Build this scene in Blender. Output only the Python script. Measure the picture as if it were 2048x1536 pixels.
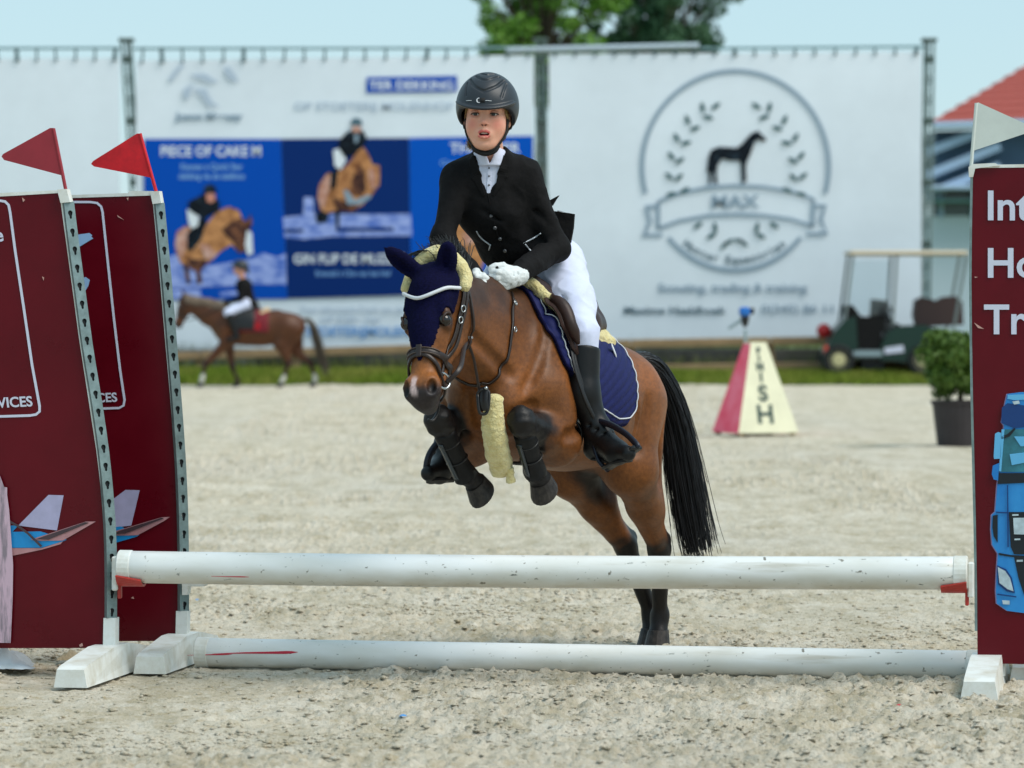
import bpy, math, random
import numpy as np
from mathutils import Matrix, Vector

random.seed(7)
RNG = np.random.default_rng(11)
for o in list(bpy.data.objects):
    bpy.data.objects.remove(o, do_unlink=True)
SC = bpy.context.scene
COL = SC.collection
R = math.radians

# ------------------------------------------------------------------ camera
CAM_H = 1.27            # eye height of the photographer (m)
FPX = 8625.0             # focal length in pixels of a 2048 px wide picture
HOR = 600.0              # row of the horizon
cd = bpy.data.cameras.new('camera')
cd.sensor_width = 36.0
cd.lens = FPX / 2048 * 36.0
cd.shift_y = -(768 - HOR) / 2048
cd.clip_start = 0.1
cd.clip_end = 2000
cd.dof.use_dof = True
cd.dof.focus_distance = 14.6
cd.dof.aperture_fstop = 5.0
cam = bpy.data.objects.new('camera', cd)
cam.location = (0, 0, CAM_H)
cam.rotation_euler = (R(90), 0, 0)
COL.objects.link(cam)
SC.camera = cam

# ------------------------------------------------------------------ sky, sun, exposure
W = bpy.data.worlds.new('World')
SC.world = W
W.use_nodes = True
nt = W.node_tree
nt.nodes.clear()
out = nt.nodes.new('ShaderNodeOutputWorld')
bg = nt.nodes.new('ShaderNodeBackground')
sky = nt.nodes.new('ShaderNodeTexSky')
sky.sky_type = 'NISHITA'
sky.sun_disc = False
SUN_EL, SUN_AZ = 52.0, 118.0      # high, to the right of the photographer
sky.sun_elevation = R(SUN_EL)
sky.sun_rotation = R(SUN_AZ)
sky.air_density = 1.0
sky.dust_density = 0.3
sky.ozone_density = 2.0
# a thin even overcast veil over the clear sky
veil = nt.nodes.new('ShaderNodeMix')
veil.data_type = 'RGBA'
veil.inputs[0].default_value = 0.72
veil.inputs[7].default_value = (4.5, 6.6, 7.5, 1)
nt.links.new(sky.outputs[0], veil.inputs[6])
nt.links.new(veil.outputs[2], bg.inputs[0])
bg.inputs[1].default_value = 0.095
nt.links.new(bg.outputs[0], out.inputs[0])

sd = bpy.data.lights.new('sun', 'SUN')
sd.energy = 2.4
sd.angle = R(40)
sd.color = (1.0, 0.95, 0.87)
sun = bpy.data.objects.new('sun', sd)
sun.location = (6, 2, 14)
# direction of travel of the light: from azimuth (clockwise from +Y) and elevation
_az, _el = R(SUN_AZ), R(SUN_EL)
_to = Vector((math.sin(_az) * math.cos(_el), math.cos(_az) * math.cos(_el), math.sin(_el)))
sun.rotation_euler = _to.to_track_quat('Z', 'Y').to_euler()
COL.objects.link(sun)

SC.view_settings.view_transform = 'Standard'
SC.view_settings.look = 'None'
SC.view_settings.exposure = 0.36
SC.view_settings.gamma = 1.0
SC.render.resolution_x = 1024
SC.render.resolution_y = 768

# ------------------------------------------------------------------ small helpers
def P(px, py, Y):
    """world point that stands at depth Y and is seen at pixel (px, py) of the photograph"""
    s = FPX / Y
    return np.array([(px - 1024) / s, Y, CAM_H - (py - HOR) / s])

def G(px, py):
    """point on the level ground seen at a pixel"""
    Y = FPX * CAM_H / (py - HOR)
    return P(px, py, Y)

def lin(r, g, b, a=1.0):
    f = lambda c: (c / 255 / 12.92) if c / 255 <= 0.04045 else ((c / 255 + 0.055) / 1.055) ** 2.4
    return (f(r), f(g), f(b), a)

def N(a):
    a = np.asarray(a, float)
    return a / (np.linalg.norm(a, axis=-1, keepdims=True) + 1e-12)

def obj(name, verts, faces, mat=None, parent=None, smooth=False, cols=None, world=True):
    """one mesh object; verts are world coordinates (world=True) or the parent's local ones"""
    v = np.asarray(verts, float).reshape(-1, 3)
    if parent is not None and world:
        M = np.array(parent_matrix(parent).inverted())
        v = v @ M[:3, :3].T + M[:3, 3]
    me = bpy.data.meshes.new(name)
    if isinstance(faces, np.ndarray):
        n, k = faces.shape
        me.vertices.add(len(v)); me.vertices.foreach_set('co', v.astype(np.float32).ravel())
        me.loops.add(n * k); me.loops.foreach_set('vertex_index', faces.astype(np.int32).ravel())
        me.polygons.add(n)
        me.polygons.foreach_set('loop_start', np.arange(0, n * k, k, dtype=np.int32))
        me.polygons.foreach_set('loop_total', np.full(n, k, dtype=np.int32))
        me.update(calc_edges=True)
    else:
        me.from_pydata([tuple(p) for p in v], [], faces)
        me.update()
    if smooth:
        me.polygons.foreach_set('use_smooth', np.ones(len(me.polygons), dtype=bool))
    if cols is not None:
        at = me.attributes.new('coat', 'FLOAT_COLOR', 'POINT')
        c = np.ones((len(v), 4), np.float32); c[:, :3] = cols
        at.data.foreach_set('color', c.ravel())
    if mat is not None:
        me.materials.append(mat)
    o = bpy.data.objects.new(name, me)
    if parent is not None:
        o.parent = parent
    COL.objects.link(o)
    return o

def parent_matrix(o):
    m = Matrix.Translation(o.location) @ o.rotation_euler.to_matrix().to_4x4()
    return parent_matrix(o.parent) @ m if o.parent else m

def thing(name, label, cat, loc=(0, 0, 0), rz=0.0, group=None):
    o = bpy.data.objects.new(name, None)
    o.empty_display_size = 0.1
    o.location = tuple(float(c) for c in loc); o.rotation_euler = (0, 0, rz)
    COL.objects.link(o)
    return tag(o, label, cat, group)

def tag(o, label=None, cat=None, group=None, kind=None):
    if label: o['label'] = label
    if cat: o['category'] = cat
    if group: o['group'] = group
    if kind: o['kind'] = kind
    return o

# ---- mesh pieces: every function returns (verts, faces)
def join(*parts):
    V, F, n = [], [], 0
    for v, f in parts:
        v = np.asarray(v, float).reshape(-1, 3)
        V.append(v); F += [[i + n for i in q] for q in f]; n += len(v)
    return np.vstack(V), F

def box(c, size, rot=None, taper=(1, 1)):
    s = np.array(size) / 2
    v = np.array([[x, y, z] for z in (-1, 1) for y in (-1, 1) for x in (-1, 1)], float)
    v[4:, 0] *= taper[0]; v[4:, 1] *= taper[1]
    v = v * s
    if rot is not None: v = v @ np.asarray(rot).T
    return v + np.array(c), [[0, 2, 3, 1], [4, 5, 7, 6], [0, 1, 5, 4], [2, 6, 7, 3], [0, 4, 6, 2], [1, 3, 7, 5]]

def bbox_(c, size, bev=0.004, rot=None):
    """box with chamfered edges"""
    sx, sy, sz = np.array(size) / 2
    b = min(bev, sx * .9, sy * .9, sz * .9)
    vs = []
    for x in (-1, 1):
        for y in (-1, 1):
            for z in (-1, 1):
                vs += [(x * sx, y * (sy - b), z * (sz - b)), (x * (sx - b), y * sy, z * (sz - b)), (x * (sx - b), y * (sy - b), z * sz)]
    vs = np.array(vs)
    i = lambda x, y, z, k: ((x * 2 + y) * 2 + z) * 3 + k
    F = []
    for x in (0, 1):
        q = [i(x, 0, 0, 0), i(x, 1, 0, 0), i(x, 1, 1, 0), i(x, 0, 1, 0)]; F.append(q if x else q[::-1])
        q = [i(0, x, 0, 1), i(0, x, 1, 1), i(1, x, 1, 1), i(1, x, 0, 1)]; F.append(q if x else q[::-1])
        q = [i(0, 0, x, 2), i(1, 0, x, 2), i(1, 1, x, 2), i(0, 1, x, 2)]; F.append(q if x else q[::-1])
    for p in (0, 1):
        for q in (0, 1):
            F.append([i(p, q, 0, 0), i(p, q, 1, 0), i(p, q, 1, 1), i(p, q, 0, 1)])
            F.append([i(p, 0, q, 0), i(p, 1, q, 0), i(p, 1, q, 2), i(p, 0, q, 2)])
            F.append([i(0, p, q, 1), i(1, p, q, 1), i(1, p, q, 2), i(0, p, q, 2)])
            for r in (0, 1):
                F.append([i(p, q, r, 0), i(p, q, r, 1), i(p, q, r, 2)])
    if rot is not None: vs = vs @ np.asarray(rot).T
    return vs + np.array(c), F

def crom(pts, n):
    """Catmull-Rom through points (any number of columns), n samples"""
    p = np.asarray(pts, float)
    if len(p) == 2:
        t = np.linspace(0, 1, n)[:, None]
        return p[0] * (1 - t) + p[1] * t
    q = np.vstack([2 * p[0] - p[1], p, 2 * p[-1] - p[-2]])
    t = np.linspace(0, len(p) - 1 - 1e-9, n)
    i = t.astype(int); f = (t - i)[:, None]
    a, b, c, d = q[i], q[i + 1], q[i + 2], q[i + 3]
    return .5 * (2 * b + (c - a) * f + (2 * a - 5 * b + 4 * c - d) * f ** 2 + (3 * b - a - 3 * c + d) * f ** 3)

def frames(path, up=None):
    t = N(np.gradient(path, axis=0))
    n = np.zeros_like(t)
    ref = np.array(up if up is not None else ([0, 0, 1] if abs(t[0][2]) < .9 else [1, 0, 0]), float)
    for i in range(len(t)):
        r = ref - t[i] * (ref @ t[i])
        n[i] = r / (np.linalg.norm(r) + 1e-9)
        if up is None: ref = n[i]
    return t, n, np.cross(t, n)

def tube(path, rad, sides=8, caps=True, up=None, flat=1.0):
    """round (or flattened) tube along a path; rad number or per-point"""
    path = np.asarray(path, float)
    m = len(path)
    rad = np.broadcast_to(np.asarray(rad, float), (m,))
    t, n, b = frames(path, up)
    ang = np.linspace(0, 2 * np.pi, sides, endpoint=False)
    v = path[:, None] + rad[:, None, None] * (np.cos(ang)[None, :, None] * n[:, None] * flat + np.sin(ang)[None, :, None] * b[:, None])
    F = [[i * sides + j, i * sides + (j + 1) % sides, (i + 1) * sides + (j + 1) % sides, (i + 1) * sides + j] for i in range(m - 1) for j in range(sides)]
    if caps:
        F.append(list(range(sides))[::-1]); F.append([(m - 1) * sides + j for j in range(sides)])
    return v.reshape(-1, 3), F

def ribbon(path, nor, width, thick):
    """strap: rectangular section, flat side along nor"""
    path = np.asarray(path, float); m = len(path)
    t = N(np.gradient(path, axis=0))
    nor = N(np.asarray(nor, float) - t * np.sum(nor * t, axis=1, keepdims=True))
    s = np.cross(t, nor)
    w = np.broadcast_to(np.asarray(width, float), (m,))[:, None] / 2
    h = thick / 2
    c = .8
    sec = [s * w * c + nor * h, s * w + nor * h * .3, s * w - nor * h, -s * w - nor * h, -s * w + nor * h * .3, -s * w * c + nor * h]
    k = len(sec)
    v = np.stack([path + q for q in sec], axis=1)
    F = [[i * k + j, i * k + (j + 1) % k, (i + 1) * k + (j + 1) % k, (i + 1) * k + j] for i in range(m - 1) for j in range(k)]
    F.append(list(range(k))[::-1]); F.append([(m - 1) * k + j for j in range(k)])
    return v.reshape(-1, 3), F

def lathe(prof, c=(0, 0, 0), seg=20, axis=(0, 0, 1)):
    """prof: (radius, height) list, around axis through c"""
    ax = N(np.array(axis, float))
    ref = np.array([1, 0, 0]) if abs(ax[0]) < .9 else np.array([0, 1, 0])
    x = N(ref - ax * (ref @ ax)); y = np.cross(ax, x)
    a = np.linspace(0, 2 * np.pi, seg, endpoint=False)
    v = [np.array(c) + r * (math.cos(t) * x + math.sin(t) * y) + h * ax for r, h in prof for t in a]
    m = len(prof)
    F = [[i * seg + j, i * seg + (j + 1) % seg, (i + 1) * seg + (j + 1) % seg, (i + 1) * seg + j] for i in range(m - 1) for j in range(seg)]
    F.append(list(range(seg))[::-1]); F.append([(m - 1) * seg + j for j in range(seg)])
    return np.array(v), F

def sphere(c, r, seg=14, rings=9, rot=None):
    r = np.broadcast_to(np.asarray(r, float), (3,))
    v = []
    for i in range(rings + 1):
        th = math.pi * i / rings
        for j in range(seg):
            ph = 2 * math.pi * j / seg
            v.append((math.sin(th) * math.cos(ph), math.sin(th) * math.sin(ph), math.cos(th)))
    v = np.array(v) * r
    if rot is not None: v = v @ np.asarray(rot).T
    F = [[i * seg + j, (i + 1) * seg + j, (i + 1) * seg + (j + 1) % seg, i * seg + (j + 1) % seg] for i in range(rings) for j in range(seg)]
    return v + np.array(c), F

def prism(poly, o, ex, ey, ez, depth):
    """closed 2-D outline (x, y) in the frame ex, ey at o, extruded from 0 to depth along ez"""
    p = np.asarray(poly, float); n = len(p)
    o, ex, ey, ez = (np.asarray(q, float) for q in (o, ex, ey, ez))
    f = o + p[:, :1] * ex + p[:, 1:2] * ey
    v = np.vstack([f, f + ez * depth])
    F = [list(range(n))[::-1], list(range(n, 2 * n))] + [[i, (i + 1) % n, n + (i + 1) % n, n + i] for i in range(n)]
    return v, F

def rrect(x0, y0, x1, y1, r, k=5):
    P_ = []
    for cx, cy, a0 in ((x1 - r, y0 + r, -90), (x1 - r, y1 - r, 0), (x0 + r, y1 - r, 90), (x0 + r, y0 + r, 180)):
        for i in range(k + 1):
            a = R(a0 + 90 * i / k)
            P_.append((cx + r * math.cos(a), cy + r * math.sin(a)))
    return P_

def text_mesh(s, size, depth=0.002, bold=0.0, align='LEFT', spacing=1.0):
    """letters as flat solid shapes in the xy plane -> verts, faces"""
    cu = bpy.data.curves.new('letters', 'FONT')
    cu.body = s; cu.size = size; cu.extrude = depth / 2; cu.offset = bold; cu.align_x = align
    cu.space_character = spacing; cu.resolution_u = 4
    t = bpy.data.objects.new('letters', cu); COL.objects.link(t)
    dg = bpy.context.evaluated_depsgraph_get()
    me = bpy.data.meshes.new_from_object(t.evaluated_get(dg))
    v = np.zeros(len(me.vertices) * 3); me.vertices.foreach_get('co', v)
    F = [list(p.vertices) for p in me.polygons]
    bpy.data.objects.remove(t, do_unlink=True); bpy.data.curves.remove(cu); bpy.data.meshes.remove(me)
    return v.reshape(-1, 3), F

def put(vf, o, ex, ey, ez=None):
    v, f = vf
    ex, ey = np.asarray(ex, float), np.asarray(ey, float)
    ez = np.cross(ex, ey) if ez is None else np.asarray(ez, float)
    v = np.asarray(v)
    return np.asarray(o, float) + v[:, :1] * ex + v[:, 1:2] * ey + v[:, 2:3] * ez, f

# ---- noise on arrays
def _hash(ix, iy, iz, seed):
    h = (ix.astype(np.int64) * 374761393 + iy.astype(np.int64) * 668265263 + iz.astype(np.int64) * 2147483647 + seed * 974634777) & 0xffffffff
    h = ((h ^ (h >> 13)) * 1274126177) & 0xffffffff
    return ((h ^ (h >> 16)) & 0xffffff) / float(0xffffff)

def vnoise(p, scale, seed=0):
    q = np.asarray(p, float) * scale
    i = np.floor(q); f = q - i; f = f * f * (3 - 2 * f)
    r = 0
    for dx in (0, 1):
        for dy in (0, 1):
            for dz in (0, 1):
                w = (f[..., 0] if dx else 1 - f[..., 0]) * (f[..., 1] if dy else 1 - f[..., 1]) * (f[..., 2] if dz else 1 - f[..., 2])
                r = r + w * _hash(i[..., 0] + dx, i[..., 1] + dy, i[..., 2] + dz, seed)
    return r * 2 - 1

# ------------------------------------------------------------------ materials
MATS = {}
def mat(name, col, rough=0.6, metal=0.0, spec=0.4, var=0.0, vscale=20.0, col2=None, bump=0.0, bscale=80.0, attr=False,
        coat=0.0, sheen=0.0, sss=0.0, emit=0.0, alpha=1.0, trans=0.0, stretch=None, rvar=0.0, vpos=(0.35, 0.65), bdist=0.01):
    if name in MATS: return MATS[name]
    m = bpy.data.materials.new(name); m.use_nodes = True
    n = m.node_tree.nodes; l = m.node_tree.links
    b = n['Principled BSDF']
    b.inputs['Roughness'].default_value = rough
    b.inputs['Metallic'].default_value = metal
    b.inputs['Specular IOR Level'].default_value = spec
    b.inputs['Base Color'].default_value = col
    if coat: b.inputs['Coat Weight'].default_value = coat
    if sheen: b.inputs['Sheen Weight'].default_value = sheen
    if sss:
        b.inputs['Subsurface Weight'].default_value = sss
        b.inputs['Subsurface Radius'].default_value = (0.01, 0.004, 0.002)
        b.inputs['Subsurface Scale'].default_value = 0.6
    if alpha < 1: b.inputs['Alpha'].default_value = alpha
    if trans: b.inputs['Transmission Weight'].default_value = trans
    tc = n.new('ShaderNodeTexCoord')
    src = tc.outputs['Object']
    if stretch:
        mp = n.new('ShaderNodeMapping'); mp.inputs['Scale'].default_value = stretch
        l.new(src, mp.inputs[0]); src = mp.outputs[0]
    base = None
    if attr:
        at = n.new('ShaderNodeAttribute'); at.attribute_name = 'coat'; base = at.outputs['Color']
    if var or col2:
        nz = n.new('ShaderNodeTexNoise'); nz.inputs['Scale'].default_value = vscale; nz.inputs['Detail'].default_value = 6
        nz.inputs['Roughness'].default_value = 0.65
        l.new(src, nz.inputs['Vector'])
        mr = n.new('ShaderNodeMapRange'); mr.inputs[1].default_value = vpos[0]; mr.inputs[2].default_value = vpos[1]
        l.new(nz.outputs[0], mr.inputs[0])
        mx = n.new('ShaderNodeMix'); mx.data_type = 'RGBA'
        l.new(mr.outputs[0], mx.inputs[0])
        if col2:
            mx.inputs[6].default_value = col; mx.inputs[7].default_value = col2
            if base: l.new(base, mx.inputs[6])
        else:
            mx.blend_type = 'MULTIPLY'
            mx.inputs[0].default_value = 1
            m2 = n.new('ShaderNodeMapRange'); m2.inputs[3].default_value = 1 - var; m2.inputs[4].default_value = 1 + var
            l.new(mr.outputs[0], m2.inputs[0])
            l.remove(mx.inputs[0].links[0])
            mx.clamp_result = False
            mx.inputs[6].default_value = col
            if base: l.new(base, mx.inputs[6])
            l.new(m2.outputs[0], mx.inputs[7])
        l.new(mx.outputs[2], b.inputs['Base Color'])
        if rvar:
            m3 = n.new('ShaderNodeMapRange'); m3.inputs[3].default_value = rough - rvar; m3.inputs[4].default_value = rough + rvar
            l.new(mr.outputs[0], m3.inputs[0]); l.new(m3.outputs[0], b.inputs['Roughness'])
    elif base:
        l.new(base, b.inputs['Base Color'])
    if bump:
        nb = n.new('ShaderNodeTexNoise'); nb.inputs['Scale'].default_value = bscale; nb.inputs['Detail'].default_value = 4
        l.new(src, nb.inputs['Vector'])
        bp = n.new('ShaderNodeBump'); bp.inputs['Strength'].default_value = bump; bp.inputs['Distance'].default_value = bdist
        l.new(nb.outputs[0], bp.inputs['Height']); l.new(bp.outputs[0], b.inputs['Normal'])
    if emit:
        b.inputs['Emission Color'].default_value = col; b.inputs['Emission Strength'].default_value = emit
    MATS[name] = m
    return m

# ------------------------------------------------------------------ signed-distance modelling
class Sdf:
    """distance field on a grid; solids are blended one after another"""
    def __init__(s, lo, hi, h):
        s.h = h; s.lo = np.array(lo, float)
        s.n = np.ceil((np.array(hi, float) - s.lo) / h).astype(int) + 1
        s.d = np.full(s.n, .3, np.float32)
    def _win(s, lo, hi, pad):
        i0 = np.clip(np.floor((lo - pad - s.lo) / s.h).astype(int), 0, s.n)
        i1 = np.clip(np.ceil((hi + pad - s.lo) / s.h).astype(int) + 1, 0, s.n)
        if (i1 <= i0).any(): return None, None
        ax = [s.lo[k] + s.h * np.arange(i0[k], i1[k]) for k in range(3)]
        g = np.stack(np.meshgrid(*ax, indexing='ij'), -1).astype(np.float32)
        return tuple(slice(a, b) for a, b in zip(i0, i1)), g
    def _mix(s, w, e, k, sub):
        d = s.d[w]
        if sub:
            e = -e
            if k <= 0: s.d[w] = np.maximum(d, e); return
            h = np.clip(.5 - .5 * (e - d) / k * -1, 0, 1) if False else np.maximum(k - np.abs(d - e), 0) / k
            s.d[w] = np.maximum(d, e) + h * h * k * .25
        else:
            if k <= 0: s.d[w] = np.minimum(d, e); return
            h = np.maximum(k - np.abs(d - e), 0) / k
            s.d[w] = np.minimum(d, e) - h * h * k * .25
    def cone(s, a, b, ra, rb, k=.03, sub=False, sq=None):
        """round cone from a to b"""
        a = np.asarray(a, float); b = np.asarray(b, float); r = max(ra, rb)
        w, g = s._win(np.minimum(a, b) - r, np.maximum(a, b) + r, k + 3 * s.h)
        if w is None: return s
        ab = b - a; L = ab @ ab + 1e-12
        t = np.clip(((g - a) @ ab) / L, 0, 1)
        e = np.linalg.norm(g - a - t[..., None] * ab, axis=-1) - (ra + (rb - ra) * t)
        s._mix(w, e.astype(np.float32), k, sub); return s
    def chain(s, pts, rad, k=.03, n=0):
        pts = np.asarray(pts, float)
        if n:
            q = crom(np.hstack([pts, np.asarray(rad, float)[:, None]]), n); pts, rad = q[:, :3], q[:, 3]
        for i in range(len(pts) - 1):
            s.cone(pts[i], pts[i + 1], rad[i], rad[i + 1], k if i == 0 else min(k, .6 * min(rad[i], rad[i + 1])))
        return s
    def ell(s, c, r, rot=None, k=.03, sub=False):
        """ellipsoid; rot rows are its axes"""
        c = np.asarray(c, float); r = np.broadcast_to(np.asarray(r, float), (3,))
        m = r.max()
        if rot is None: lo, hi = c - r, c + r
        else: lo, hi = c - m, c + m
        w, g = s._win(lo, hi, k + 3 * s.h)
        if w is None: return s
        q = g - c
        if rot is not None: q = q @ np.asarray(rot).T
        k0 = np.linalg.norm(q / r, axis=-1); k1 = np.linalg.norm(q / r ** 2, axis=-1) + 1e-9
        e = k0 * (k0 - 1) / k1
        s._mix(w, e.astype(np.float32), k, sub); return s
    def fun(s, f, lo=None, hi=None, k=0., sub=False, inter=False):
        lo = s.lo if lo is None else np.asarray(lo, float)
        hi = s.lo + s.h * s.n if hi is None else np.asarray(hi, float)
        w, g = s._win(lo, hi, 0)
        e = f(g).astype(np.float32)
        if inter: s._mix(w, -e, k, True)
        else: s._mix(w, e, k, sub)
        return s
    def sample(s, p):
        q = (np.asarray(p, float) - s.lo) / s.h
        q = np.clip(q, 0, np.array(s.n) - 1.001)
        i = q.astype(int); f = q - i
        r = 0
        for dx in (0, 1):
            for dy in (0, 1):
                for dz in (0, 1):
                    w = (f[..., 0] if dx else 1 - f[..., 0]) * (f[..., 1] if dy else 1 - f[..., 1]) * (f[..., 2] if dz else 1 - f[..., 2])
                    r = r + w * s.d[i[..., 0] + dx, i[..., 1] + dy, i[..., 2] + dz]
        return r
    def grad(s, p):
        p = np.asarray(p, float); e = s.h
        g = np.stack([s.sample(p + np.eye(3)[k] * e) - s.sample(p - np.eye(3)[k] * e) for k in range(3)], -1)
        return N(g)
    def project(s, p, off=0.0, it=6):
        p = np.array(p, float)
        for _ in range(it):
            p = p - (s.sample(p) - off)[..., None] * s.grad(p) * .9
        return p
    def ray(s, o, dirn, far, off=0.0, steps=60):
        """outermost crossing of the level off along o + t*dirn (many rays at once)"""
        o = np.asarray(o, float); dirn = np.asarray(dirn, float)
        t = np.full(o.shape[:-1], far, float)
        for _ in range(steps):
            t = t - np.clip(s.sample(o + dirn * t[..., None]) - off, -.02, .05) * .8
            t = np.maximum(t, 0)
        return o + dirn * t[..., None]
    def mesh(s, smooth=2):
        """surface nets -> verts, quads (numpy)"""
        d = s.d
        neg = d < 0
        nx, ny, nz = np.array(d.shape) - 1
        cnt = np.zeros((nx, ny, nz), np.int8)
        for dx in (0, 1):
            for dy in (0, 1):
                for dz in (0, 1):
                    cnt += neg[dx:nx + dx, dy:ny + dy, dz:nz + dz]
        act = (cnt > 0) & (cnt < 8)
        cells = np.argwhere(act)
        idx = np.full(act.shape, -1, np.int64); idx[act] = np.arange(len(cells))
        acc = np.zeros((len(cells), 3)); num = np.zeros(len(cells))
        C = [(x, y, z) for x in (0, 1) for y in (0, 1) for z in (0, 1)]
        val = {c: d[cells[:, 0] + c[0], cells[:, 1] + c[1], cells[:, 2] + c[2]].astype(float) for c in C}
        for a in C:
            for k in range(3):
                if a[k] == 0:
                    b = list(a); b[k] = 1; b = tuple(b)
                    va, vb = val[a], val[b]
                    m = (va < 0) != (vb < 0)
                    t = np.where(m, va / (va - vb + 1e-20), 0)
                    p = np.array(a, float)[None] + 0 * acc
                    p[:, k] += t
                    acc += np.where(m[:, None], p, 0); num += m
        v = s.lo + s.h * (cells + acc / num[:, None])
        quads = []
        for k in range(3):
            u, w = (k + 1) % 3, (k + 2) % 3
            sl = [slice(None)] * 3; sl[k] = slice(0, -1); a = neg[tuple(sl)]
            sl[k] = slice(1, None); b = neg[tuple(sl)]
            e = np.argwhere(a != b)
            e = e[(e[:, u] > 0) & (e[:, w] > 0) & (e[:, u] < d.shape[u] - 1) & (e[:, w] < d.shape[w] - 1)]
            q = []
            for du, dw in ((-1, -1), (0, -1), (0, 0), (-1, 0)):
                c = e.copy(); c[:, u] += du; c[:, w] += dw
                q.append(idx[c[:, 0], c[:, 1], c[:, 2]])
            q = np.stack(q, 1)
            flip = ~a[e[:, 0], e[:, 1], e[:, 2]]
            q[flip] = q[flip][:, ::-1]
            quads.append(q)
        F = np.vstack(quads); F = F[(F >= 0).all(1)]
        for _ in range(smooth):
            sm = np.zeros_like(v); ct = np.zeros(len(v))
            for i in range(4):
                for j in (1, 3):
                    np.add.at(sm, F[:, i], v[F[:, (i + j) % 4]]); np.add.at(ct, F[:, i], 1)
            v = v * .4 + .6 * sm / np.maximum(ct, 1)[:, None]
        return v, F

def vnormals(v, F):
    n = np.cross(v[F[:, 2]] - v[F[:, 0]], v[F[:, 3]] - v[F[:, 1]])
    r = np.zeros_like(v)
    for i in range(4): np.add.at(r, F[:, i], n)
    return N(r)

def seg_dist(p, a, b):
    a = np.asarray(a, float); b = np.asarray(b, float); ab = b - a
    t = np.clip(((p - a) @ ab) / (ab @ ab + 1e-12), 0, 1)
    return np.linalg.norm(p - a - t[:, None] * ab, axis=1), t

def sstep(x, a, b):
    t = np.clip((x - a) / (b - a), 0, 1)
    return t * t * (3 - 2 * t)

def mixc(c, col, w):
    return c * (1 - w[:, None]) + np.asarray(col)[None, :3] * w[:, None]
# ================================================================== ground
def steps(a, b, s0, g):
    r = [a]
    while r[-1] < b:
        r.append(r[-1] + s0); s0 *= g
    return r
xs = np.array(sorted(set([-x for x in steps(2.75, 60, .06, 1.25)] + list(np.arange(-2.74, 2.745, .0085)) + steps(2.75, 60, .06, 1.25))))
ys = np.array([-8, -2, 4, 8, 10, 10.8] + steps(11.3, 27, .0105, 1.0028) + steps(27.1, 64.2, .08, 1.006)[:-1] + [64.35])
gx, gy = np.meshgrid(xs, ys, indexing='ij')
p3 = np.stack([gx, gy, 0 * gx], -1)
_hr = np.random.default_rng(17)
HOOFPRINTS = [(_hr.uniform(-.13, .13) * y_ , y_, _hr.uniform(.06, .085)) for y_ in _hr.uniform(11.9, 19, 46)]
def sand_height(p):
    q = p.copy(); q[..., 2] = 0
    big = vnoise(q, 1.1, 1) * .010 + vnoise(q, 2.6, 2) * .008
    patch = sstep(vnoise(q, .8, 3) + .35 * vnoise(q, 2.3, 8), -.55, .65)
    m = vnoise(q, 9, 4); f = vnoise(q, 21, 5); t = vnoise(q, 47, 6)
    u = vnoise(q, 85, 7)
    clod = (1 - np.abs(m + .4 * f)) ** 2 * .010 + sstep(f + .5 * t, -.1, .7) * .009 + sstep(t + .5 * u, -.1, .6) * .0065 + u * .0022
    scr = vnoise(q * np.array([1, 2.4, 1]), 14, 9) * .003
    hp = 0
    for cx_, cy_, r_ in HOOFPRINTS:
        d2 = ((q[..., 0] - cx_) ** 2 + (q[..., 1] - cy_) ** 2) / r_ ** 2
        hp = hp + np.exp(-(d2 - 1.3) ** 2 * 1.5) * .012 - np.exp(-d2 * 1.6) * .022
    big = big + hp
    near = 1.0 + .15 * sstep(-p[..., 1], -15, -12)
    return (big + clod * (.35 + .9 * patch) + scr - .010) * near
z = sand_height(p3)
z = z * np.where(np.abs(gx) > 3.2, .4, 1) * (1 + .5 * sstep(gy, 22, 34))
p3[..., 2] = z
nx, ny = len(xs), len(ys)
I = np.arange(nx * ny).reshape(nx, ny)
Fq = np.stack([I[:-1, :-1], I[1:, :-1], I[1:, 1:], I[:-1, 1:]], -1).reshape(-1, 4)

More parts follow.
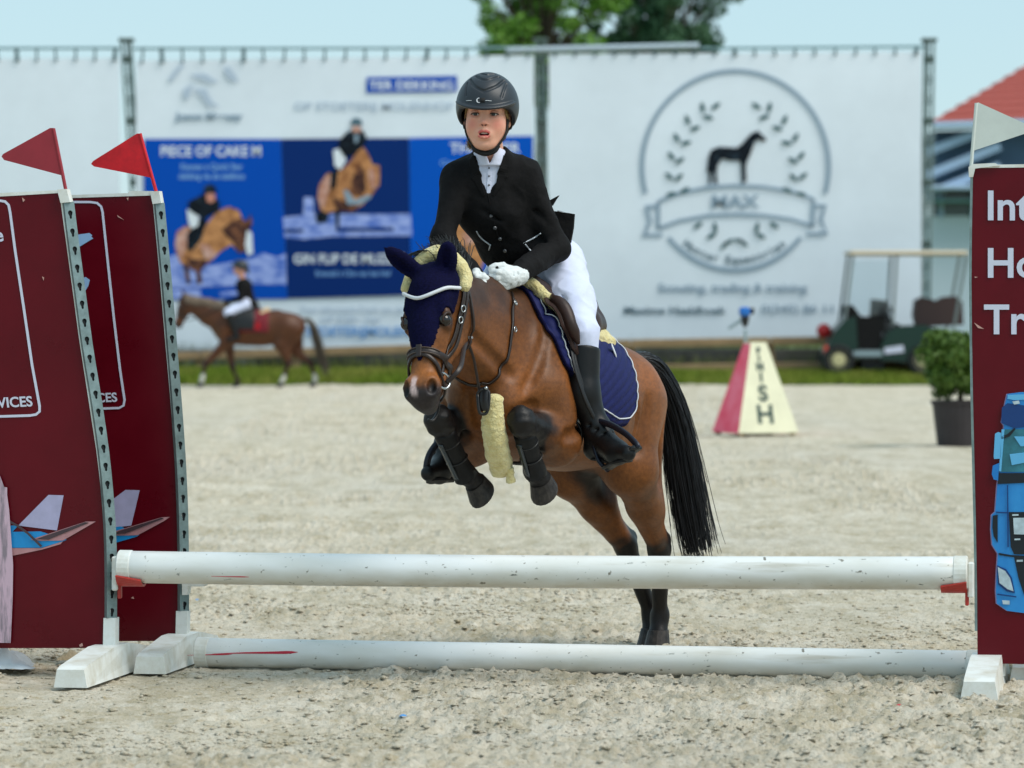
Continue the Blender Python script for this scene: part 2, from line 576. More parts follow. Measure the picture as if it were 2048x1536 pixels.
def sand_material():
    m = bpy.data.materials.new('arena_sand'); m.use_nodes = True
    n = m.node_tree.nodes; l = m.node_tree.links; b = n['Principled BSDF']
    b.inputs['Roughness'].default_value = .93; b.inputs['Specular IOR Level'].default_value = .15
    tc = n.new('ShaderNodeTexCoord')
    def noise(sc, det, rough=.6, st=None):
        src = tc.outputs['Object']
        if st:
            mp = n.new('ShaderNodeMapping'); mp.inputs['Scale'].default_value = st; l.new(src, mp.inputs[0]); src = mp.outputs[0]
        z = n.new('ShaderNodeTexNoise'); z.inputs['Scale'].default_value = sc; z.inputs['Detail'].default_value = det; z.inputs['Roughness'].default_value = rough
        l.new(src, z.inputs['Vector']); return z.outputs[0]
    def rng(s, a, b_, c=0, d=1):
        r = n.new('ShaderNodeMapRange'); r.inputs[1].default_value = a; r.inputs[2].default_value = b_; r.inputs[3].default_value = c; r.inputs[4].default_value = d
        l.new(s, r.inputs[0]); return r.outputs[0]
    def mix(f, a, c2, typ='MIX'):
        x = n.new('ShaderNodeMix'); x.data_type = 'RGBA'; x.blend_type = typ
        l.new(f, x.inputs[0]) if not isinstance(f, float) else setattr(x.inputs[0], 'default_value', f)
        for k, q in ((6, a), (7, c2)):
            if isinstance(q, tuple): x.inputs[k].default_value = q
            else: l.new(q, x.inputs[k])
        return x.outputs[2]
    c = mix(rng(noise(1.3, 5), .38, .62), (.69, .62, .505, 1), (.62, .545, .42, 1))
    c = mix(rng(noise(13, 6, .75), .50, .66, 0, .85), c, (.43, .34, .20, 1))
    c = mix(rng(noise(.35, 3, .6, (1, .35, 1)), .45, .65, 0, .55), c, (.60, .55, .47, 1))
    c = mix(rng(noise(75, 4), .57, .69, 0, .6), c, (.24, .185, .11, 1))
    c = mix(rng(noise(3.2, 7, .8, (1, .30, 1)), .46, .62, 0, .72), c, (.40, .34, .225, 1))  # stretched dark mottling paints in the shading of distant clods
    c = mix(rng(noise(7.5, 6, .8, (1, .45, 1)), .52, .66, 0, .6), c, (.74, .69, .59, 1))
    c = mix(rng(noise(38, 4), .58, .70, 0, .6), c, (.74, .69, .60, 1))
    c = mix(rng(noise(4.0, 6, .7, (1, .5, 1)), .58, .70, 0, .45), c, (.47, .45, .36, 1))
    l.new(c, b.inputs['Base Color'])
    bp = n.new('ShaderNodeBump'); bp.inputs['Strength'].default_value = 1.0; bp.inputs['Distance'].default_value = .016
    l.new(noise(55, 6, .7), bp.inputs['Height']); l.new(bp.outputs[0], b.inputs['Normal'])
    return m
SAND = sand_material()
tag(obj('sand_arena', p3.reshape(-1, 3), Fq, SAND, smooth=True), kind='structure')

M_earth = mat('verge_earth', lin(92, 104, 48), .95, var=.35, vscale=3, col2=lin(74, 98, 30))
# the land behind and round the arena: one sheet to the horizon, a low bank along the verge
gx2 = np.array([-900, -300, -120, -60, -40, -20, 0, 20, 40, 60, 120, 300, 900.])
gy2 = np.array([-400, -60, -8.05, 64.2, 64.5, 65.0, 65.6, 67, 72, 90, 140, 300, 1500.])
gz2 = np.array([-.06, -.06, -.06, -.06, .0, .09, .16, .17, .17, .17, .17, .17, .17])
A, B = np.meshgrid(gx2, gy2, indexing='ij')
pg = np.stack([A, B, np.broadcast_to(gz2, A.shape)], -1).reshape(-1, 3)
I2 = np.arange(pg.shape[0]).reshape(len(gx2), len(gy2))
tag(obj('ground', pg, np.stack([I2[:-1, :-1], I2[1:, :-1], I2[1:, 1:], I2[:-1, 1:]], -1).reshape(-1, 4), M_earth), kind='structure')

def ground_z(Y):
    return float(np.interp(Y, gy2, gz2)) if Y > 64.35 else 0.0

# clods of damp sand thrown up by hooves, too many to count
def lumps(n, xr, yr, r0, r1, seed):
    rg = np.random.default_rng(seed)
    base = np.array([[1, 0, 0], [-1, 0, 0], [0, 1, 0], [0, -1, 0], [0, 0, 1], [0, 0, -.6],
                     [.7, .7, .1], [-.7, .7, .1], [.7, -.7, .1], [-.7, -.7, .1], [.6, 0, .65], [-.6, 0, .65], [0, .6, .65], [0, -.6, .65]])
    f = [[4, 10, 12], [4, 12, 11], [4, 11, 13], [4, 13, 10], [10, 0, 6], [10, 6, 12], [12, 6, 2], [12, 2, 7], [12, 7, 11], [11, 7, 1],
         [11, 1, 9], [11, 9, 13], [13, 9, 3], [13, 3, 8], [13, 8, 10], [10, 8, 0], [0, 5, 6], [6, 5, 2], [2, 5, 7], [7, 5, 1], [1, 5, 9], [9, 5, 3], [3, 5, 8], [8, 5, 0]]
    f = np.array(f)
    c = np.stack([rg.uniform(*xr, n), rg.uniform(*yr, n), np.zeros(n)], 1)
    c[:, 0] *= .35 + .65 * c[:, 1] / yr[1]
    keep = sstep(vnoise(c, 1.2, 31), -.4, .5) + .25 > rg.uniform(0, 1, n)
    c = c[keep]; n = len(c)
    c[:, 2] = sand_height(c)
    r = r0 * (r1 / r0) ** (rg.uniform(0, 1, n) ** 2.2)
    v = base[None] * (1 + rg.uniform(-.35, .35, (n, 14, 1))) * r[:, None, None] * rg.uniform(.6, 1.3, (n, 1, 3)) * np.array([1.15, 1, .62]) + c[:, None] + np.array([0, 0, 1])[None, None] * (r * .12)[:, None, None]
    F = (f[None] + 14 * np.arange(n)[:, None, None]).reshape(-1, 3)
    return v.reshape(-1, 3), F
M_clod = mat('damp_sand', (.56, .48, .36, 1), .95, spec=.1, col2=(.40, .32, .20, 1), vscale=5, bump=.5, bscale=120)
v, f = lumps(44000, (-2.5, 2.5), (11.6, 20), .0026, .0125, 5)
tag(obj('sand_clods', v, f, SAND), 'crumbled clods of damp sand strewn over the arena floor', 'clods', kind='stuff')

# grass along the verge: blades
def blades(n, xr, yr, h0, h1, seed):
    rg = np.random.default_rng(seed)
    x = rg.uniform(*xr, n); y = rg.uniform(*yr, n); z0 = np.interp(y, gy2, gz2)
    h = rg.uniform(h0, h1, n) * (.6 + .5 * sstep(vnoise(np.stack([x, y, 0 * x], 1), .6, 3), -.5, .5)); a = rg.uniform(0, np.pi, n); w = .012
    lean = rg.normal(0, .35, (n, 2)) * h[:, None]
    p = np.zeros((n, 3, 3))
    p[:, 0] = np.stack([x - np.cos(a) * w, y - np.sin(a) * w, z0], 1)
    p[:, 1] = np.stack([x + np.cos(a) * w, y + np.sin(a) * w, z0], 1)
    p[:, 2] = np.stack([x + lean[:, 0], y + lean[:, 1], z0 + h], 1)
    return p.reshape(-1, 3), np.arange(3 * n).reshape(-1, 3)
M_grass = mat('grass', lin(104, 126, 34), .8, spec=.2, col2=lin(136, 138, 62), vscale=1.0)
v, f = blades(60000, (-9, 9), (64.4, 66.6), .04, .13, 8)
tag(obj('grass', v, f, M_grass), 'strip of short bright green grass along the arena edge', 'grass', kind='stuff')
M_weed = mat('weeds', lin(70, 92, 44), .9, spec=.2, col2=lin(110, 112, 66), vscale=.7)
v, f = blades(26000, (-9.5, 9.5), (66.9, 69.5), .15, .55, 9)
tag(obj('tall_weeds', v, f, M_weed), 'rough tall grass and weeds growing below the banners', 'weeds', kind='stuff')

# ================================================================== wooden rail fence before the banners
M_wood = mat('weathered_wood', lin(150, 124, 92), .85, var=.25, vscale=3, stretch=(1, 8, 8), bump=.3, bscale=30)
YF = 66.4
fence = thing('rail_fence', 'weathered brown wooden post and rail fence below the banners', 'fence', (0, YF, .17))
def rail_pts(x0, x1): return [P(x0, np.interp(x0, [0, 400, 1000, 1500, 2100], [722, 711, 692, 683, 676]), YF), P(x1, np.interp(x1, [0, 400, 1000, 1500, 2100], [722, 711, 692, 683, 676]), YF)]
posts_px = [-130, 130, 400, 590, 860, 1130, 1262, 1540, 1800, 2060, 2300]
for i in range(len(posts_px) - 1):
    a, b = rail_pts(posts_px[i], posts_px[i + 1])
    for dz, hh in ((0, .13), (-.38, .10)):
        d = b - a; L = np.linalg.norm(d) - .012; ex = N(d); ez = np.array([0, 0, 1.]); ez = N(ez - ex * (ez @ ex)); ey = np.cross(ez, ex)
        obj('rail', *bbox_((a + b) / 2 + np.array([0, 0, dz]), (L, .07, hh), .012, np.stack([ex, ey, ez], 1)), M_wood, fence)
for px in posts_px:
    a, _ = rail_pts(px, px + 1)
    top = a[2] - .07
    obj('post', *bbox_((a[0], YF + .10, (top + .16) / 2), (.15, .12, top - .16 + .06), .02), M_wood, fence)
# dark drainage pipe / kerb boards lying behind the fence
M_board = mat('kick_board', lin(64, 62, 58), .8, var=.3, vscale=2)
kb = thing('kick_board_wall', 'dark grey low boarding standing behind the wooden rail fence', 'boarding', (0, 67.2, .17))
for i in range(11):
    x0 = -10 + i * 2
    obj('board', *bbox_((x0 + 1, 67.2, .36), (1.985, .05, .30), .01), mat('kick_board_%d' % (i % 3), [lin(66, 66, 66), lin(84, 80, 74), lin(96, 106, 112)][i % 3], .8, var=.25, vscale=2), kb)

# ================================================================== trusses and banners
YB = 68.0
M_alu = mat('dull_aluminium', lin(128, 142, 140), .5, .55, var=.15, vscale=4)
M_clamp = mat('clamp_dark', lin(76, 92, 88), .7)
def truss(px_top, px_bot, label):
    top = P(px_top, 84, YB + .12); bot = P(px_bot, 690, YB + .12); bot = bot + (bot - top) * ((bot[2] - .17) / (top[2] - bot[2]))
    t = thing('truss_post', label, 'truss', bot, group='aluminium truss posts holding the banners')
    ax = bot - top; L = np.linalg.norm(ax)
    for dx, dy in ((-.07, -.05), (.07, -.05), (0, .09)):
        o = np.array([dx, dy, 0])
        obj('chord_tube', *tube([bot + o - np.array([0, 0, .05]), top + o], .024, 10), M_alu, t)
    k = int(L / .31)
    for i in range(1, k):
        c = bot + (top - bot) * i / k
        obj('rung', *tube([c + np.array([-.07, -.05, 0]), c + np.array([.07, -.05, 0])], .012, 6), M_clamp, t)
        c2 = bot + (top - bot) * (i + .5) / k
        obj('brace', *tube([c + np.array([.07, -.05, 0]), c2 + np.array([0, .09, 0])], .010, 6), M_alu, t)
        obj('brace', *tube([c + np.array([-.07, -.05, 0]), c2 + np.array([0, .09, 0])], .010, 6), M_alu, t)
        if i % 3 == 0: obj('clamp', *bbox_(c + np.array([0, -.06, .05]), (.17, .08, .09), .01), M_clamp, t)
    obj('head_plate', *bbox_(top + np.array([0, 0, .03]), (.24, .24, .06), .01), M_clamp, t)
    return t
truss(253, 292, 'leaning aluminium truss post left of the blue jumping horse banner')
truss(1081, 1087, 'aluminium truss post between the blue banner and the round emblem banner')
truss(1858, 1848, 'aluminium truss post at the right end of the round emblem banner')
M_tube = mat('scaffold_tube', lin(176, 188, 196), .45, .5)
M_tube_d = mat('thin_cable', lin(120, 150, 156), .6, .2)
def hrail(x0, y0, x1, y1, r, m, label):
    t = obj('top_tube', *tube([P(x0, y0, YB + .02), P(x1, y1, YB + .02)], r, 10), m)
    return tag(t, label, 'tube')
hrail(-160, 97, 240, 96, .022, M_tube_d, 'thin tube above the plain white banner at far left')
hrail(266, 97, 1068, 96, .022, M_tube_d, 'thin tube along the top of the blue jumping horse banner')
hrail(1012, 101, 1398, 92, .055, M_tube, 'thick pale scaffold tube in front of the tree crowns')
hrail(1400, 97, 1846, 93, .022, M_tube_d, 'thin tube above the right half of the emblem banner')

M_banner = mat('banner_pvc', lin(224, 232, 240), .55, spec=.3, var=.05, vscale=.6)
M_eye = mat('eyelet', lin(90, 110, 112), .5, .5)
def banner(pxl, pyl, pxr, pyr, label, m=M_banner):
    """corner rows at left (top,bottom) and right"""
    n, k = 40, 24
    V = []
    for i in range(n + 1):
        u = i / n
        for j in range(k + 1):
            w = j / k
            px = pxl + (pxr - pxl) * u
            py = (pyl[0] * (1 - w) + pyl[1] * w) * (1 - u) + (pyr[0] * (1 - w) + pyr[1] * w) * u
            p = P(px, py, YB)
            p[1] += .006 * math.sin(u * 9 + w * 3) * math.sin(math.pi * u) + .003 * math.sin(w * 14 + u * 4)
            V.append(p)
    I_ = np.arange((n + 1) * (k + 1)).reshape(n + 1, k + 1)
    t = thing('advertising_banner', label, 'banner', P((pxl + pxr) / 2, max(pyl[1], pyr[1]), YB))
    V = np.array(V); F_ = np.stack([I_[:-1, :-1], I_[:-1, 1:], I_[1:, 1:], I_[1:, :-1]], -1).reshape(-1, 4)
    nv = len(V)
    bnd = list(I_[:, 0]) + list(I_[-1, 1:]) + list(I_[-2::-1, -1]) + list(I_[0, -2:0:-1])
    side = [[bnd[i], bnd[i - 1], bnd[i - 1] + nv, bnd[i] + nv] for i in range(len(bnd))]
    V2 = np.vstack([V, V + np.array([0, .006, 0])])
    F2 = [list(q) for q in F_] + [[c + nv for c in q[::-1]] for q in F_] + side
    obj('sheet', V2, F2, m, t, smooth=False)
    k = int(abs(pxr - pxl) / 41)
    for i in range(k + 1):
        u = (i + .3) / (k + .6); px = pxl + (pxr - pxl) * u; py = pyl[0] * (1 - u) + pyr[0] * u
        obj('bungee_tie', *tube([P(px, py + 6, YB - .02), P(px + random.uniform(-3, 3), 95, YB - .01)], .017 if random.random() > .2 else .032, 6), M_eye, t)
    return t
plain_b = banner(-170, (118, 745), 240, (116, 727), 'plain white banner at the far left behind the red flags')
blue_b = banner(272, (121, 722), 1068, (110, 694), 'white and blue banner with jumping horse pictures and names')
max_b = banner(1098, (108, 690), 1843, (104, 678), 'white banner with round laurel and black horse emblem')

# ---- flat print on the banners: thin solid layers, each 4 mm before the one below
def shp(parent, name, pts, m, layer, th=.002):
    """outline in picture pixels lying in the banner plane"""
    o = np.array([P(x, y, YB)[[0, 2]] for x, y in pts])
    area = sum(o[i][0] * o[(i + 1) % len(o)][1] - o[(i + 1) % len(o)][0] * o[i][1] for i in range(len(o)))
    if area < 0: o = o[::-1]
    v, f = prism(o, (0, YB - .026 - .004 * layer, 0), (1, 0, 0), (0, 0, 1), (0, -1, 0), th)
    f = [q[::-1] for q in f]
    return obj(name, v, f, m, parent)
SB = YB / FPX
def by_words(v, f, gap):
    """split lettering at the spaces: one piece for each word"""
    lab = list(range(len(v)))
    def find(i):
        while lab[i] != i: lab[i] = lab[lab[i]]; i = lab[i]
        return i
    for q in f:
        for i in q[1:]: lab[find(i)] = find(q[0])
    root = np.array([find(i) for i in range(len(v))])
    comps = sorted((v[root == r][:, 0].min(), v[root == r][:, 0].max(), r) for r in set(root.tolist()))
    groups, hi = [], -1e9
    for a, b, r in comps:
        if a - hi > gap: groups.append([])
        groups[-1].append(r); hi = max(hi, b) if a - hi <= gap else b
    for g in groups:
        idx = np.where(np.isin(root, g))[0]; mp = {int(o): n for n, o in enumerate(idx)}; gs = set(g)
        yield v[idx], [[mp[i] for i in q] for q in f if int(root[q[0]]) in gs]
def word(parent, s, px, py, h, m, layer, align='LEFT', bold=0.0, width=None, name='lettering', rot=0.0):
    """capitals h pixels high, baseline at (px, py)"""
    size = h * SB / .70
    v, f = text_mesh(s, size, .002, bold * size, align)
    if width:
        w = v[:, 0].max() - v[:, 0].min(); v[:, 0] *= width * SB / w
    p = P(px, py, YB); p[1] = YB - .027 - .004 * layer
    c, s_ = math.cos(rot), math.sin(rot)
    for wv, wf in by_words(v, f, size * .14):
        obj(name, *put((wv, wf), p, (c, 0, s_), (-s_, 0, c), (0, -1, 0)), m, parent)

K = dict(blue=mat('print_blue', lin(0, 76, 178), .7, spec=.1), navy=mat('print_navy', lin(6, 44, 108), .7, spec=.1), blue3=mat('print_blue_bright', lin(0, 84, 188), .7, spec=.1),
         lav=mat('print_lavender', lin(160, 176, 232), .7, spec=.1, col2=lin(60, 100, 190), vscale=4, stretch=(1, 1, 2.5), vpos=(.45, .65)), white=mat('print_white', lin(226, 232, 238), .7, spec=.1), pale=mat('print_pale_blue', lin(120, 164, 214), .7, spec=.1),
         tan=mat('print_tan', lin(206, 146, 96), .7, spec=.1, col2=lin(128, 78, 50), vscale=6, vpos=(.42, .66)), brown=mat('print_brown', lin(70, 46, 42), .7, spec=.1, col2=lin(150, 98, 70), vscale=9, vpos=(.5, .7)), pink=mat('print_pinkish', lin(216, 178, 166), .7, spec=.1, col2=lin(176, 116, 92), vscale=7),
         black=mat('print_black', lin(20, 26, 34), .7, spec=.1, col2=lin(56, 74, 88), vscale=9, vpos=(.52, .72)), grey=mat('print_grey', lin(140, 160, 176), .7, spec=.1), grey2=mat('print_silver', lin(182, 196, 212), .7, spec=.1), slate=mat('print_slate', lin(74, 104, 118), .7, spec=.1),
         green=mat('print_laurel', lin(52, 92, 96), .7, spec=.1), skin=mat('print_skin', lin(206, 140, 120), .7, spec=.1))
def c2(pts, ox=280, oy=260, k=.2864): return [(ox + x * k, oy + y * k) for x, y in pts]
b = blue_b
shp(b, 'blue_field', [(288, 278), (562, 278), (575, 598), (288, 600)], K['blue'], 0)
shp(b, 'navy_field', [(562.4, 278), (818, 276), (822, 590), (575.4, 597)], K['navy'], 0)
shp(b, 'bright_blue_field', [(818.4, 276), (1066, 272), (1066, 586), (822.4, 590)], K['blue3'], 0)
# pale jumps and sky haze printed along the bottom of the first picture
shp(b, 'printed_fence', c2([(170, 900), (330, 840), (420, 960), (600, 930), (780, 900), (860, 860), (960, 890), (1020, 860), (1025, 1080), (820, 1075), (600, 1090), (380, 1100), (200, 1110)]), K['lav'], 1)
shp(b, 'printed_fence', c2([(200, 1120), (420, 1112), (430, 1165), (210, 1180)]), K['lav'], 1)
shp(b, 'printed_fence', c2([(560, 1130), (760, 1120), (762, 1150), (560, 1160)]), K['lav'], 1)
shp(b, 'printed_horse', c2([(250, 790), (262, 710), (310, 675), (380, 668), (440, 700), (480, 640), (540, 570), (620, 535), (690, 560), (715, 620), (770, 690), (780, 760), (770, 830), (740, 850), (690, 850), (640, 800), (560, 850), (480, 930), (380, 925), (320, 960), (280, 920), (255, 860)]), K['tan'], 2)
shp(b, 'printed_rump', c2([(246, 800), (258, 715), (305, 680), (345, 690), (330, 800), (290, 900), (262, 870)]), K['pink'], 3)
shp(b, 'printed_head', c2([(640, 640), (700, 610), (745, 640), (775, 585), (785, 650), (765, 710), (775, 800), (730, 850), (690, 860), (650, 780), (600, 740), (570, 690)]), K['brown'], 3)
shp(b, 'printed_blaze', c2([(750, 700), (782, 720), (790, 860), (755, 880), (735, 800)]), K['white'], 4)
shp(b, 'printed_legs', c2([(330, 900), (470, 905), (450, 960), (425, 975), (435, 1070), (400, 1075), (395, 985), (350, 970)]), K['brown'], 3)
shp(b, 'printed_legs', c2([(300, 930), (335, 930), (355, 1070), (330, 1075)]), K['brown'], 3)
shp(b, 'printed_leg_band', c2([(415, 800), (470, 800), (540, 870), (510, 905), (460, 900)]), K['pink'], 4)
shp(b, 'printed_saddle', c2([(330, 730), (350, 700), (440, 600), (470, 640), (430, 760), (370, 840), (330, 840)]), K['black'], 4)
shp(b, 'printed_breeches', c2([(330, 560), (370, 535), (415, 600), (405, 670), (360, 690), (340, 640)]), K['white'], 5)
shp(b, 'printed_jacket', c2([(335, 505), (380, 480), (440, 450), (520, 455), (560, 510), (555, 570), (500, 590), (450, 620), (390, 590), (345, 560)]), K['black'], 6)
shp(b, 'printed_face', c2([(462, 450), (480, 440), (525, 445), (525, 490), (500, 510), (470, 500)]), K['skin'], 7)
shp(b, 'printed_helmet', c2([(450, 450), (448, 400), (485, 375), (530, 395), (535, 445), (500, 438)]), K['black'], 8)
word(b, 'PIECE OF CAKE M', 422, 312, 20, K['white'], 1, 'CENTER', .018, 200)
word(b, 'Kannan x Quick Star', 423, 339, 12, K['pale'], 1, 'CENTER', .03, 124)
word(b, 'dekking via de telefoon', 424, 358, 12, K['pale'], 1, 'CENTER', .03, 132)
# second picture
shp(b, 'printed_fence', c2([(1000, 610), (1140, 595), (1145, 470), (1210, 470), (1215, 590), (1890, 585), (1900, 740), (1330, 745), (1150, 765), (1010, 750)]), K['lav'], 1)
shp(b, 'printed_gap', c2([(1010, 690), (1140, 690), (1140, 715), (1010, 718)]), K['navy'], 2)
shp(b, 'printed_gap', c2([(1370, 682), (1770, 680), (1770, 706), (1370, 710)]), K['navy'], 2)
shp(b, 'printed_horse', c2([(1240, 470), (1250, 390), (1300, 310), (1360, 290), (1420, 270), (1470, 220), (1520, 150), (1560, 120), (1600, 180), (1620, 240), (1675, 250), (1672, 380), (1630, 440), (1560, 520), (1480, 570), (1380, 560), (1300, 580), (1260, 560)]), K['tan'], 2)
shp(b, 'printed_rump', c2([(1240, 480), (1250, 400), (1300, 315), (1335, 330), (1310, 450), (1280, 560)]), K['pink'], 3)
shp(b, 'printed_shade', c2([(1480, 350), (1530, 240), (1570, 300), (1580, 420), (1540, 470), (1480, 450)]), K['brown'], 3)
shp(b, 'printed_belly', c2([(1340, 470), (1440, 500), (1540, 480), (1500, 570), (1380, 565)]), K['brown'], 3)
shp(b, 'printed_band', c2([(1420, 420), (1450, 420), (1500, 490), (1600, 450), (1620, 470), (1540, 520), (1450, 520)]), K['grey'], 4)
shp(b, 'printed_blaze', c2([(1600, 270), (1640, 265), (1650, 400), (1620, 420), (1600, 340)]), K['pink'], 4)
shp(b, 'printed_hoof', c2([(1225, 600), (1270, 560), (1320, 590), (1310, 640), (1240, 650)]), K['black'], 4)
shp(b, 'printed_leg', c2([(1365, 560), (1395, 560), (1390, 680), (1370, 680)]), K['black'], 4)
shp(b, 'printed_breeches', c2([(1350, 140), (1400, 130), (1440, 210), (1400, 280), (1360, 250)]), K['white'], 4)
shp(b, 'printed_boot', c2([(1335, 300), (1390, 260), (1370, 400), (1330, 430)]), K['black'], 4)
shp(b, 'printed_jacket', c2([(1385, 80), (1440, 20), (1480, 0), (1560, 5), (1585, 60), (1570, 100), (1500, 170), (1430, 190), (1390, 130)]), K['black'], 5)
shp(b, 'printed_shirt', c2([(1495, 15), (1530, 15), (1520, 90), (1500, 90)]), K['grey'], 6)
shp(b, 'printed_face', c2([(1480, -25), (1545, -25), (1540, 20), (1510, 40), (1485, 15)]), K['pink'], 6)
shp(b, 'printed_helmet', c2([(1470, -30), (1475, -70), (1515, -85), (1550, -65), (1552, -25), (1510, -35)]), K['slate'], 7)
word(b, 'GIN FLIP DE MUZE Z', 698, 527, 19, K['white'], 1, 'CENTER', .018, 222)
word(b, 'Emerald x Chin van het Hof', 706, 552, 11, K['pale'], 1, 'CENTER', .02, 150)
# third picture, mostly behind the rider
word(b, 'THUNDER', 900, 306, 20, K['white'], 1, 'LEFT', .018, 140)
word(b, 'Comme il faut', 880, 331, 11, K['pale'], 1, 'LEFT', .03, 120)
shp(b, 'printed_horse', [(905, 412), (935, 405), (962, 430), (975, 500), (960, 545), (915, 545), (900, 480)], K['tan'], 1)
shp(b, 'printed_shade', [(925, 468), (962, 460), (968, 480), (930, 490)], K['pink'], 2)
# heading
shp(b, 'blue_bar', [(733, 155), (914, 152), (914, 183), (733, 186)], K['blue'], 0)
word(b, 'TER DEKKING', 823, 179, 17, K['white'], 1, 'CENTER', .02, 168)
word(b, 'OP STOETERIJ MOLENHOF', 588, 221, 16, K['grey2'], 0, 'LEFT', .015, 318)
word(b, 'Joson Meeusy', 418, 240, 14, K['grey'], 0, 'CENTER', .05, 136)
for pts in ([(336, 160), (352, 138), (372, 128), (356, 146), (344, 164)], [(378, 150), (410, 148), (438, 166), (420, 166), (396, 158)], [(446, 140), (456, 132), (470, 150), (478, 166), (460, 160)], [(366, 180), (386, 168), (382, 184), (376, 200), (368, 196)], [(386, 178), (412, 180), (424, 204), (440, 214), (416, 212), (404, 194)]):
    shp(b, 'logo_stroke', pts, K['grey2'], 0)
word(b, 'Voor informatie Frank van der', 600, 625, 13, K['grey2'], 0, 'LEFT', .02, 215)
word(b, 'of kijk op', 640, 643, 10, K['grey2'], 0, 'LEFT', .02, 120)
word(b, 'STOETERIJMOLENHOF.NL', 612, 671, 17, K['pale'], 0, 'LEFT', .035, 300)

# ---- emblem on the right banner; crop 8 coordinates (650/1560 px)
b = max_b
def c8(pts): return [(1250 + x * .4167, 80 + y * .4167) for x, y in pts]
def ring(cx, cy, rx, ry, w, a0, a1, n=60):
    o = [(cx + (rx + w / 2) * math.cos(R(a)), cy - (ry + w / 2) * math.sin(R(a))) for a in np.linspace(a0, a1, n)]
    i = [(cx + (rx - w / 2) * math.cos(R(a)), cy - (ry - w / 2) * math.sin(R(a))) for a in np.linspace(a1, a0, n)]
    return o + i
shp(b, 'emblem_ring', c8(ring(530, 610, 448, 460, 20, -16, 196, 70)), K['grey'], 0)
shp(b, 'emblem_ring', c8(ring(525, 650, 420, 455, 20, 221, 319, 50)), K['grey'], 0)
# ribbon
top = [(160, 775), (260, 735), (400, 708), (530, 700), (660, 706), (800, 728), (905, 765)]
bot = [(160, 905), (260, 868), (400, 843), (530, 838), (660, 842), (800, 862), (900, 895)]
def band(line, w):
    return [(x, y - w / 2) for x, y in line] + [(x, y + w / 2) for x, y in line[::-1]]
shp(b, 'emblem_ribbon_edge', c8(band(top, 17)), K['grey'], 1)
shp(b, 'emblem_ribbon_edge', c8(band(bot, 17)), K['grey'], 1)
for pts in ([(150, 775), (168, 775), (168, 905), (150, 905)], [(895, 765), (912, 765), (908, 900), (890, 900)],
            [(92, 795), (150, 790), (150, 806), (112, 810), (128, 870), (104, 930), (180, 930), (180, 945), (82, 945), (110, 870)],
            [(968, 790), (912, 788), (912, 804), (950, 806), (930, 862), (960, 920), (870, 925), (870, 940), (975, 938), (948, 862)]):
    shp(b, 'emblem_ribbon_tail', c8(pts), K['grey'], 1)
word(b, 'MAX', 1250 + 525 * .4167, 80 + 805 * .4167, 25, K['grey'], 1, 'CENTER', .03, 95)
# laurel leaves
def leaf(cx, cy, ang, L=58, wd=21):
    c, s = math.cos(R(ang)), math.sin(R(ang))
    pts = [(t * L - L / 2, wd / 2 * math.sin(math.pi * t) ** .8) for t in np.linspace(0, 1, 8)]
    pts = pts + [(x, -y) for x, y in pts[-2:0:-1]]
    return c8([(cx + x * c - y * s, cy - x * s - y * c) for x, y in pts])
L8 = [(435, 318, 35), (372, 325, 100), (398, 372, 165), (300, 385, 112), (335, 425, 20), (248, 470, 120), (292, 495, 15), (222, 558, 130), (262, 580, 35), (212, 655, 140), (258, 660, 45), (222, 740, 10), (285, 722, 30),
      (350, 890, 35), (432, 900, 100), (415, 940, 30)]
for x, y, a in L8:
    shp(b, 'laurel_leaf', leaf(x, y, a), K['green'], 2)
    shp(b, 'laurel_leaf', leaf(1065 - x, y, 180 - a), K['green'], 2)
for x, y, a in ((500, 968, 30), (545, 962, -10), (570, 975, -40), (475, 985, 50)): shp(b, 'laurel_leaf', leaf(x, y, a, 55, 18), K['green'], 2)
horse_o = [(398, 690), (402, 640), (392, 630), (400, 560), (412, 528), (450, 512), (490, 515), (535, 518), (560, 500), (585, 470), (610, 445), (630, 440), (640, 432), (645, 445), (672, 470), (680, 485), (660, 488), (640, 478), (622, 490), (605, 540), (590, 575), (580, 600), (582, 680), (560, 690), (556, 600), (550, 580), (500, 580), (465, 570), (445, 600), (440, 640), (445, 690), (428, 692), (425, 640), (418, 632), (412, 690)]
shp(b, 'emblem_horse', c8(horse_o), K['black'], 1)
shp(b, 'emblem_ground', c8([(395, 690), (445, 690), (445, 698), (395, 698)]), K['grey2'], 2)
s_ = 'Hunter Equestrian'
for i, ch in enumerate(s_):
    t = (i + .5) / len(s_) * 2 - 1
    ang = R(-90 + t * 40)
    if ch == ' ': continue
    x = 525 + 395 * math.cos(ang) * .98; y = 690 - 395 * math.sin(ang) * .97
    word(b, ch, 1250 + x * .4167, 80 + y * .4167, 15, K['slate'], 0, 'CENTER', .03, rot=ang + math.pi / 2, name='curved_lettering')
word(b, 'Scouting, trading & training', 1316, 584, 17, K['grey'], 0, 'LEFT', .025, 298)
word(b, 'Maxime Haaldhoek', 1247, 628, 15, K['slate'], 0, 'LEFT', .02, 204)
word(b, '0(345) 86 11 32', 1522, 625, 15, K['grey'], 0, 'LEFT', .02, 185)

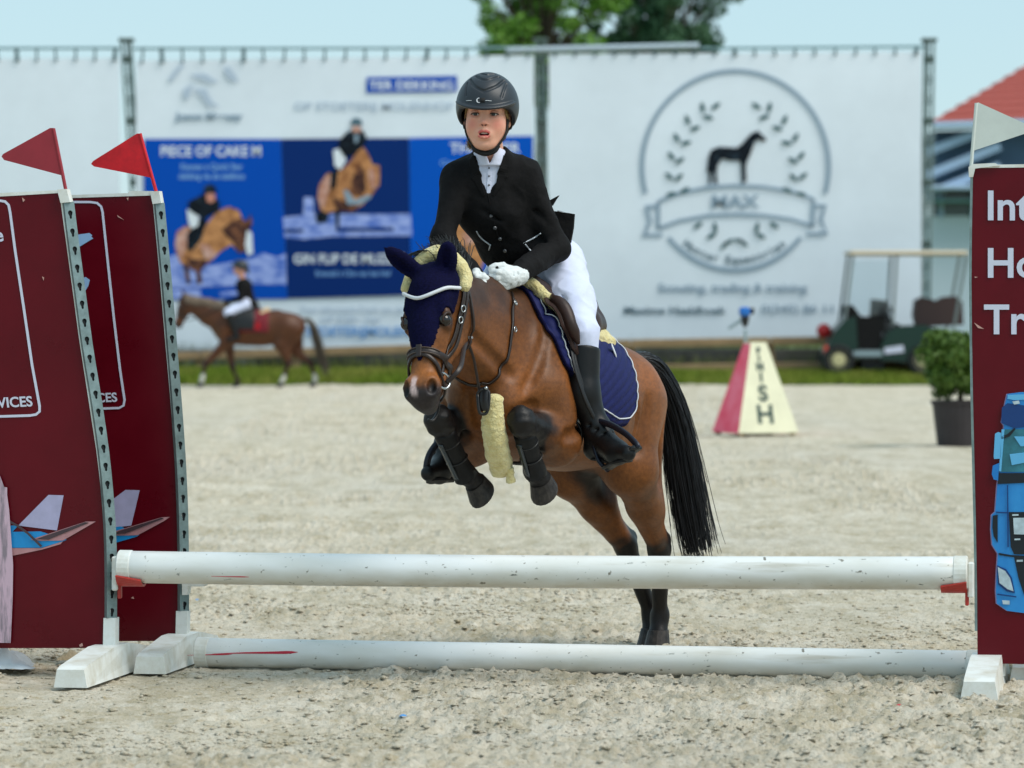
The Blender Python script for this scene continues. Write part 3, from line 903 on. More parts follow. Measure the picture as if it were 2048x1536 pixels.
# ================================================================== trees behind
def leaf_cloud(clusters, n, size, seed, flat=.0):
    """leaf faces spread through ellipsoidal clumps"""
    rg = np.random.default_rng(seed)
    c = np.array([q[:3] for q in clusters]); r = np.array([q[3] for q in clusters])
    pr = r ** 2.2; k = rg.choice(len(c), n, p=pr / pr.sum())
    d = N(rg.normal(size=(n, 3))); rad = rg.uniform(.15, 1, n) ** .45
    p = c[k] + d * (r[k] * rad)[:, None] * np.array([1, 1, .8])
    a = N(rg.normal(size=(n, 3)) + d * .6); u = N(np.cross(a, rg.normal(size=(n, 3)))); w = np.cross(a, u)
    s = size * rg.uniform(.6, 1.35, n)[:, None]
    v = np.stack([p - u * s, p - w * s * .45 + a * s * .12, p + u * s, p + w * s * .45 + a * s * .12], 1)
    return v.reshape(-1, 3), np.arange(4 * n).reshape(-1, 4)
M_bark = mat('bark', lin(86, 72, 58), .9, var=.3, vscale=4, bump=.6, bscale=20)
def tree(px, Y, zc, rx, rz, label, m, seed, nleaf, size, skew=0, ncl=110):
    rg = np.random.default_rng(seed)
    X = (px - 1024) * Y / FPX
    t = thing('broadleaf_tree', label, 'tree', (X, Y, .17), group='trees behind the banners')
    parts = [tube(crom([[X, Y, 0], [X + .1, Y, 2], [X - .05, Y, 4.2], [X, Y, zc - rz * .3]], 14), np.linspace(.24, .07, 14), 9)]
    cl = []
    for i in range(ncl):
        a = rg.uniform(0, 2 * math.pi); e = rg.uniform(-.75, 1); rr = math.sqrt(1 - min(e * e, .95)) * rg.uniform(.0, 1.12)
        c = np.array([X + math.cos(a) * rx * rr + skew * e, Y + math.sin(a) * rx * rr, zc + e * rz])
        cl.append((*c, rg.uniform(.3, .8) * rx * .36))
        st = np.array([X, Y, zc - rz * .8 + rg.uniform(0, .8)])
        parts.append(tube(crom([st, (st + c) / 2 + [0, 0, .25], c], 7), np.linspace(.045, .012, 7), 6))
    obj('trunk', *join(*parts), M_bark, t, smooth=True)
    v, f = leaf_cloud(cl, nleaf, size, seed)
    obj('crown', v, f, m, t)
    return t
M_lf1 = mat('leaf_bright', lin(88, 136, 36), .6, spec=.3, col2=lin(124, 160, 72), vscale=1.6)
M_lf2 = mat('leaf_dark', lin(44, 86, 58), .6, spec=.3, col2=lin(86, 120, 88), vscale=1.6)
tree(1085, 95, 7.5, 1.55, 2.4, 'bright green leafy tree top showing above the middle truss', M_lf1, 3, 17000, .075)
tree(1318, 98, 7.6, 1.95, 2.6, 'dark green leafy tree top right of the bright green one', M_lf2, 6, 27000, .075)

# ================================================================== red-roofed building on the right
YH = 108.0
hs = thing('red_roofed_barn', 'long barn with red tiled roof and grey cladding at far right', 'building', P(2060, 760, YH)[:2].tolist() + [.17])
M_roof = mat('red_tiles', lin(170, 84, 74), .8, var=.12, vscale=8)
M_clad = mat('grey_blue_cladding', lin(70, 92, 112), .7, var=.15, vscale=1.5)
M_bw = mat('barn_white', lin(206, 216, 226), .6)
M_trim = mat('barn_trim', lin(168, 190, 214), .5)
def slab(pts, depth, y0=YH):
    o = np.array([P(x, y, y0)[[0, 2]] for x, y in pts])
    v, f = prism(o, (0, y0, 0), (1, 0, 0), (0, 0, 1), (0, 1, 0), depth)
    return v, f
# roof slope: eave towards the camera, ridge behind; hip end at the left
e0, e1 = P(1862, 246, YH - .6), P(2420, 226, YH - .6)
r0, r1 = P(2075, 118, YH + 5) , P(2420, 95, YH + 5)
bk0, bk1 = P(1930, 246, YH + 10.6), P(2420, 226, YH + 10.6)
tv = [e0, e1, r1, r0, bk0, bk1]
nroof = 9
rows = []
for i in range(nroof):
    a, b_ = i / nroof, (i + 1) / nroof + .012
    A0, A1 = e0 + (r0 - e0) * a, e1 + (r1 - e1) * a
    B0, B1 = e0 + (r0 - e0) * b_, e1 + (r1 - e1) * b_
    up = np.array([0, -.03, .06])
    v8 = np.array([A0 + up, A1 + up, B1, B0, A0, A1, B1 - up, B0 - up])
    obj('tile_course', v8, [[0, 1, 2, 3], [4, 7, 6, 5], [0, 4, 5, 1], [1, 5, 6, 2], [2, 6, 7, 3], [3, 7, 4, 0]], M_roof, hs)
obj('roof_body', np.array(tv) - [0, 0, .12], [[0, 1, 2, 3], [3, 2, 5, 4], [0, 3, 4], [1, 5, 2], [0, 4, 5, 1]], M_roof, hs)
obj('eave_gutter', *tube([P(1862, 252, YH - .7), P(2420, 234, YH - .7)], .09, 8), M_trim, hs)
obj('upper_wall', *slab([(1872, 262), (2420, 244), (2420, 372), (1872, 366)], 9), M_clad, hs)
for y0, y1 in ((306, 258), (352, 302), (392, 342)):
    a, b_ = P(1850, y0, YH - .35), P(2000, y1 - 10, YH - .35)
    d = N(b_ - a); ez = N(np.array([0, 0, 1.]) - d * d[2]); ey = np.cross(ez, d)
    obj('sloping_beam', *bbox_((a + b_) / 2, (np.linalg.norm(b_ - a), .2, .22), .02, np.stack([d, ey, ez], 1)), M_trim, hs)
obj('window_band', *slab([(1866, 380), (2420, 384), (2420, 432), (1866, 432)], 8.5, YH + .2), mat('barn_glass', lin(66, 92, 90), .15, spec=.6, var=.3, vscale=.6), hs)
for i in range(8):
    x = 1880 + i * 62
    obj('window_post', *slab([(x, 376), (x + 7, 376), (x + 7, 436), (x, 436)], .3, YH - .05), M_trim, hs)
obj('canopy', *bbox_(P(2140, 376, YH - .5), (7.2, 1.2, .12), .02), M_trim, hs)
obj('canopy', *bbox_(P(2140, 402, YH - .3), (7.2, .8, .08), .02), mat('barn_green', lin(120, 160, 166), .6), hs)
obj('lower_wall', *slab([(1856, 432), (2420, 432), (2420, 761), (1856, 761)], 9, YH), M_bw, hs)
# ================================================================== the jump
EX = N(np.array([2.825, -.45, 0])); EY = np.array([-EX[1], EX[0], 0]); EZ = np.array([0, 0, 1.])
RZJ = math.atan2(EX[1], EX[0])
CAMP = np.array([0, 0, CAM_H])
def PL(px, py, o, off=0.0):
    """point on the upright plane through o that runs along the jump; off metres before it"""
    d = P(px, py, 1.0) - CAMP
    t = ((o - EY * off - CAMP) @ EY) / (d @ EY)
    return CAMP + d * t
def poly_on(pts, o, off, th):
    """solid plate: outline in pixels on the jump plane, front face off metres before o"""
    w = np.array([PL(x, y, o, off) for x, y in pts]); n = len(w)
    a = sum((w[i] @ EX) * (w[(i + 1) % n][2]) - (w[(i + 1) % n] @ EX) * w[i][2] for i in range(n))
    if a < 0: w = w[::-1]
    v = np.vstack([w, w + EY * th])
    return v, [list(range(n)), list(range(n, 2 * n))[::-1]] + [[i, n + i, n + (i + 1) % n, (i + 1) % n] for i in range(n)]
def stroke(pts, w):
    p = np.array(pts, float); t = N(np.gradient(p, axis=0)); n = np.stack([-t[:, 1], t[:, 0]], 1)
    return [tuple(q) for q in p + n * w / 2] + [tuple(q) for q in (p - n * w / 2)[::-1]]

M_maroon = mat('maroon_panel', lin(92, 4, 20), .32, spec=.22, var=.12, vscale=2.5, rvar=.06)
M_white_pl = mat('white_plastic', lin(228, 230, 226), .5, var=.08, vscale=9, col2=lin(204, 200, 186), vpos=(.45, .7))
M_galv = mat('galvanised_steel', lin(128, 146, 146), .45, .6, var=.2, vscale=22)
M_redcup = mat('red_plastic', lin(176, 52, 44), .45, var=.15, vscale=15)
M_print = mat('panel_print_white', lin(206, 208, 226), .4)
M_lavp = mat('panel_print_lavender', lin(172, 168, 200), .4, var=.12, vscale=9)
M_cyan = mat('panel_print_cyan', lin(26, 140, 206), .4, var=.1, vscale=10)
M_pinkp = mat('panel_print_pink', lin(182, 132, 136), .4, var=.12, vscale=12)
M_dkp = mat('panel_print_dark', lin(72, 56, 62), .4, var=.2, vscale=16)
M_ltb = mat('panel_print_light_blue', lin(150, 186, 224), .4)
M_slot_shade = mat('slot_shade', lin(26, 30, 32), .7)  # dark colour standing in for the shade inside the hollow post
M_scr = mat('scratched_paint', lin(196, 150, 140), .6)

def perforated(line, o, width, facing, off, pitch=.060):
    """galvanised channel with real keyhole slots along a line of pixels"""
    c = np.array([PL(x, y, o, off) for x, y in line])
    q = crom(c, 400); L = np.concatenate([[0], np.cumsum(np.linalg.norm(np.diff(q, axis=0), axis=1))])
    k = int(L[-1] / pitch)
    at = lambda s: np.array([np.interp(s, L, q[:, i]) for i in range(3)])
    nrm = N(facing); V, F = [], []
    def add(vs, fs):
        n = len(V); V.extend(vs); F.extend([[i + n for i in f] for f in fs])
    hole = []
    for i in range(16):
        a = 2 * math.pi * i / 16 + math.pi / 16
        x, y = math.cos(a), math.sin(a)
        if y > -.3: hole.append((x * .0085, y * .0085 - .006))
        else: hole.append((np.sign(x) * .0042 * min(1, abs(x) * 2), .012 * -y + .004 if False else -.006 + y * .021))
    W = width / 2
    for i in range(k):
        s0, s1 = L[-1] * i / k, L[-1] * (i + 1) / k
        A, B_ = at(s0), at(s1); t = N(A - B_); sd = np.cross(t, nrm); m = (A + B_) / 2; hl = np.linalg.norm(A - B_) / 2
        rect = []
        for hx, hy in hole:
            a = math.atan2(hy / hl, hx / W); x, y = math.cos(a), math.sin(a); g = 1 / max(abs(x), abs(y)); rect.append((x * g * W, y * g * hl))
        # exact corners for a closed strip
        for cx, cy in ((W, hl), (-W, hl), (W, -hl), (-W, -hl)):
            j = min(range(16), key=lambda j: (rect[j][0] - cx) ** 2 + (rect[j][1] - cy) ** 2); rect[j] = (cx, cy)
        wpt = lambda p, dep=0: m + sd * p[0] + t * p[1] - nrm * dep
        vs = [wpt(p) for p in rect] + [wpt(p) for p in hole] + [wpt(p, .003) for p in hole]
        fs = [[j, (j + 1) % 16, 16 + (j + 1) % 16, 16 + j] for j in range(16)] + [[16 + j, 16 + (j + 1) % 16, 32 + (j + 1) % 16, 32 + j] for j in range(16)]
        add(vs, fs)
        c0 = [wpt((W, hl)), wpt((W, -hl)), wpt((W, -hl), .028), wpt((W, hl), .028), wpt((-W, hl)), wpt((-W, -hl)), wpt((-W, -hl), .028), wpt((-W, hl), .028)]
        add(c0, [[0, 1, 2, 3], [4, 7, 6, 5]])
    back = []
    for i in range(k + 1):
        p = at(L[-1] * i / k); back.append(p)
    back = np.array(back); t = N(np.gradient(back, axis=0)); sd = np.cross(-t, nrm)
    vs = np.concatenate([back + sd * W * .9 - nrm * .007, back - sd * W * .9 - nrm * .007]); n = len(back)  # strip added close behind the slots so they look shaded inside
    return (np.array(V), F), (vs, [[i, i + 1, n + i + 1, n + i] for i in range(n - 1)])

def foot(o, y0, y1, w=.112, hm=.102, ht=.068):
    prof = [(y0, 0.0), (y0, ht * .86), (y0 + .035, ht), (-.10, hm), (.10, hm), (y1 - .03, ht), (y1, ht * .8), (y1, 0.0)]
    v, f = prism(prof, (-w / 2, 0, 0), (0, 1, 0), (0, 0, 1), (1, 0, 0), w)
    # narrower tips and chamfered top edges
    v = np.array(v)
    for i in range(len(v)):
        if v[i, 2] > .05: v[i, 0] *= .82
    return o + v[:, :1] * EX + v[:, 1:2] * EY + v[:, 2:3] * EZ, [q[::-1] for q in f]

def cup(o_pole, sgn, parent, red=True):
    """jump cup: plate against the post, half-pipe under the pole; o_pole end centre of the pole"""
    m = M_redcup if red else M_white_pl
    pl = o_pole - EX * sgn * .022 - EZ * .022
    obj('cup_plate', *bbox_(pl, (.02, .05, .115), .004, np.stack([EX, EY, EZ], 1)), M_white_pl, parent)
    V, F = [], []
    n = 12
    for s, xo in enumerate((-.010, .075)):
        for r in (.0585, .0665):
            for i in range(n + 1):
                a = R(205 + 130 * i / n) if s == 0 else R(222 + 96 * i / n)
                V.append(o_pole + EX * sgn * xo + EY * math.cos(a) * r + EZ * math.sin(a) * r)
    m1 = n + 1
    for i in range(n):
        F += [[i, i + 1, 2 * m1 + i + 1, 2 * m1 + i], [m1 + i, 3 * m1 + i, 3 * m1 + i + 1, m1 + i + 1], [i, m1 + i, m1 + i + 1, i + 1], [2 * m1 + i, 2 * m1 + i + 1, 3 * m1 + i + 1, 3 * m1 + i]]
    F += [[0, 2 * m1, 3 * m1, m1], [n, m1 + n, 3 * m1 + n, 2 * m1 + n]]
    c = obj('cup', V, F, m, parent, smooth=False)
    obj('cup_pin', *bbox_(pl + EX * sgn * .013 - EZ * .055, (.012, .022, .06), .003, np.stack([EX, EY, EZ], 1)), m, parent)
    return c

def flag(tri, rod, o, m, label):
    t = thing('jump_flag', label, 'flag', PL(*rod[1], o, .0))
    obj('flag_cloth', *poly_on(tri, o, .004, .004), m, t)
    obj('flag_rod', *tube([PL(*rod[0], o, .002), PL(*rod[1], o, .002)], .006, 8), m, t)
    return t

O_FL = P(217, 1349, 14.62); O_BL = P(362, 1325, 15.10); O_RF = P(1992, 1373, 14.17)
for q in (O_FL, O_BL, O_RF): q[2] = 0

# ---- front left standard
fl = thing('jump_standard', 'front left maroon jump standard with white frame and red cup holding the pole', 'jump standard', O_FL, RZJ, 'maroon jump standards')
edge_fl = [(119, 384), (128, 450), (143, 560), (159, 680), (176, 790), (193, 900), (203, 980), (209, 1060), (212, 1150), (212, 1296)]
obj('panel', *poly_on([(-330, 400), (0, 393), (118, 386)] + edge_fl[1:] + [(-330, 1297)], O_FL, .0, .016), M_maroon, fl)
obj('edge_trim', *poly_on(stroke([(x + 4, y) for x, y in edge_fl[:-1]] + [(217, 1296)], 9), O_FL, .004, .03), M_white_pl, fl)
obj('top_trim', *poly_on([(-330, 393), (0, 386), (118, 380), (118, 386), (0, 393), (-330, 400)], O_FL, .003, .024), M_white_pl, fl)
obj('cap', *poly_on([(114, 379), (133, 378), (140, 404), (121, 406)], O_FL, .02, .045), M_white_pl, fl)
line = [(x + 5, y) for x, y in [(133, 404), (141, 470), (157, 590), (172, 700), (190, 810), (204, 910), (212, 990), (217, 1060), (219, 1140), (219, 1236)]]
(sv, sf), bk = perforated(line, O_FL, .037, -EY * .8 + EX * .6, .006)
st = obj('perforated_post', sv, sf, M_galv, fl); obj('slot_shade_strip', *bk, M_slot_shade, st)
obj('leg', *poly_on([(207, 1236), (231, 1236), (230, 1330), (205, 1330)], O_FL, .012, .05), M_white_pl, fl)
obj('foot', *foot(O_FL - EX * .0, -.50, .42), M_white_pl, fl)
# ---- back left standard
bl = thing('jump_standard', 'back left maroon jump standard behind the front one with empty white cup', 'jump standard', O_BL, RZJ, 'maroon jump standards')
edge_bl = [(304, 388), (310, 450), (320, 560), (330, 680), (340, 790), (350, 900), (354, 980), (357, 1060), (358, 1150), (358, 1282)]
obj('panel', *poly_on([(-250, 399), (140, 396), (303, 391)] + edge_bl[1:] + [(-250, 1284)], O_BL, .0, .016), M_maroon, bl)
obj('edge_trim', *poly_on(stroke([(x + 4, y) for x, y in edge_bl[:-1]] + [(362, 1282)], 8), O_BL, .004, .03), M_white_pl, bl)
obj('top_trim', *poly_on([(-250, 393), (140, 390), (256, 386), (258, 382), (303, 382), (303, 391), (140, 396), (-250, 399)], O_BL, .003, .024), M_white_pl, bl)
obj('cap', *poly_on([(300, 383), (318, 382), (322, 406), (305, 408)], O_BL, .02, .045), M_white_pl, bl)
line = [(x + 3, y) for x, y in [(317, 406), (324, 480), (334, 590), (343, 700), (352, 810), (359, 910), (363, 990), (365, 1060), (366, 1140), (366, 1222)]]
(sv, sf), bk = perforated(line, O_BL, .035, -EY * .8 + EX * .6, .006)
st = obj('perforated_post', sv, sf, M_galv, bl); obj('slot_shade_strip', *bk, M_slot_shade, st)
obj('leg', *poly_on([(352, 1222), (374, 1222), (373, 1312), (350, 1312)], O_BL, .012, .05), M_white_pl, bl)
obj('foot', *foot(O_BL, -.46, .40), M_white_pl, bl)
obj('cup', *poly_on([(362, 1156), (402, 1157), (411, 1164), (407, 1173), (364, 1173)], O_BL, .03, .06), M_white_pl, bl)
obj('cup_plate', *poly_on([(364, 1173), (376, 1173), (374, 1190), (364, 1190)], O_BL, .03, .05), M_white_pl, bl)
# ---- right standard
rf = thing('jump_standard', 'right maroon jump standard with large white lettering and blue truck picture', 'jump standard', O_RF, RZJ, 'maroon jump standards')
edge_rf = [(1946, 336), (1944, 450), (1943, 560), (1944, 680), (1946, 800), (1949, 930), (1952, 1060), (1954, 1180), (1955, 1326)]
obj('panel', *poly_on(edge_rf + [(2470, 1340), (2470, 330)], O_RF, .0, .016), M_maroon, rf)
obj('edge_trim', *poly_on(stroke([(x - 2.5, y) for x, y in edge_rf[:-1]] + [(1952, 1262)], 5), O_RF, .004, .03), M_galv, rf)
obj('top_trim', *poly_on([(1946, 330), (2470, 322), (2470, 330), (1946, 336)], O_RF, .003, .024), M_white_pl, rf)
obj('cap', *poly_on([(1937, 334), (1946, 328), (1990, 326), (2000, 331), (1950, 337), (1946, 354), (1938, 354)], O_RF, .015, .04), M_white_pl, rf)
obj('leg', *poly_on([(1958, 1318), (2010, 1318), (2010, 1352), (1956, 1352)], O_RF, -.02, .05), M_white_pl, rf)
obj('foot', *foot(O_RF - EX * .03, -.50, .42, .12, .104), M_white_pl, rf)
O_RB = P(2066, 1345, 14.70); O_RB[2] = 0
rb = thing('jump_standard', 'white foot and leg of the back right jump standard, mostly hidden', 'jump standard', O_RB, RZJ, 'maroon jump standards')
obj('foot', *foot(O_RB, -.50, .42, .12, .104), M_white_pl, rb)
obj('leg', *bbox_(O_RB + EZ * .25, (.06, .05, .26), .004, np.stack([EX, EY, EZ], 1)), M_white_pl, rb)
obj('panel', *bbox_(O_RB + EX * .42 + EZ * .95, (.8, .016, 1.5), .003, np.stack([EX, EY, EZ], 1)), M_maroon, rb)

# ---- print on the panels
def panel_word(parent, s, px, py, h, o, m, align='LEFT', bold=.02, lean=0.0, tilt=0.0, width=None):
    p = PL(px, py, o, .0035); sc = FPX / (p @ np.array([0, 1, 0]))
    size = h / sc / .70
    v, f = text_mesh(s, size, .002, bold * size, align)
    if width: v[:, 0] *= width / sc / (v[:, 0].max() - v[:, 0].min())
    ex = EX * math.cos(tilt) + EZ * math.sin(tilt)
    ey = N(EZ * math.cos(lean) - EX * math.sin(lean))
    return obj('lettering', *put((v, f), p, ex, ey, -EY), m, parent)
obj('printed_frame', *poly_on(stroke([(-320, 402), (-100, 402), (-2, 401), (10, 403), (17, 410), (20, 424), (30, 500), (48, 620), (64, 730), (79, 812), (79, 823), (72, 829), (60, 831), (-100, 836), (-320, 838)], 5), O_FL, .003, .002), M_print, fl)
panel_word(fl, 'SERVICES', 66, 812, 20, O_FL, M_print, 'RIGHT', .02, .13, .05)
panel_word(fl, 'Horse', 8, 482, 27, O_FL, M_print, 'RIGHT', .02, .13, .03)
def c6(pts): return [(x * .4035, 780 + y * .4035) for x, y in pts]
def c4(pts): return [(x * .3646, 240 + y * .3646) for x, y in pts]
obj('printed_tail_fin', *poly_on(c6([(240, 520), (315, 522), (282, 696), (90, 672)]), O_FL, .003, .002), M_lavp, fl)
obj('printed_fuselage', *poly_on(c6([(40, 672), (90, 672), (62, 703), (200, 701), (330, 742), (318, 748), (205, 782), (40, 782)]), O_FL, .0035, .002), M_cyan, fl)
obj('printed_belly', *poly_on(c6([(40, 784), (205, 784), (312, 750), (300, 764), (205, 792), (40, 826)]), O_FL, .0035, .002), M_pinkp, fl)
obj('printed_tailplane', *poly_on(c6([(150, 742), (425, 652), (475, 652), (440, 672), (312, 746), (205, 748)]), O_FL, .006, .002), M_pinkp, fl)
obj('printed_tailplane_shade', *poly_on(c6([(180, 738), (420, 655), (440, 658), (240, 742)]), O_FL, .009, .002), M_dkp, fl)
obj('printed_wing_edge', *poly_on(c6(stroke([(44, 650), (90, 675), (140, 712), (205, 776)], 11)), O_FL, .012, .002), M_dkp, fl)
obj('printed_pale_shape', *poly_on([(-60, 930), (0, 952), (8, 974), (14, 975), (14, 990), (18, 1020), (26, 1130), (25, 1200), (21, 1286), (-60, 1284)], O_FL, .015, .002), mat('panel_print_pale_pink', lin(202, 172, 188), .45, col2=lin(140, 126, 136), vscale=7, stretch=(4, 4, .6), vpos=(.5, .62)), fl)
obj('printed_frame', *poly_on(stroke([(-200, 404), (60, 404), (180, 404), (194, 406), (202, 413), (205, 424), (215, 520), (228, 640), (240, 740), (249, 800), (247, 811), (238, 816), (60, 822), (-200, 828)], 4.5), O_BL, .003, .002), M_print, bl)
panel_word(bl, 'SERVICES', 235, 803, 18, O_BL, M_print, 'RIGHT', .02, .1, .04)
obj('printed_bird', *poly_on(c4([(330, 640), (415, 630), (490, 620), (505, 632), (500, 640), (511, 650), (490, 662), (425, 702), (340, 720)]), O_BL, .003, .002), M_ltb, bl)
obj('printed_bird', *poly_on(c4([(400, 870), (448, 868), (470, 862), (492, 878), (484, 910), (460, 950), (400, 960)]), O_BL, .003, .002), M_ltb, bl)
obj('printed_tail_fin', *poly_on(c6([(480, 600), (555, 545), (622, 495), (692, 497), (650, 672), (540, 684)]), O_BL, .003, .002), M_lavp, bl)
obj('printed_fuselage', *poly_on(c6([(480, 690), (600, 676), (640, 700), (690, 718), (680, 726), (574, 757), (480, 757)]), O_BL, .0035, .002), M_cyan, bl)
obj('printed_tailplane', *poly_on(c6([(540, 722), (575, 698), (800, 631), (842, 629), (815, 648), (682, 720)]), O_BL, .006, .002), M_pinkp, bl)
obj('printed_tailplane_shade', *poly_on(c6([(550, 716), (590, 698), (800, 633), (812, 636), (620, 712)]), O_BL, .009, .002), M_dkp, bl)
panel_word(rf, 'International', 1971, 439, 58, O_RF, M_print, 'LEFT', .018, 0, -.01)
panel_word(rf, 'Horse', 1971, 554, 58, O_RF, M_print, 'LEFT', .018)
panel_word(rf, 'Transport', 1968, 667, 58, O_RF, M_print, 'LEFT', .018)
# truck picture
def c7(pts): return [(1820 + x * .4427, 740 + y * .4427) for x, y in pts]
T = dict(b=mat('truck_blue', lin(16, 112, 190), .4, col2=lin(52, 150, 216), vscale=5, stretch=(1, 1, .4)), n=mat('truck_navy', lin(12, 58, 118), .4), g=mat('truck_glass', lin(52, 122, 138), .35, var=.3, vscale=9), k=mat('truck_black', lin(18, 26, 34), .4), w=mat('truck_chrome', lin(180, 198, 206), .4, var=.2, vscale=30), l=mat('truck_light_blue', lin(96, 176, 222), .4), h=mat('truck_outline', lin(150, 130, 170), .4))
cab = [(440, 108), (428, 160), (414, 236), (425, 252), (405, 460), (394, 520), (385, 640), (369, 655), (366, 720), (372, 790), (397, 830), (392, 900), (388, 1000), (392, 1055), (440, 1088), (515, 1098), (695, 1100), (695, 100), (500, 100)]
def grow(pts, k):
    p = np.array(pts, float); c = p.mean(0); return [tuple(q + np.array([-k, 0]) if q[0] < 500 else q) for q in p]
mir = lambda pts: [(1390 - x, y) for x, y in pts]
for fm_ in (lambda q: q, mir):
    obj('printed_outline', *poly_on(c7(fm_(grow(cab, 5))), O_RF, .003, .002), T['h'], rf)
    obj('printed_cab', *poly_on(c7(fm_(cab)), O_RF, .006, .002), T['b'], rf)
for nm, m, lay, pts in (('printed_visor', 'n', 2, [(415, 170), (440, 150), (515, 160), (695, 165), (695, 262), (515, 258), (470, 262), (412, 240)]),
        ('printed_windscreen', 'g', 2, [(427, 268), (470, 268), (695, 268), (695, 460), (410, 460)]),
        ('printed_wiper', 'k', 3, [(410, 300), (440, 290), (470, 262), (478, 266), (450, 300), (415, 312)]),
        ('printed_mirror', 'l', 3, [(384, 288), (398, 280), (411, 284), (410, 400), (380, 402), (378, 390)]),
        ('printed_mirror', 'b', 3, [(374, 432), (403, 420), (398, 500), (378, 494), (369, 470)]),
        ('printed_dash', 'k', 2, [(398, 466), (695, 464), (695, 502), (396, 515)]),
        ('printed_side_vent', 'k', 2, [(374, 658), (396, 654), (396, 780), (378, 752), (372, 710)]),
        ('printed_grille', 'k', 2, [(446, 642), (695, 640), (695, 840), (470, 832), (455, 800)]),
        ('printed_badge', 'w', 3, [(466, 668), (695, 666), (695, 748), (470, 742)]),
        ('printed_bar', 'w', 3, [(462, 652), (490, 651), (490, 658), (462, 659)]),
        ('printed_bar', 'w', 3, [(472, 762), (498, 761), (498, 768), (472, 769)]),
        ('printed_bar', 'w', 3, [(482, 858), (510, 857), (510, 866), (482, 867)]),
        ('printed_bumper_gap', 'k', 2, [(400, 826), (455, 836), (695, 848), (695, 1010), (515, 1016), (490, 940), (470, 846), (402, 836)]),
        ('printed_headlamp', 'w', 3, [(396, 890), (430, 908), (452, 940), (468, 1000), (440, 990), (404, 962)]),
        ('printed_roof_line', 'l', 2, [(442, 112), (695, 104), (695, 128), (470, 136), (440, 130)]),
        ('printed_roof_lamp', 'w', 3, [(462, 142), (492, 138), (496, 152), (470, 156)]),
        ('printed_pillar', 'l', 3, [(414, 268), (427, 268), (412, 458), (402, 458)]),
        ('printed_panel_line', 'n', 3, [(388, 640), (440, 642), (441, 648), (388, 646)]),
        ('printed_panel_line', 'n', 3, [(438, 520), (443, 520), (446, 800), (440, 800)]),
        ('printed_reflection', 'l', 3, [(470, 300), (560, 300), (600, 340), (500, 345)]),
        ('printed_reflection', 'l', 3, [(450, 380), (520, 372), (560, 410), (460, 430)]),
        ('printed_lamp_edge', 'n', 2, [(392, 882), (434, 900), (460, 938), (474, 1008), (436, 1000), (398, 968)]),
        ('printed_bumper_line', 'n', 3, [(394, 1010), (480, 1022), (480, 1028), (394, 1016)]),
        ('printed_fog_lamp', 'w', 3, [(416, 1040), (450, 1042), (450, 1060), (420, 1058)])):
    for fm_ in (lambda q: q, mir): obj(nm, *poly_on(c7(fm_(pts)), O_RF, .003 + .003 * lay, .002), T[m], rf)
# knocks and scratches in the panel foil
for o, par, pts in ((O_FL, fl, [(44, 395), (50, 400), (46, 404)]), (O_FL, fl, [(84, 553), (88, 555), (87, 561)]), (O_FL, fl, [(142, 506), (148, 507), (144, 509)]),
        (O_FL, fl, [(158, 1290), (164, 1286), (166, 1292), (160, 1294)]), (O_RF, rf, [(1948, 645), (1968, 658), (1956, 656)]), (O_RF, rf, [(1949, 553), (1956, 554), (1950, 556)]), (O_BL, bl, [(262, 1196), (266, 1193), (268, 1198)]),
        (O_BL, bl, [(253, 396), (257, 395), (256, 401)]), (O_BL, bl, [(234, 430), (248, 440), (236, 434)])):
    obj('chip', *poly_on(pts, o, .003, .002), M_scr, par)

# ---- flags
M_flag1 = mat('flag_dark_red', lin(150, 42, 54), .5, var=.1, vscale=8)
M_flag2 = mat('flag_red', lin(206, 24, 36), .5, var=.18, vscale=14)
M_flag3 = mat('flag_white', lin(206, 212, 206), .5, var=.06, vscale=10)
flag([(3, 313), (6, 308), (100, 256), (107, 256), (126, 350), (124, 351), (8, 320)], [(107, 257), (132, 382)], O_FL, M_flag1, 'dark red triangular flag on top of the front left standard')
flag([(182, 328), (186, 322), (274, 267), (281, 267), (303, 354), (300, 355), (188, 333)], [(280, 267), (313, 386)], O_BL, M_flag2, 'bright red triangular flag on top of the back left standard')
flag([(1952, 206), (1957, 205), (2070, 256), (2066, 262), (1948, 301)], [(1953, 206), (1942, 336)], O_RF, M_flag3, 'white triangular flag on top of the right standard')

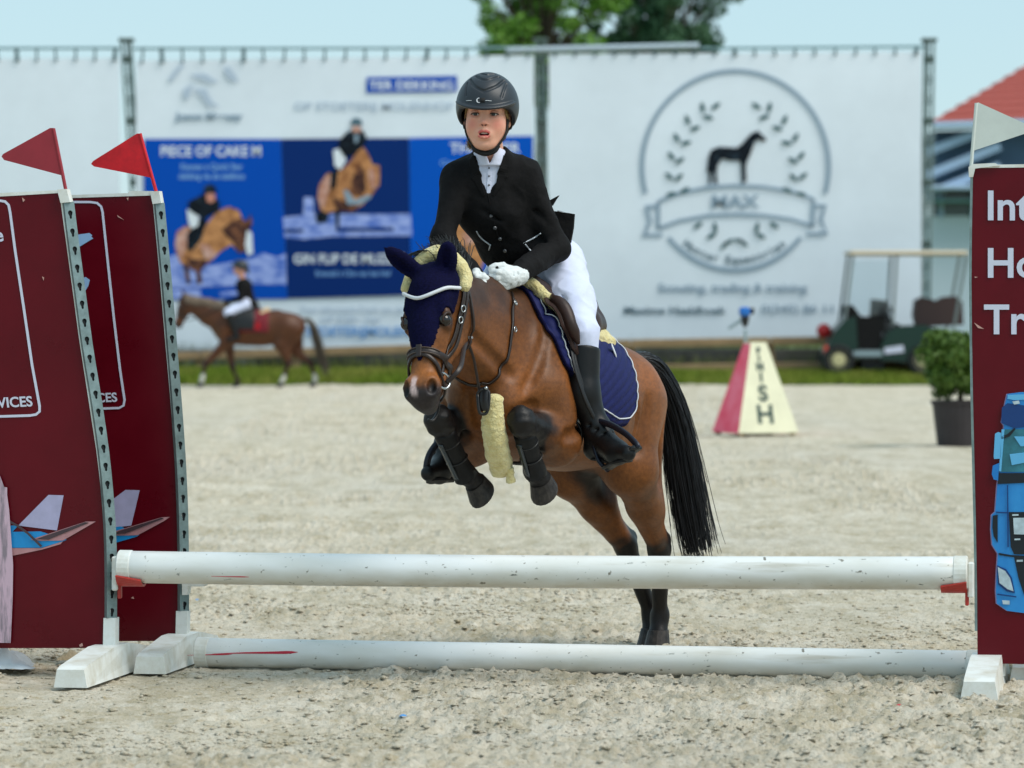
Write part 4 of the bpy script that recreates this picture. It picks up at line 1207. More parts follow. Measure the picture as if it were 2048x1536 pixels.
# ---- the two poles
def pole_mat():
    m = bpy.data.materials.new('painted_pole'); m.use_nodes = True
    n = m.node_tree.nodes; l = m.node_tree.links; b_ = n['Principled BSDF']; b_.inputs['Roughness'].default_value = .38
    tc = n.new('ShaderNodeTexCoord')
    def noise(sc, st, det=4):
        mp = n.new('ShaderNodeMapping'); mp.inputs['Scale'].default_value = st; l.new(tc.outputs['Object'], mp.inputs[0])
        z = n.new('ShaderNodeTexNoise'); z.inputs['Scale'].default_value = sc; z.inputs['Detail'].default_value = det; l.new(mp.outputs[0], z.inputs['Vector']); return z.outputs[0]
    def rng(s, a, b2, c=0, d=1):
        r = n.new('ShaderNodeMapRange'); r.inputs[1].default_value = a; r.inputs[2].default_value = b2; r.inputs[3].default_value = c; r.inputs[4].default_value = d; l.new(s, r.inputs[0]); return r.outputs[0]
    def mix(f, a, c2_):
        x = n.new('ShaderNodeMix'); x.data_type = 'RGBA'; l.new(f, x.inputs[0])
        for k, q in ((6, a), (7, c2_)):
            if isinstance(q, tuple): x.inputs[k].default_value = q
            else: l.new(q, x.inputs[k])
        return x.outputs[2]
    c = mix(rng(noise(3, (1, 3, 3)), .35, .7), lin(236, 238, 238), lin(220, 220, 214))
    # dried splashes thickest on the lower side of the pole, where the sand reaches it
    sp = n.new('ShaderNodeSeparateXYZ'); l.new(tc.outputs['Object'], sp.inputs[0])
    low = rng(sp.outputs[2], .01, -.055, 0, .55)
    ml = n.new('ShaderNodeMath'); ml.operation = 'MULTIPLY'; l.new(low, ml.inputs[0]); l.new(rng(noise(9, (1, 2, 2), 6), .35, .6, .45, 1), ml.inputs[1])
    c = mix(ml.outputs[0], c, lin(168, 152, 118))
    c = mix(rng(noise(44, (1, 1, 1.3), 6), .66, .72), c, lin(128, 124, 112))
    c = mix(rng(noise(7, (.25, 2.5, 2.5), 6), .60, .70, 0, .5), c, lin(160, 150, 126))
    c = mix(rng(noise(60, (.35, 1, 1), 3), .68, .74), c, lin(92, 98, 92))
    l.new(c, b_.inputs['Base Color'])
    return m
M_pole = pole_mat()
def jump_pole(a, b_, r, label, sag=0.0):
    a = np.array(a); b_ = np.array(b_); c = (a + b_) / 2
    d = b_ - a; L = np.linalg.norm(d); yaw = math.atan2(d[1], d[0])
    t = thing('jump_pole', label, 'pole', c, yaw, 'white jump poles')
    t.rotation_euler = (0, -math.asin(d[2] / L), yaw)
    def cyl(x0, x1, r, n=24, m=30, bev=.004):
        xs_ = np.concatenate([[x0, x0], np.linspace(x0 + bev, x1 - bev, m), [x1, x1]])
        rs = np.concatenate([[r * .55, r - bev], np.full(m, r), [r - bev, r * .55]])
        ang = np.linspace(0, 2 * np.pi, n, endpoint=False)
        zs = -sag * (1 - (2 * xs_ / L) ** 2)
        v = np.stack([np.repeat(xs_, n), (rs[:, None] * np.cos(ang)).ravel(), (rs[:, None] * np.sin(ang)).ravel() + np.repeat(zs, n)], 1)
        k = len(xs_)
        f = [[i * n + j, i * n + (j + 1) % n, (i + 1) * n + (j + 1) % n, (i + 1) * n + j] for i in range(k - 1) for j in range(n)]
        f += [list(range(n)), [(k - 1) * n + j for j in range(n)][::-1]]
        return v, [q[::-1] for q in f]
    obj('pole_shaft', *cyl(-L / 2 + .02, L / 2 - .02, r), M_pole, t, smooth=False, world=False).data.polygons.foreach_set('use_smooth', [True] * 0 or np.ones(len(t.children[0].data.polygons), bool))
    for s in (-1, 1):
        x0, x1 = (-L / 2, -L / 2 + .048) if s < 0 else (L / 2 - .048, L / 2)
        obj('end_cap', *cyl(x0, x1, r + .0025, 24, 4), M_white_pl, t, world=False)
    return t, r
UL, UR = P(238, 1133.5, 14.6), P(1936, 1146, 14.15)
up_pole, _ = jump_pole(UL, UR, .0545, 'white pole lying across the jump in the cups', .006)
gl, gr = P(394, 1308, 14.98), P(1962, 1334, 14.42)
gl[2] = gr[2] = .046
gr_pole, gr_r = jump_pole(gl, gr, .051, 'white ground pole lying on the sand with red scrape')
cup(UL + EX * .012, 1, fl); cup(UR - EX * .012, -1, rf)
# red scrape marks on the ground pole (paint rubbed off another pole)
M_scrape = mat('red_scrape', lin(196, 40, 62), .5)
def scrape(parent, r, pts, wid):
    p = crom(pts, 10); ang = p[:, 1]
    path = np.stack([p[:, 0], -np.cos(ang) * (r + .0008), np.sin(ang) * (r + .0008)], 1)
    nor = np.stack([0 * ang, -np.cos(ang), np.sin(ang)], 1)
    obj('red_scrape', *ribbon(path, nor, np.interp(np.linspace(0, 1, 10), [0, .4, .85, 1], [.001, wid * .5, wid, .001]), .0012), M_scrape, parent, world=False)
scrape(gr_pole, gr_r, [(-1.29, .0), (-1.18, .10), (-1.06, .16), (-.985, .22)], .011)
scrape(gr_pole, gr_r, [(-1.38, -.12), (-1.30, -.06), (-1.22, .0)], .005)
scrape(up_pole, .0548, [(-1.10, -.5), (-1.04, -.52), (-.97, -.53)], .005)

# ---- odds and ends lying by the jump
M_sheet = mat('white_plastic_sheet', lin(214, 220, 224), .6, spec=.5, var=.1, vscale=8)
def crumple(c, sx, sy, h, seed, n=26):
    u, w = np.meshgrid(np.linspace(-1, 1, n), np.linspace(-1, 1, n), indexing='ij')
    q = np.stack([u * 2.2, w * 2.2, 0 * u + seed], -1)
    z = h * (1 - .8 * np.maximum(np.abs(u), np.abs(w)) ** 2) * (.55 + .5 * np.abs(vnoise(q, 1.1, seed)) + .35 * np.abs(vnoise(q, 2.6, seed + 1)))
    v = np.stack([u * sx * (1 + .2 * vnoise(q, 1.3, seed + 2)), w * sy * (1 + .2 * vnoise(q, 1.3, seed + 3)), z], -1).reshape(-1, 3)
    I_ = np.arange(n * n).reshape(n, n)
    return v + np.array(c), np.stack([I_[:-1, :-1], I_[1:, :-1], I_[1:, 1:], I_[:-1, 1:]], -1).reshape(-1, 4)
g = G(8, 1340)
tag(obj('plastic_sheet', *crumple(g - [.03, 0, 0], .13, .09, .085, 3), M_sheet, smooth=True), 'crumpled white plastic sheet lying under the front left panel', 'plastic sheet')
g = G(140, 1322)
tag(obj('stone', *crumple(g, .045, .04, .04, 9, 12), M_clod, smooth=True), 'tan stone on the sand under the front left panel', 'stone')
M_bit_b = mat('blue_scrap', lin(70, 140, 200), .5); M_bit_r = mat('red_scrap', lin(200, 50, 60), .5)
for x, y, s, m, lb in ((806, 1440, .011, M_bit_b, 'tiny blue scrap lying on the sand in the foreground'), (1798, 1418, .009, M_bit_r, 'tiny red scrap on the sand before the right end of ground pole'), (394, 1196, .012, M_bit_b, 'tiny pale blue scrap on the sand beside the back left standard')):
    g = G(x, y); g[2] = float(sand_height(np.array([g]))[0]) + .003
    tag(obj('scrap', *crumple(g, s, s * .8, s * .9, 4, 6), m), lb, 'scrap', 'coloured scraps on the sand')

# ================================================================== finish marker, timing sensor, potted shrub
def frustum(c0, L0, L1, h, phi):
    e1 = np.array([math.cos(phi), math.sin(phi), 0]); e2 = np.array([-math.sin(phi), math.cos(phi), 0])
    cen = c0 + (e1 + e2) * L0 / 2
    B_ = [cen + (e1 * a + e2 * b) * L0 / 2 for a, b in ((-1, -1), (1, -1), (1, 1), (-1, 1))]
    T_ = [cen + (e1 * a + e2 * b) * L1 / 2 + EZ * h for a, b in ((-1, -1), (1, -1), (1, 1), (-1, 1))]
    return np.array(B_ + T_), e1, e2, cen
c0 = G(1477, 871)
fv, e1, e2, cen = frustum(c0, .62, .165, .86, R(21))
fv[:4, 2] = .02
fm = thing('finish_marker', 'red and cream pyramid marker reading FINISH standing on the sand', 'marker', cen)
def plate(q, m, name, th=.014):
    q = np.array(q); n = N(np.cross(q[1] - q[0], q[3] - q[0]))
    v = np.vstack([q, q - n * th]); return obj(name, v, [[0, 1, 2, 3], [7, 6, 5, 4], [0, 4, 5, 1], [1, 5, 6, 2], [2, 6, 7, 3], [3, 7, 4, 0]], m, fm)
M_cream = mat('cream_board', lin(222, 218, 188), .6, var=.06, vscale=5); M_pink = mat('faded_red_board', lin(242, 58, 92), .6, var=.3, vscale=4, col2=lin(250, 120, 142))
plate([fv[0], fv[1], fv[5], fv[4]], M_cream, 'cream_side'); plate([fv[3], fv[0], fv[4], fv[7]], M_pink, 'red_side')
plate([fv[2], fv[3], fv[7], fv[6]], M_cream, 'cream_side'); plate([fv[1], fv[2], fv[6], fv[5]], M_pink, 'red_side')
obj('top_board', *join((np.vstack([fv[4:], fv[4:] + EZ * .012]), [[0, 3, 2, 1], [4, 5, 6, 7], [0, 1, 5, 4], [1, 2, 6, 5], [2, 3, 7, 6], [3, 0, 4, 7]])), M_cream, fm)
for i in range(4): obj('foot_block', *bbox_(fv[i] + (cen - fv[i]) * .14 * [1, 1, 0] + [0, 0, -.005], (.06, .06, .05), .008), M_wood, fm)
M_dkg = mat('dark_green_letter', lin(30, 62, 58), .6)
fn = N(np.cross(fv[1] - fv[0], fv[4] - fv[0])); upv = N((fv[4] + fv[5]) / 2 - (fv[0] + fv[1]) / 2); 
Lf = np.linalg.norm((fv[4] + fv[5]) / 2 - (fv[0] + fv[1]) / 2)
for ch, py, h in (('F', 710, 11), ('I', 726, 11), ('N', 744, 14), ('I', 767, 18), ('S', 806, 31), ('H', 851, 37)):
    t = (871 - py) / (871 - 690) * Lf
    v, f = text_mesh(ch, h / 209 / .70, .003, .006, 'CENTER')
    obj('letter', *put((v, f), (fv[0] + fv[1]) / 2 + upv * t + fn * .003 + e1 * -.015, e1, upv, fn), M_dkg, fm)
# timing sensor on its tripod behind the marker
tb = G(1496, 858); sY = tb[1]
ts = thing('timing_sensor', 'blue timing sensor with black mount on a thin tripod behind the finish marker', 'sensor', (tb[0], sY, 0))
top = P(1491, 660, sY)
M_tri = mat('tripod_grey', lin(150, 166, 170), .4, .5); M_blk = mat('black_plastic', lin(28, 30, 34), .45)
obj('mast', *tube([top, top * [1, 1, 0] + [0, 0, .45]], .016, 8), M_tri, ts)
for k in range(3):
    a = R(90 + 120 * k); obj('leg', *tube([[top[0], sY, .55], [top[0] + .2 * math.cos(a), sY + .2 * math.sin(a), 0]], .012, 8), M_tri, ts)
obj('mount', *lathe([(.018, -.06), (.034, -.02), (.045, .04), (.05, .07)], P(1490, 642, sY), 10), M_blk, ts)
obj('housing', *bbox_(P(1489, 623, sY), (.105, .14, .09), .02), mat('sensor_blue', lin(34, 108, 190), .4), ts)
obj('eyepiece', *lathe([(.03, -.02), (.036, .03)], P(1502, 622, sY), 10, (1, 0, 0)), M_blk, ts)
obj('handle', *tube([P(1484, 640, sY), P(1457, 657, sY)], .016, 8), M_tri, ts)

pb = G(1918, 893)
sp_ = thing('potted_shrub', 'round clipped green shrub in a dark pot beside the right standard', 'shrub', pb)
obj('pot', *lathe([(.165, 0), (.19, .01), (.232, .36), (.245, .37), (.248, .40), (.225, .40), (.215, .36)], pb, 22), mat('dark_pot', lin(50, 44, 46), .6, var=.15, vscale=6), sp_, smooth=False)
obj('soil', *lathe([(.05, .35), (.21, .352), (.21, .358), (.05, .362)], pb, 16), M_board, sp_)
sc_ = P(1906, 728, pb[1])
parts = [tube(crom([pb + [0, 0, .34], pb + [.01, 0, .48], sc_], 8), np.linspace(.03, .018, 8), 7)]
cl = []
rg = np.random.default_rng(4)
for i in range(46):
    d = N(rg.normal(size=3)); c = sc_ + d * np.array([.29, .29, .26]) * rg.uniform(.5, 1) + [.0, 0, .0]; cl.append((*c, rg.uniform(.085, .13)))
    parts.append(tube([pb + [0, 0, .55], (pb + [0, 0, .55] + c) / 2 + [0, 0, .03], c], [.012, .008, .004], 5))
obj('stem', *join(*parts), M_bark, sp_)
v, f = leaf_cloud(cl, 11000, .024, 12)
obj('foliage', v, f, mat('shrub_leaf', lin(58, 92, 26), .55, spec=.4, col2=lin(92, 116, 40), vscale=9), sp_)

# red ball marker on the fence
rbp = P(1648, 662, 66.0)
rbm = thing('red_ball_marker', 'red ball on a short post beside the golf cart', 'marker', (rbp[0], 66.0, ground_z(66.)))
obj('ball', *sphere(rbp, .115, 18, 12), mat('red_ball', lin(176, 36, 40), .5, var=.15, vscale=6), rbm, smooth=True)
obj('post', *tube([rbp - [0, 0, .1], [rbp[0], 66.0, ground_z(66.)]], .03, 8), M_wood, rbm)

# ================================================================== golf cart
YC = 65.35; s0 = FPX / YC
gzc = ground_z(YC)
def C(px, py, y=0.0): 
    p = P(px, py, YC); p[1] += y; return p
gc = thing('golf_cart', 'dark green golf cart with cream roof parked on the grass verge', 'golf cart', (C(1780, 745)[0], YC, gzc))
M_gg = mat('cart_green', lin(10, 46, 38), .3, spec=.4); M_roofc = mat('cart_cream', lin(196, 182, 158), .5); M_seat = mat('cart_black_seat', lin(16, 15, 16), .7, spec=.2); M_brs = mat('cart_brown_seat', lin(62, 44, 42), .6)
M_tyre = mat('tyre', lin(30, 32, 32), .8); M_hub = mat('hub_cream', lin(196, 186, 140), .5); M_frame = mat('cart_frame_grey', lin(112, 122, 122), .5)
def side(pts, y0, y1):
    o = np.array([C(x, y)[[0, 2]] for x, y in pts])
    v, f = prism(o, (0, YC + y0, 0), (1, 0, 0), (0, 0, 1), (0, 1, 0), y1 - y0); return v, f
rear = [(1648, 735), (1652, 700), (1668, 665), (1690, 640), (1712, 632), (1716, 700), (1712, 722), (1700, 700), (1680, 690), (1662, 702), (1655, 735)]
obj('rear_body', *side(rear, 0, 1.15), M_gg, gc)
front = [(1762, 722), (1762, 692), (1775, 664), (1800, 652), (1850, 650), (1905, 668), (1925, 700), (1925, 726), (1880, 726), (1872, 706), (1850, 694), (1828, 706), (1822, 728), (1790, 722)]
obj('front_body', *side(front, 0, 1.15), M_gg, gc)
obj('floor_pan', *side([(1705, 700), (1765, 700), (1765, 716), (1705, 716)], .0, 1.15), M_frame, gc)
obj('side_sill', *side([(1706, 702), (1764, 702), (1764, 712), (1706, 712)], -.03, -.003), mat('cart_sill', lin(140, 158, 164), .5), gc)
obj('number_plate', *side([(1768, 696), (1806, 690), (1808, 704), (1770, 708)], -.012, -.004), M_print, gc)
obj('underbody', *side([(1725, 716), (1772, 716), (1770, 742), (1728, 742)], .25, .9), M_blk, gc)
obj('seat_base', *side([(1700, 660), (1764, 660), (1764, 701), (1704, 701)], .05, 1.1), M_seat, gc)
obj('seat_back', *side([(1694, 612), (1706, 610), (1722, 632), (1760, 634), (1786, 638), (1788, 662), (1700, 664)], .06, 1.09), M_seat, gc)
obj('seat_back', *side([(1838, 600), (1852, 594), (1868, 598), (1880, 602), (1894, 594), (1918, 592), (1932, 604), (1934, 650), (1840, 655), (1834, 630)], .5, .9), M_brs, gc)
obj('dashboard', *side([(1770, 640), (1800, 648), (1800, 662), (1772, 664)], .05, 1.1), M_blk, gc)
obj('steering_wheel', *tube([C(1776 + 10 * math.cos(t), 622 + 9 * math.sin(t), .3 + .16 * math.sin(t)) for t in np.linspace(0, 2 * math.pi, 20)], .016, 6), M_blk, gc)
obj('steering_column', *tube([C(1776, 622, .3), C(1792, 655, .3)], .02, 6), M_blk, gc)
obj('golf_bag', *tube([C(1762, 655, .8), C(1768, 600, .8)], [.12, .14], 10), mat('bag_dark', lin(52, 40, 40), .7, var=.5, vscale=8), gc)
v, f = bbox_(C(1818, 506, .57), (238 / s0 * 1.0, 1.2, .075), .03); obj('roof', v, f, M_roofc, gc)
for y in (.05, 1.08):
    for a, b_ in (((1706, 512), (1690, 645)), ((1794, 512), (1786, 652)), ((1934, 512), (1906, 668))):
        obj('roof_post', *tube([C(*a, y), C(*b_, y)], .022, 8), M_frame, gc)
obj('windscreen', *side([(1710, 520), (1790, 520), (1784, 630), (1702, 630)], .545, .55), mat('clear_screen', (.85, .92, .95, 1), .08, trans=.95, spec=.4), gc)
for px, y in ((1677, -.07), (1677, 1.02), (1846, -.07), (1846, 1.02)):
    w = bpy.data.objects.new('wheel', None); w.parent = gc; COL.objects.link(w)
    c = C(px, 722, y); c[2] = gzc + .23
    w.location = c - np.array(gc.location)
    obj('tyre', *lathe([(.13, 0), (.215, -.005), (.238, .02), (.238, .13), (.215, .155), (.13, .15)], c, 24, (0, 1, 0)), M_tyre, w, smooth=False)
    obj('rim', *lathe([(.02, -.004), (.06, -.008), (.125, .004), (.142, -.002), (.142, .15), (.02, .15)], c, 20, (0, 1, 0)), M_hub, w)
obj('tail_light', *bbox_(C(1652, 700, -.01), (.06, .05, .13), .012), mat('tail_light_red', lin(206, 78, 60), .4), gc)
# ================================================================== horses
def mirror_pts(p, s): return np.array([p[0], p[1] * s, p[2]])

class HeadFrame:
    def __init__(s, O, U, V):
        s.O = np.array(O, float); s.U = N(U); V = np.array(V, float); s.V = N(V - s.U * (V @ s.U)); s.W = np.cross(s.V, s.U)
        if s.W[1] < 0: s.W = -s.W
    def __call__(s, u, v, w): return s.O + u * s.U + v * s.V + w * s.W
    def inv(s, p):
        q = np.asarray(p) - s.O
        return q @ s.U, q @ s.V, q @ s.W
    def rot(s): return np.stack([s.U, s.V, s.W])

def build_horse(pose, h, lo, hi):
    S = Sdf(lo, hi, h)
    for c, r in pose['trunk']: S.ell(c, r, k=.09)
    for a, b, ra, rb in pose['ridge']: S.cone(a, b, ra, rb, k=.07)
    for line in pose['neck']:
        for (p, ra), (q, rb) in zip(line[:-1], line[1:]): S.cone(p, q, ra, rb, k=.07)
    for c, r in pose['muscle']: S.ell(c, r, k=.05)
    for leg in pose['fore']:
        sh, el, kn, ft, hf = (np.array(q, float) for q in leg)
        S.cone(sh, el, .095, .078, k=.06)
        mid = el + (kn - el) * .35
        S.cone(el, mid, .080, .064, k=.04); S.cone(mid, kn, .062, .042, k=.03)
        S.ell(kn, (.042, .043, .050), k=.02); S.ell(kn + N(ft - kn) * .034, (.038, .040, .028), k=.012)
        S.cone(kn, kn + (ft - kn) * .85, .033, .0265, k=.02); S.cone(kn + (ft - kn) * .3 - N(hf - ft) * .0, ft, .024, .028, k=.015)
        S.ell(ft, (.035, .034, .037), k=.02)
        S.cone(ft, hf, .029, .036, k=.02)
    for leg in pose['hind']:
        hp_, st, hk, ft, hf = (np.array(q, float) for q in leg)
        S.cone(hp_, st, .15, .088, k=.08)
        S.ell(st, (.075, .068, .08), k=.05)
        S.cone(st, st + (hk - st) * .45, .082, .060, k=.05); S.cone(st + (hk - st) * .45, hk, .058, .039, k=.03)
        bk = np.array(pose['back']); 
        S.cone(hp_ + bk * .13 + np.array([0, 0, -.02]), (st + hk) / 2 + bk * .035, .098, .042, k=.06)      # ham
        S.ell(hk, (.046, .037, .05), k=.02)
        S.cone((st + hk) / 2 + bk * .05, hk + bk * .038 + np.array([0, 0, .03]), .022, .022, k=.025)      # tendon to the point of the hock
        S.ell(hk + bk * .04 + np.array([0, 0, .028]), (.024, .022, .028), k=.02)
        S.cone(hk, hk + (ft - hk) * .9, .0365, .0285, k=.02)
        S.ell(ft, (.036, .034, .037), k=.02)
        S.cone(ft, hf, .029, .036, k=.02)
    hp = pose['head']; Rm = hp.rot()
    E = lambda c, r, k=.02, sub=False: S.ell(hp(*c), r, Rm, k, sub)
    E((.07, -.035, 0), (.11, .085, .070), .05)
    S.cone(hp(.08, -.01, 0), hp(.22, -.012, 0), .063, .056, .03)
    S.cone(hp(.20, -.012, 0), hp(.40, -.015, 0), .056, .045, .03)
    for s in (-1, 1):
        E((.150, -.105, .044 * s), (.105, .082, .032), .03)
        S.cone(hp(.20, -.12, .022 * s), hp(.38, -.065, .014 * s), .034, .026, .03)
        S.cone(hp(.10, .010, .058 * s), hp(.152, .014, .066 * s), .017, .012, .02)      # brow
        S.cone(hp(.20, -.022, .060 * s), hp(.29, -.028, .045 * s), .012, .010, .02)     # facial crest
        E((.180, .0, .073 * s), (.032, .026, .014), .02)
        S.ell(hp(.186, .020, .090 * s), .0225, k=.006, sub=True)
        E((.415, .010, .037 * s), (.038, .032, .026), .02)
    E((.425, -.012, 0), (.052, .046, .050), .03)
    E((.455, -.03, 0), (.030, .034, .033), .02)
    E((.456, -.060, 0), (.028, .026, .023), .02)
    E((.41, -.07, 0), (.05, .026, .026), .03)
    for s in (-1, 1):
        E((.424, .026, .046 * s), (.026, .018, .016), .008, True)
        S.cone(hp(.462, -.046, .010 * s), hp(.43, -.046, .05 * s), .004, .004, .006, True)
        for c, r in pose.get('ears', {}).get(s, []): pass
    for line, dep in pose.get('grooves', []):
        for s in ((1, -1) if abs(line[0][1]) > .01 else (1,)):
            q = S.project(crom([mirror_pts(p, s) for p in line], 9), .0095 - dep, 5)
            for a, b in zip(q[:-1], q[1:]): S.cone(a, b, .0095, .0095, k=.028, sub=True)
    for base, tip, nrm in pose['ear_list']:
        base, tip = np.array(base), np.array(tip)
        ax = N(tip - base); nn = N(np.array(nrm) - ax * (np.array(nrm) @ ax)); sd = np.cross(ax, nn); L = np.linalg.norm(tip - base)
        S.ell(base + ax * L * .45, (L * .60, .018, .030), np.stack([ax, nn, sd]), .02)
        S.ell(base + ax * L * .55 + nn * .014, (L * .40, .012, .018), np.stack([ax, nn, sd]), .008, True)
    return S

def coat_colours(v, nv, pose, brown, dark, black):
    """bay: brown body, black lower legs, dark muzzle"""
    n1 = vnoise(v, 6, 2) * .5 + vnoise(v, 15, 3) * .3
    c = np.ones((len(v), 3)) * np.array(brown[:3])
    c = mixc(c, dark, np.clip(.30 + .45 * n1 + .5 * sstep(v[:, 2], pose['dark_z'][0], pose['dark_z'][1]), 0, 1))
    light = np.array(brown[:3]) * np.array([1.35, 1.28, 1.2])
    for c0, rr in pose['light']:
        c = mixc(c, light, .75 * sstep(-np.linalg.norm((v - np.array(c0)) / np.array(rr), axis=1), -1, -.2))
    for leg in pose['fore']:
        sh, el, kn, ft, hf = (np.array(q, float) for q in leg)
        d, t = seg_dist(v, el, kn); w = sstep(t + .10 * vnoise(v, 30, 5), *pose['fore_t']) * sstep(-d, -.082, -.062)
        d2, _ = seg_dist(v, kn, ft); d3, _ = seg_dist(v, ft, hf)
        c = mixc(c, black, np.maximum(w, sstep(-np.minimum(d2, d3), -.072, -.060)))
    for leg in pose['hind']:
        hp_, st, hk, ft, hf = (np.array(q, float) for q in leg)
        d, t = seg_dist(v, st, hk); w = sstep(t + .10 * vnoise(v, 30, 6), .72, .97) * sstep(-d, -.12, -.09)
        d2, _ = seg_dist(v, hk, ft); d3, _ = seg_dist(v, ft, hf)
        c = mixc(c, black, np.maximum(w, sstep(-np.minimum(d2, d3) + .010 * vnoise(v, 40, 9), -.085, -.050)))
    u, vv, w = pose['head'].inv(v)
    near = (np.abs(w) < .14) & (vv > -.25) & (vv < .15) & (u > -.05) & (u < .6)
    nose = np.where(near, sstep(u - .25 * np.maximum(vv + .01, 0) + .02 * vnoise(v, 25, 8), .375, .425), 0)
    c = mixc(c, pose['muzzle'], nose)
    tan = np.where(near, np.exp(-((u - .37) / .035) ** 2) * .55, 0)
    c = mixc(c, np.array(brown[:3]) * 1.7, tan)
    eye = np.where(near, np.exp(-(((u - .184) / .034) ** 2 + ((np.abs(w) - .075) / .03) ** 2 + ((vv) / .035) ** 2)), 0)
    c = mixc(c, black, np.clip(eye * .95, 0, 1))
    nos = np.where(near, np.exp(-(((u - .425) / .020) ** 2 + ((np.abs(w) - .045) / .013) ** 2 + ((vv - .018) / .022) ** 2)), 0)
    c = mixc(c, (.004, .003, .003), np.clip(nos * 1.3, 0, 1))
    if pose.get('snip'):
        sn = np.where(near & (vv > -.01), sstep(-np.abs(w + .012 + .008 * vnoise(v, 40, 4)), -.012, -.006) * sstep(u, .375, .40) * sstep(-u, -.462, -.44), 0)
        c = mixc(c, (.62, .46, .44), sn * .85)
    for c0, rr, col, k in pose.get('groin_shade', []):  # shade between the thighs, mixed into the coat colour
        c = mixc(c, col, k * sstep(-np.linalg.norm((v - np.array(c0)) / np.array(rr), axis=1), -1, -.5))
    return np.clip(c, 0, 1)

def hoof(axis_top, axis_bot, fwd, r0=.036, r1=.048, h=.055):
    """truncated cone, longer at the toe; axis from coronet to sole"""
    ax = N(np.array(axis_bot) - np.array(axis_top)); f = np.array(fwd, float); f = N(f - ax * (f @ ax)); sd = np.cross(ax, f)
    V, n = [], 18
    prof = [(0, r0 * .7), (.0, r0), (.15, r0 * 1.04), (.85, r1), (1.0, r1 * .99), (1.0, r1 * .75), (.93, r1 * .55)]
    for t, r in prof:
        for j in range(n):
            a = 2 * math.pi * j / n
            toe = math.cos(a)
            V.append(np.array(axis_top) + ax * h * t * (1 + .12 * toe) + f * (r * toe * 1.08 + h * t * .28) + sd * r * math.sin(a))
    m = len(prof)
    F = [[i * n + j, i * n + (j + 1) % n, (i + 1) * n + (j + 1) % n, (i + 1) * n + j] for i in range(m - 1) for j in range(n)]
    F += [list(range(n))[::-1], [(m - 1) * n + j for j in range(n)]]
    return np.array(V), F

def strands(paths, r0, r1, sides=3):
    """many tapered hairs as one mesh; paths (n, m, 3)"""
    paths = np.asarray(paths, float); n, m, _ = paths.shape
    t = N(np.gradient(paths, axis=1)); ref = np.array([.31, .57, .76])
    a = N(np.cross(t, ref)); b = np.cross(t, a)
    rad = (r0 + (r1 - r0) * np.linspace(0, 1, m) ** 1.5)[None, :, None]
    V = np.stack([paths + rad * (math.cos(q) * a + math.sin(q) * b) for q in np.linspace(0, 2 * np.pi, sides, endpoint=False)], 2)
    I_ = np.arange(n * m * sides).reshape(n, m, sides)
    F = np.stack([I_[:, :-1], np.roll(I_, -1, 2)[:, :-1], np.roll(I_, -1, 2)[:, 1:], I_[:, 1:]], -1).reshape(-1, 4)
    return V.reshape(-1, 3), F

def hair_along(guide, rad, n, seed, m=14, jit=.02, tip_spread=1.0, len_var=.35):
    """hairs that follow a guide curve; rad = bundle radius per guide point"""
    rg = np.random.default_rng(seed)
    g = crom(np.hstack([np.asarray(guide, float), np.asarray(rad, float)[:, None]]), 60)
    t, nn, bb = frames(g[:, :3])
    out = []
    for i in range(n):
        a = rg.uniform(0, 2 * math.pi); r = math.sqrt(rg.uniform(0, 1)); a2 = a + rg.normal(0, .5)
        e = 1 - len_var * rg.uniform(0, 1) ** 1.5
        s = np.linspace(rg.uniform(0, .12), e, m) * 59
        k = s.astype(int).clip(0, 58); f = (s - k)[:, None]
        c = g[k] * (1 - f) + g[k + 1] * f
        aa = a + (a2 - a) * np.linspace(0, 1, m)
        w = rg.normal(0, jit, 3); ph = rg.uniform(0, 6.28); fq = rg.uniform(2, 5)
        wav = (np.linspace(0, 1, m) ** 1.5)[:, None] * (w + .35 * jit * np.sin(np.linspace(0, fq, m) + ph)[:, None] * np.array([1, .6, .2])) * tip_spread
        out.append(c[:, :3] + c[:, 3:4] * r * (np.cos(aa)[:, None] * nn[k] + np.sin(aa)[:, None] * bb[k]) + wav)
    return np.array(out)

def coat_mat(name, rough=.47):
    m = mat(name, (1, 1, 1, 1), rough, spec=.30, attr=True, var=.22, vscale=90, stretch=(.5, 1, .8), bump=.25, bscale=220, bdist=.003)
    return m
BROWN = lin(124, 74, 34); DARK = lin(50, 28, 15); BLACK = lin(22, 19, 19)

# ---- the jumping pony: local axes a forward, b to its left, z up
YAW = R(24)
HD = np.array([-math.sin(YAW), -math.cos(YAW), 0]); HL = np.array([math.cos(YAW), -math.sin(YAW), 0])
HO = np.array([.03, 14.75, 0])
HROT = math.atan2(HD[1], HD[0])
def LW(p):
    p = np.asarray(p, float)
    return HO + p[..., 0:1] * HD + p[..., 1:2] * HL + p[..., 2:3] * np.array([0, 0, 1.])
def WL(p):
    q = np.asarray(p, float) - HO
    return np.stack([q @ HD, q @ HL, q[..., 2]], -1)
def PLoc(px, py, Y): return WL(P(px, py, Y))

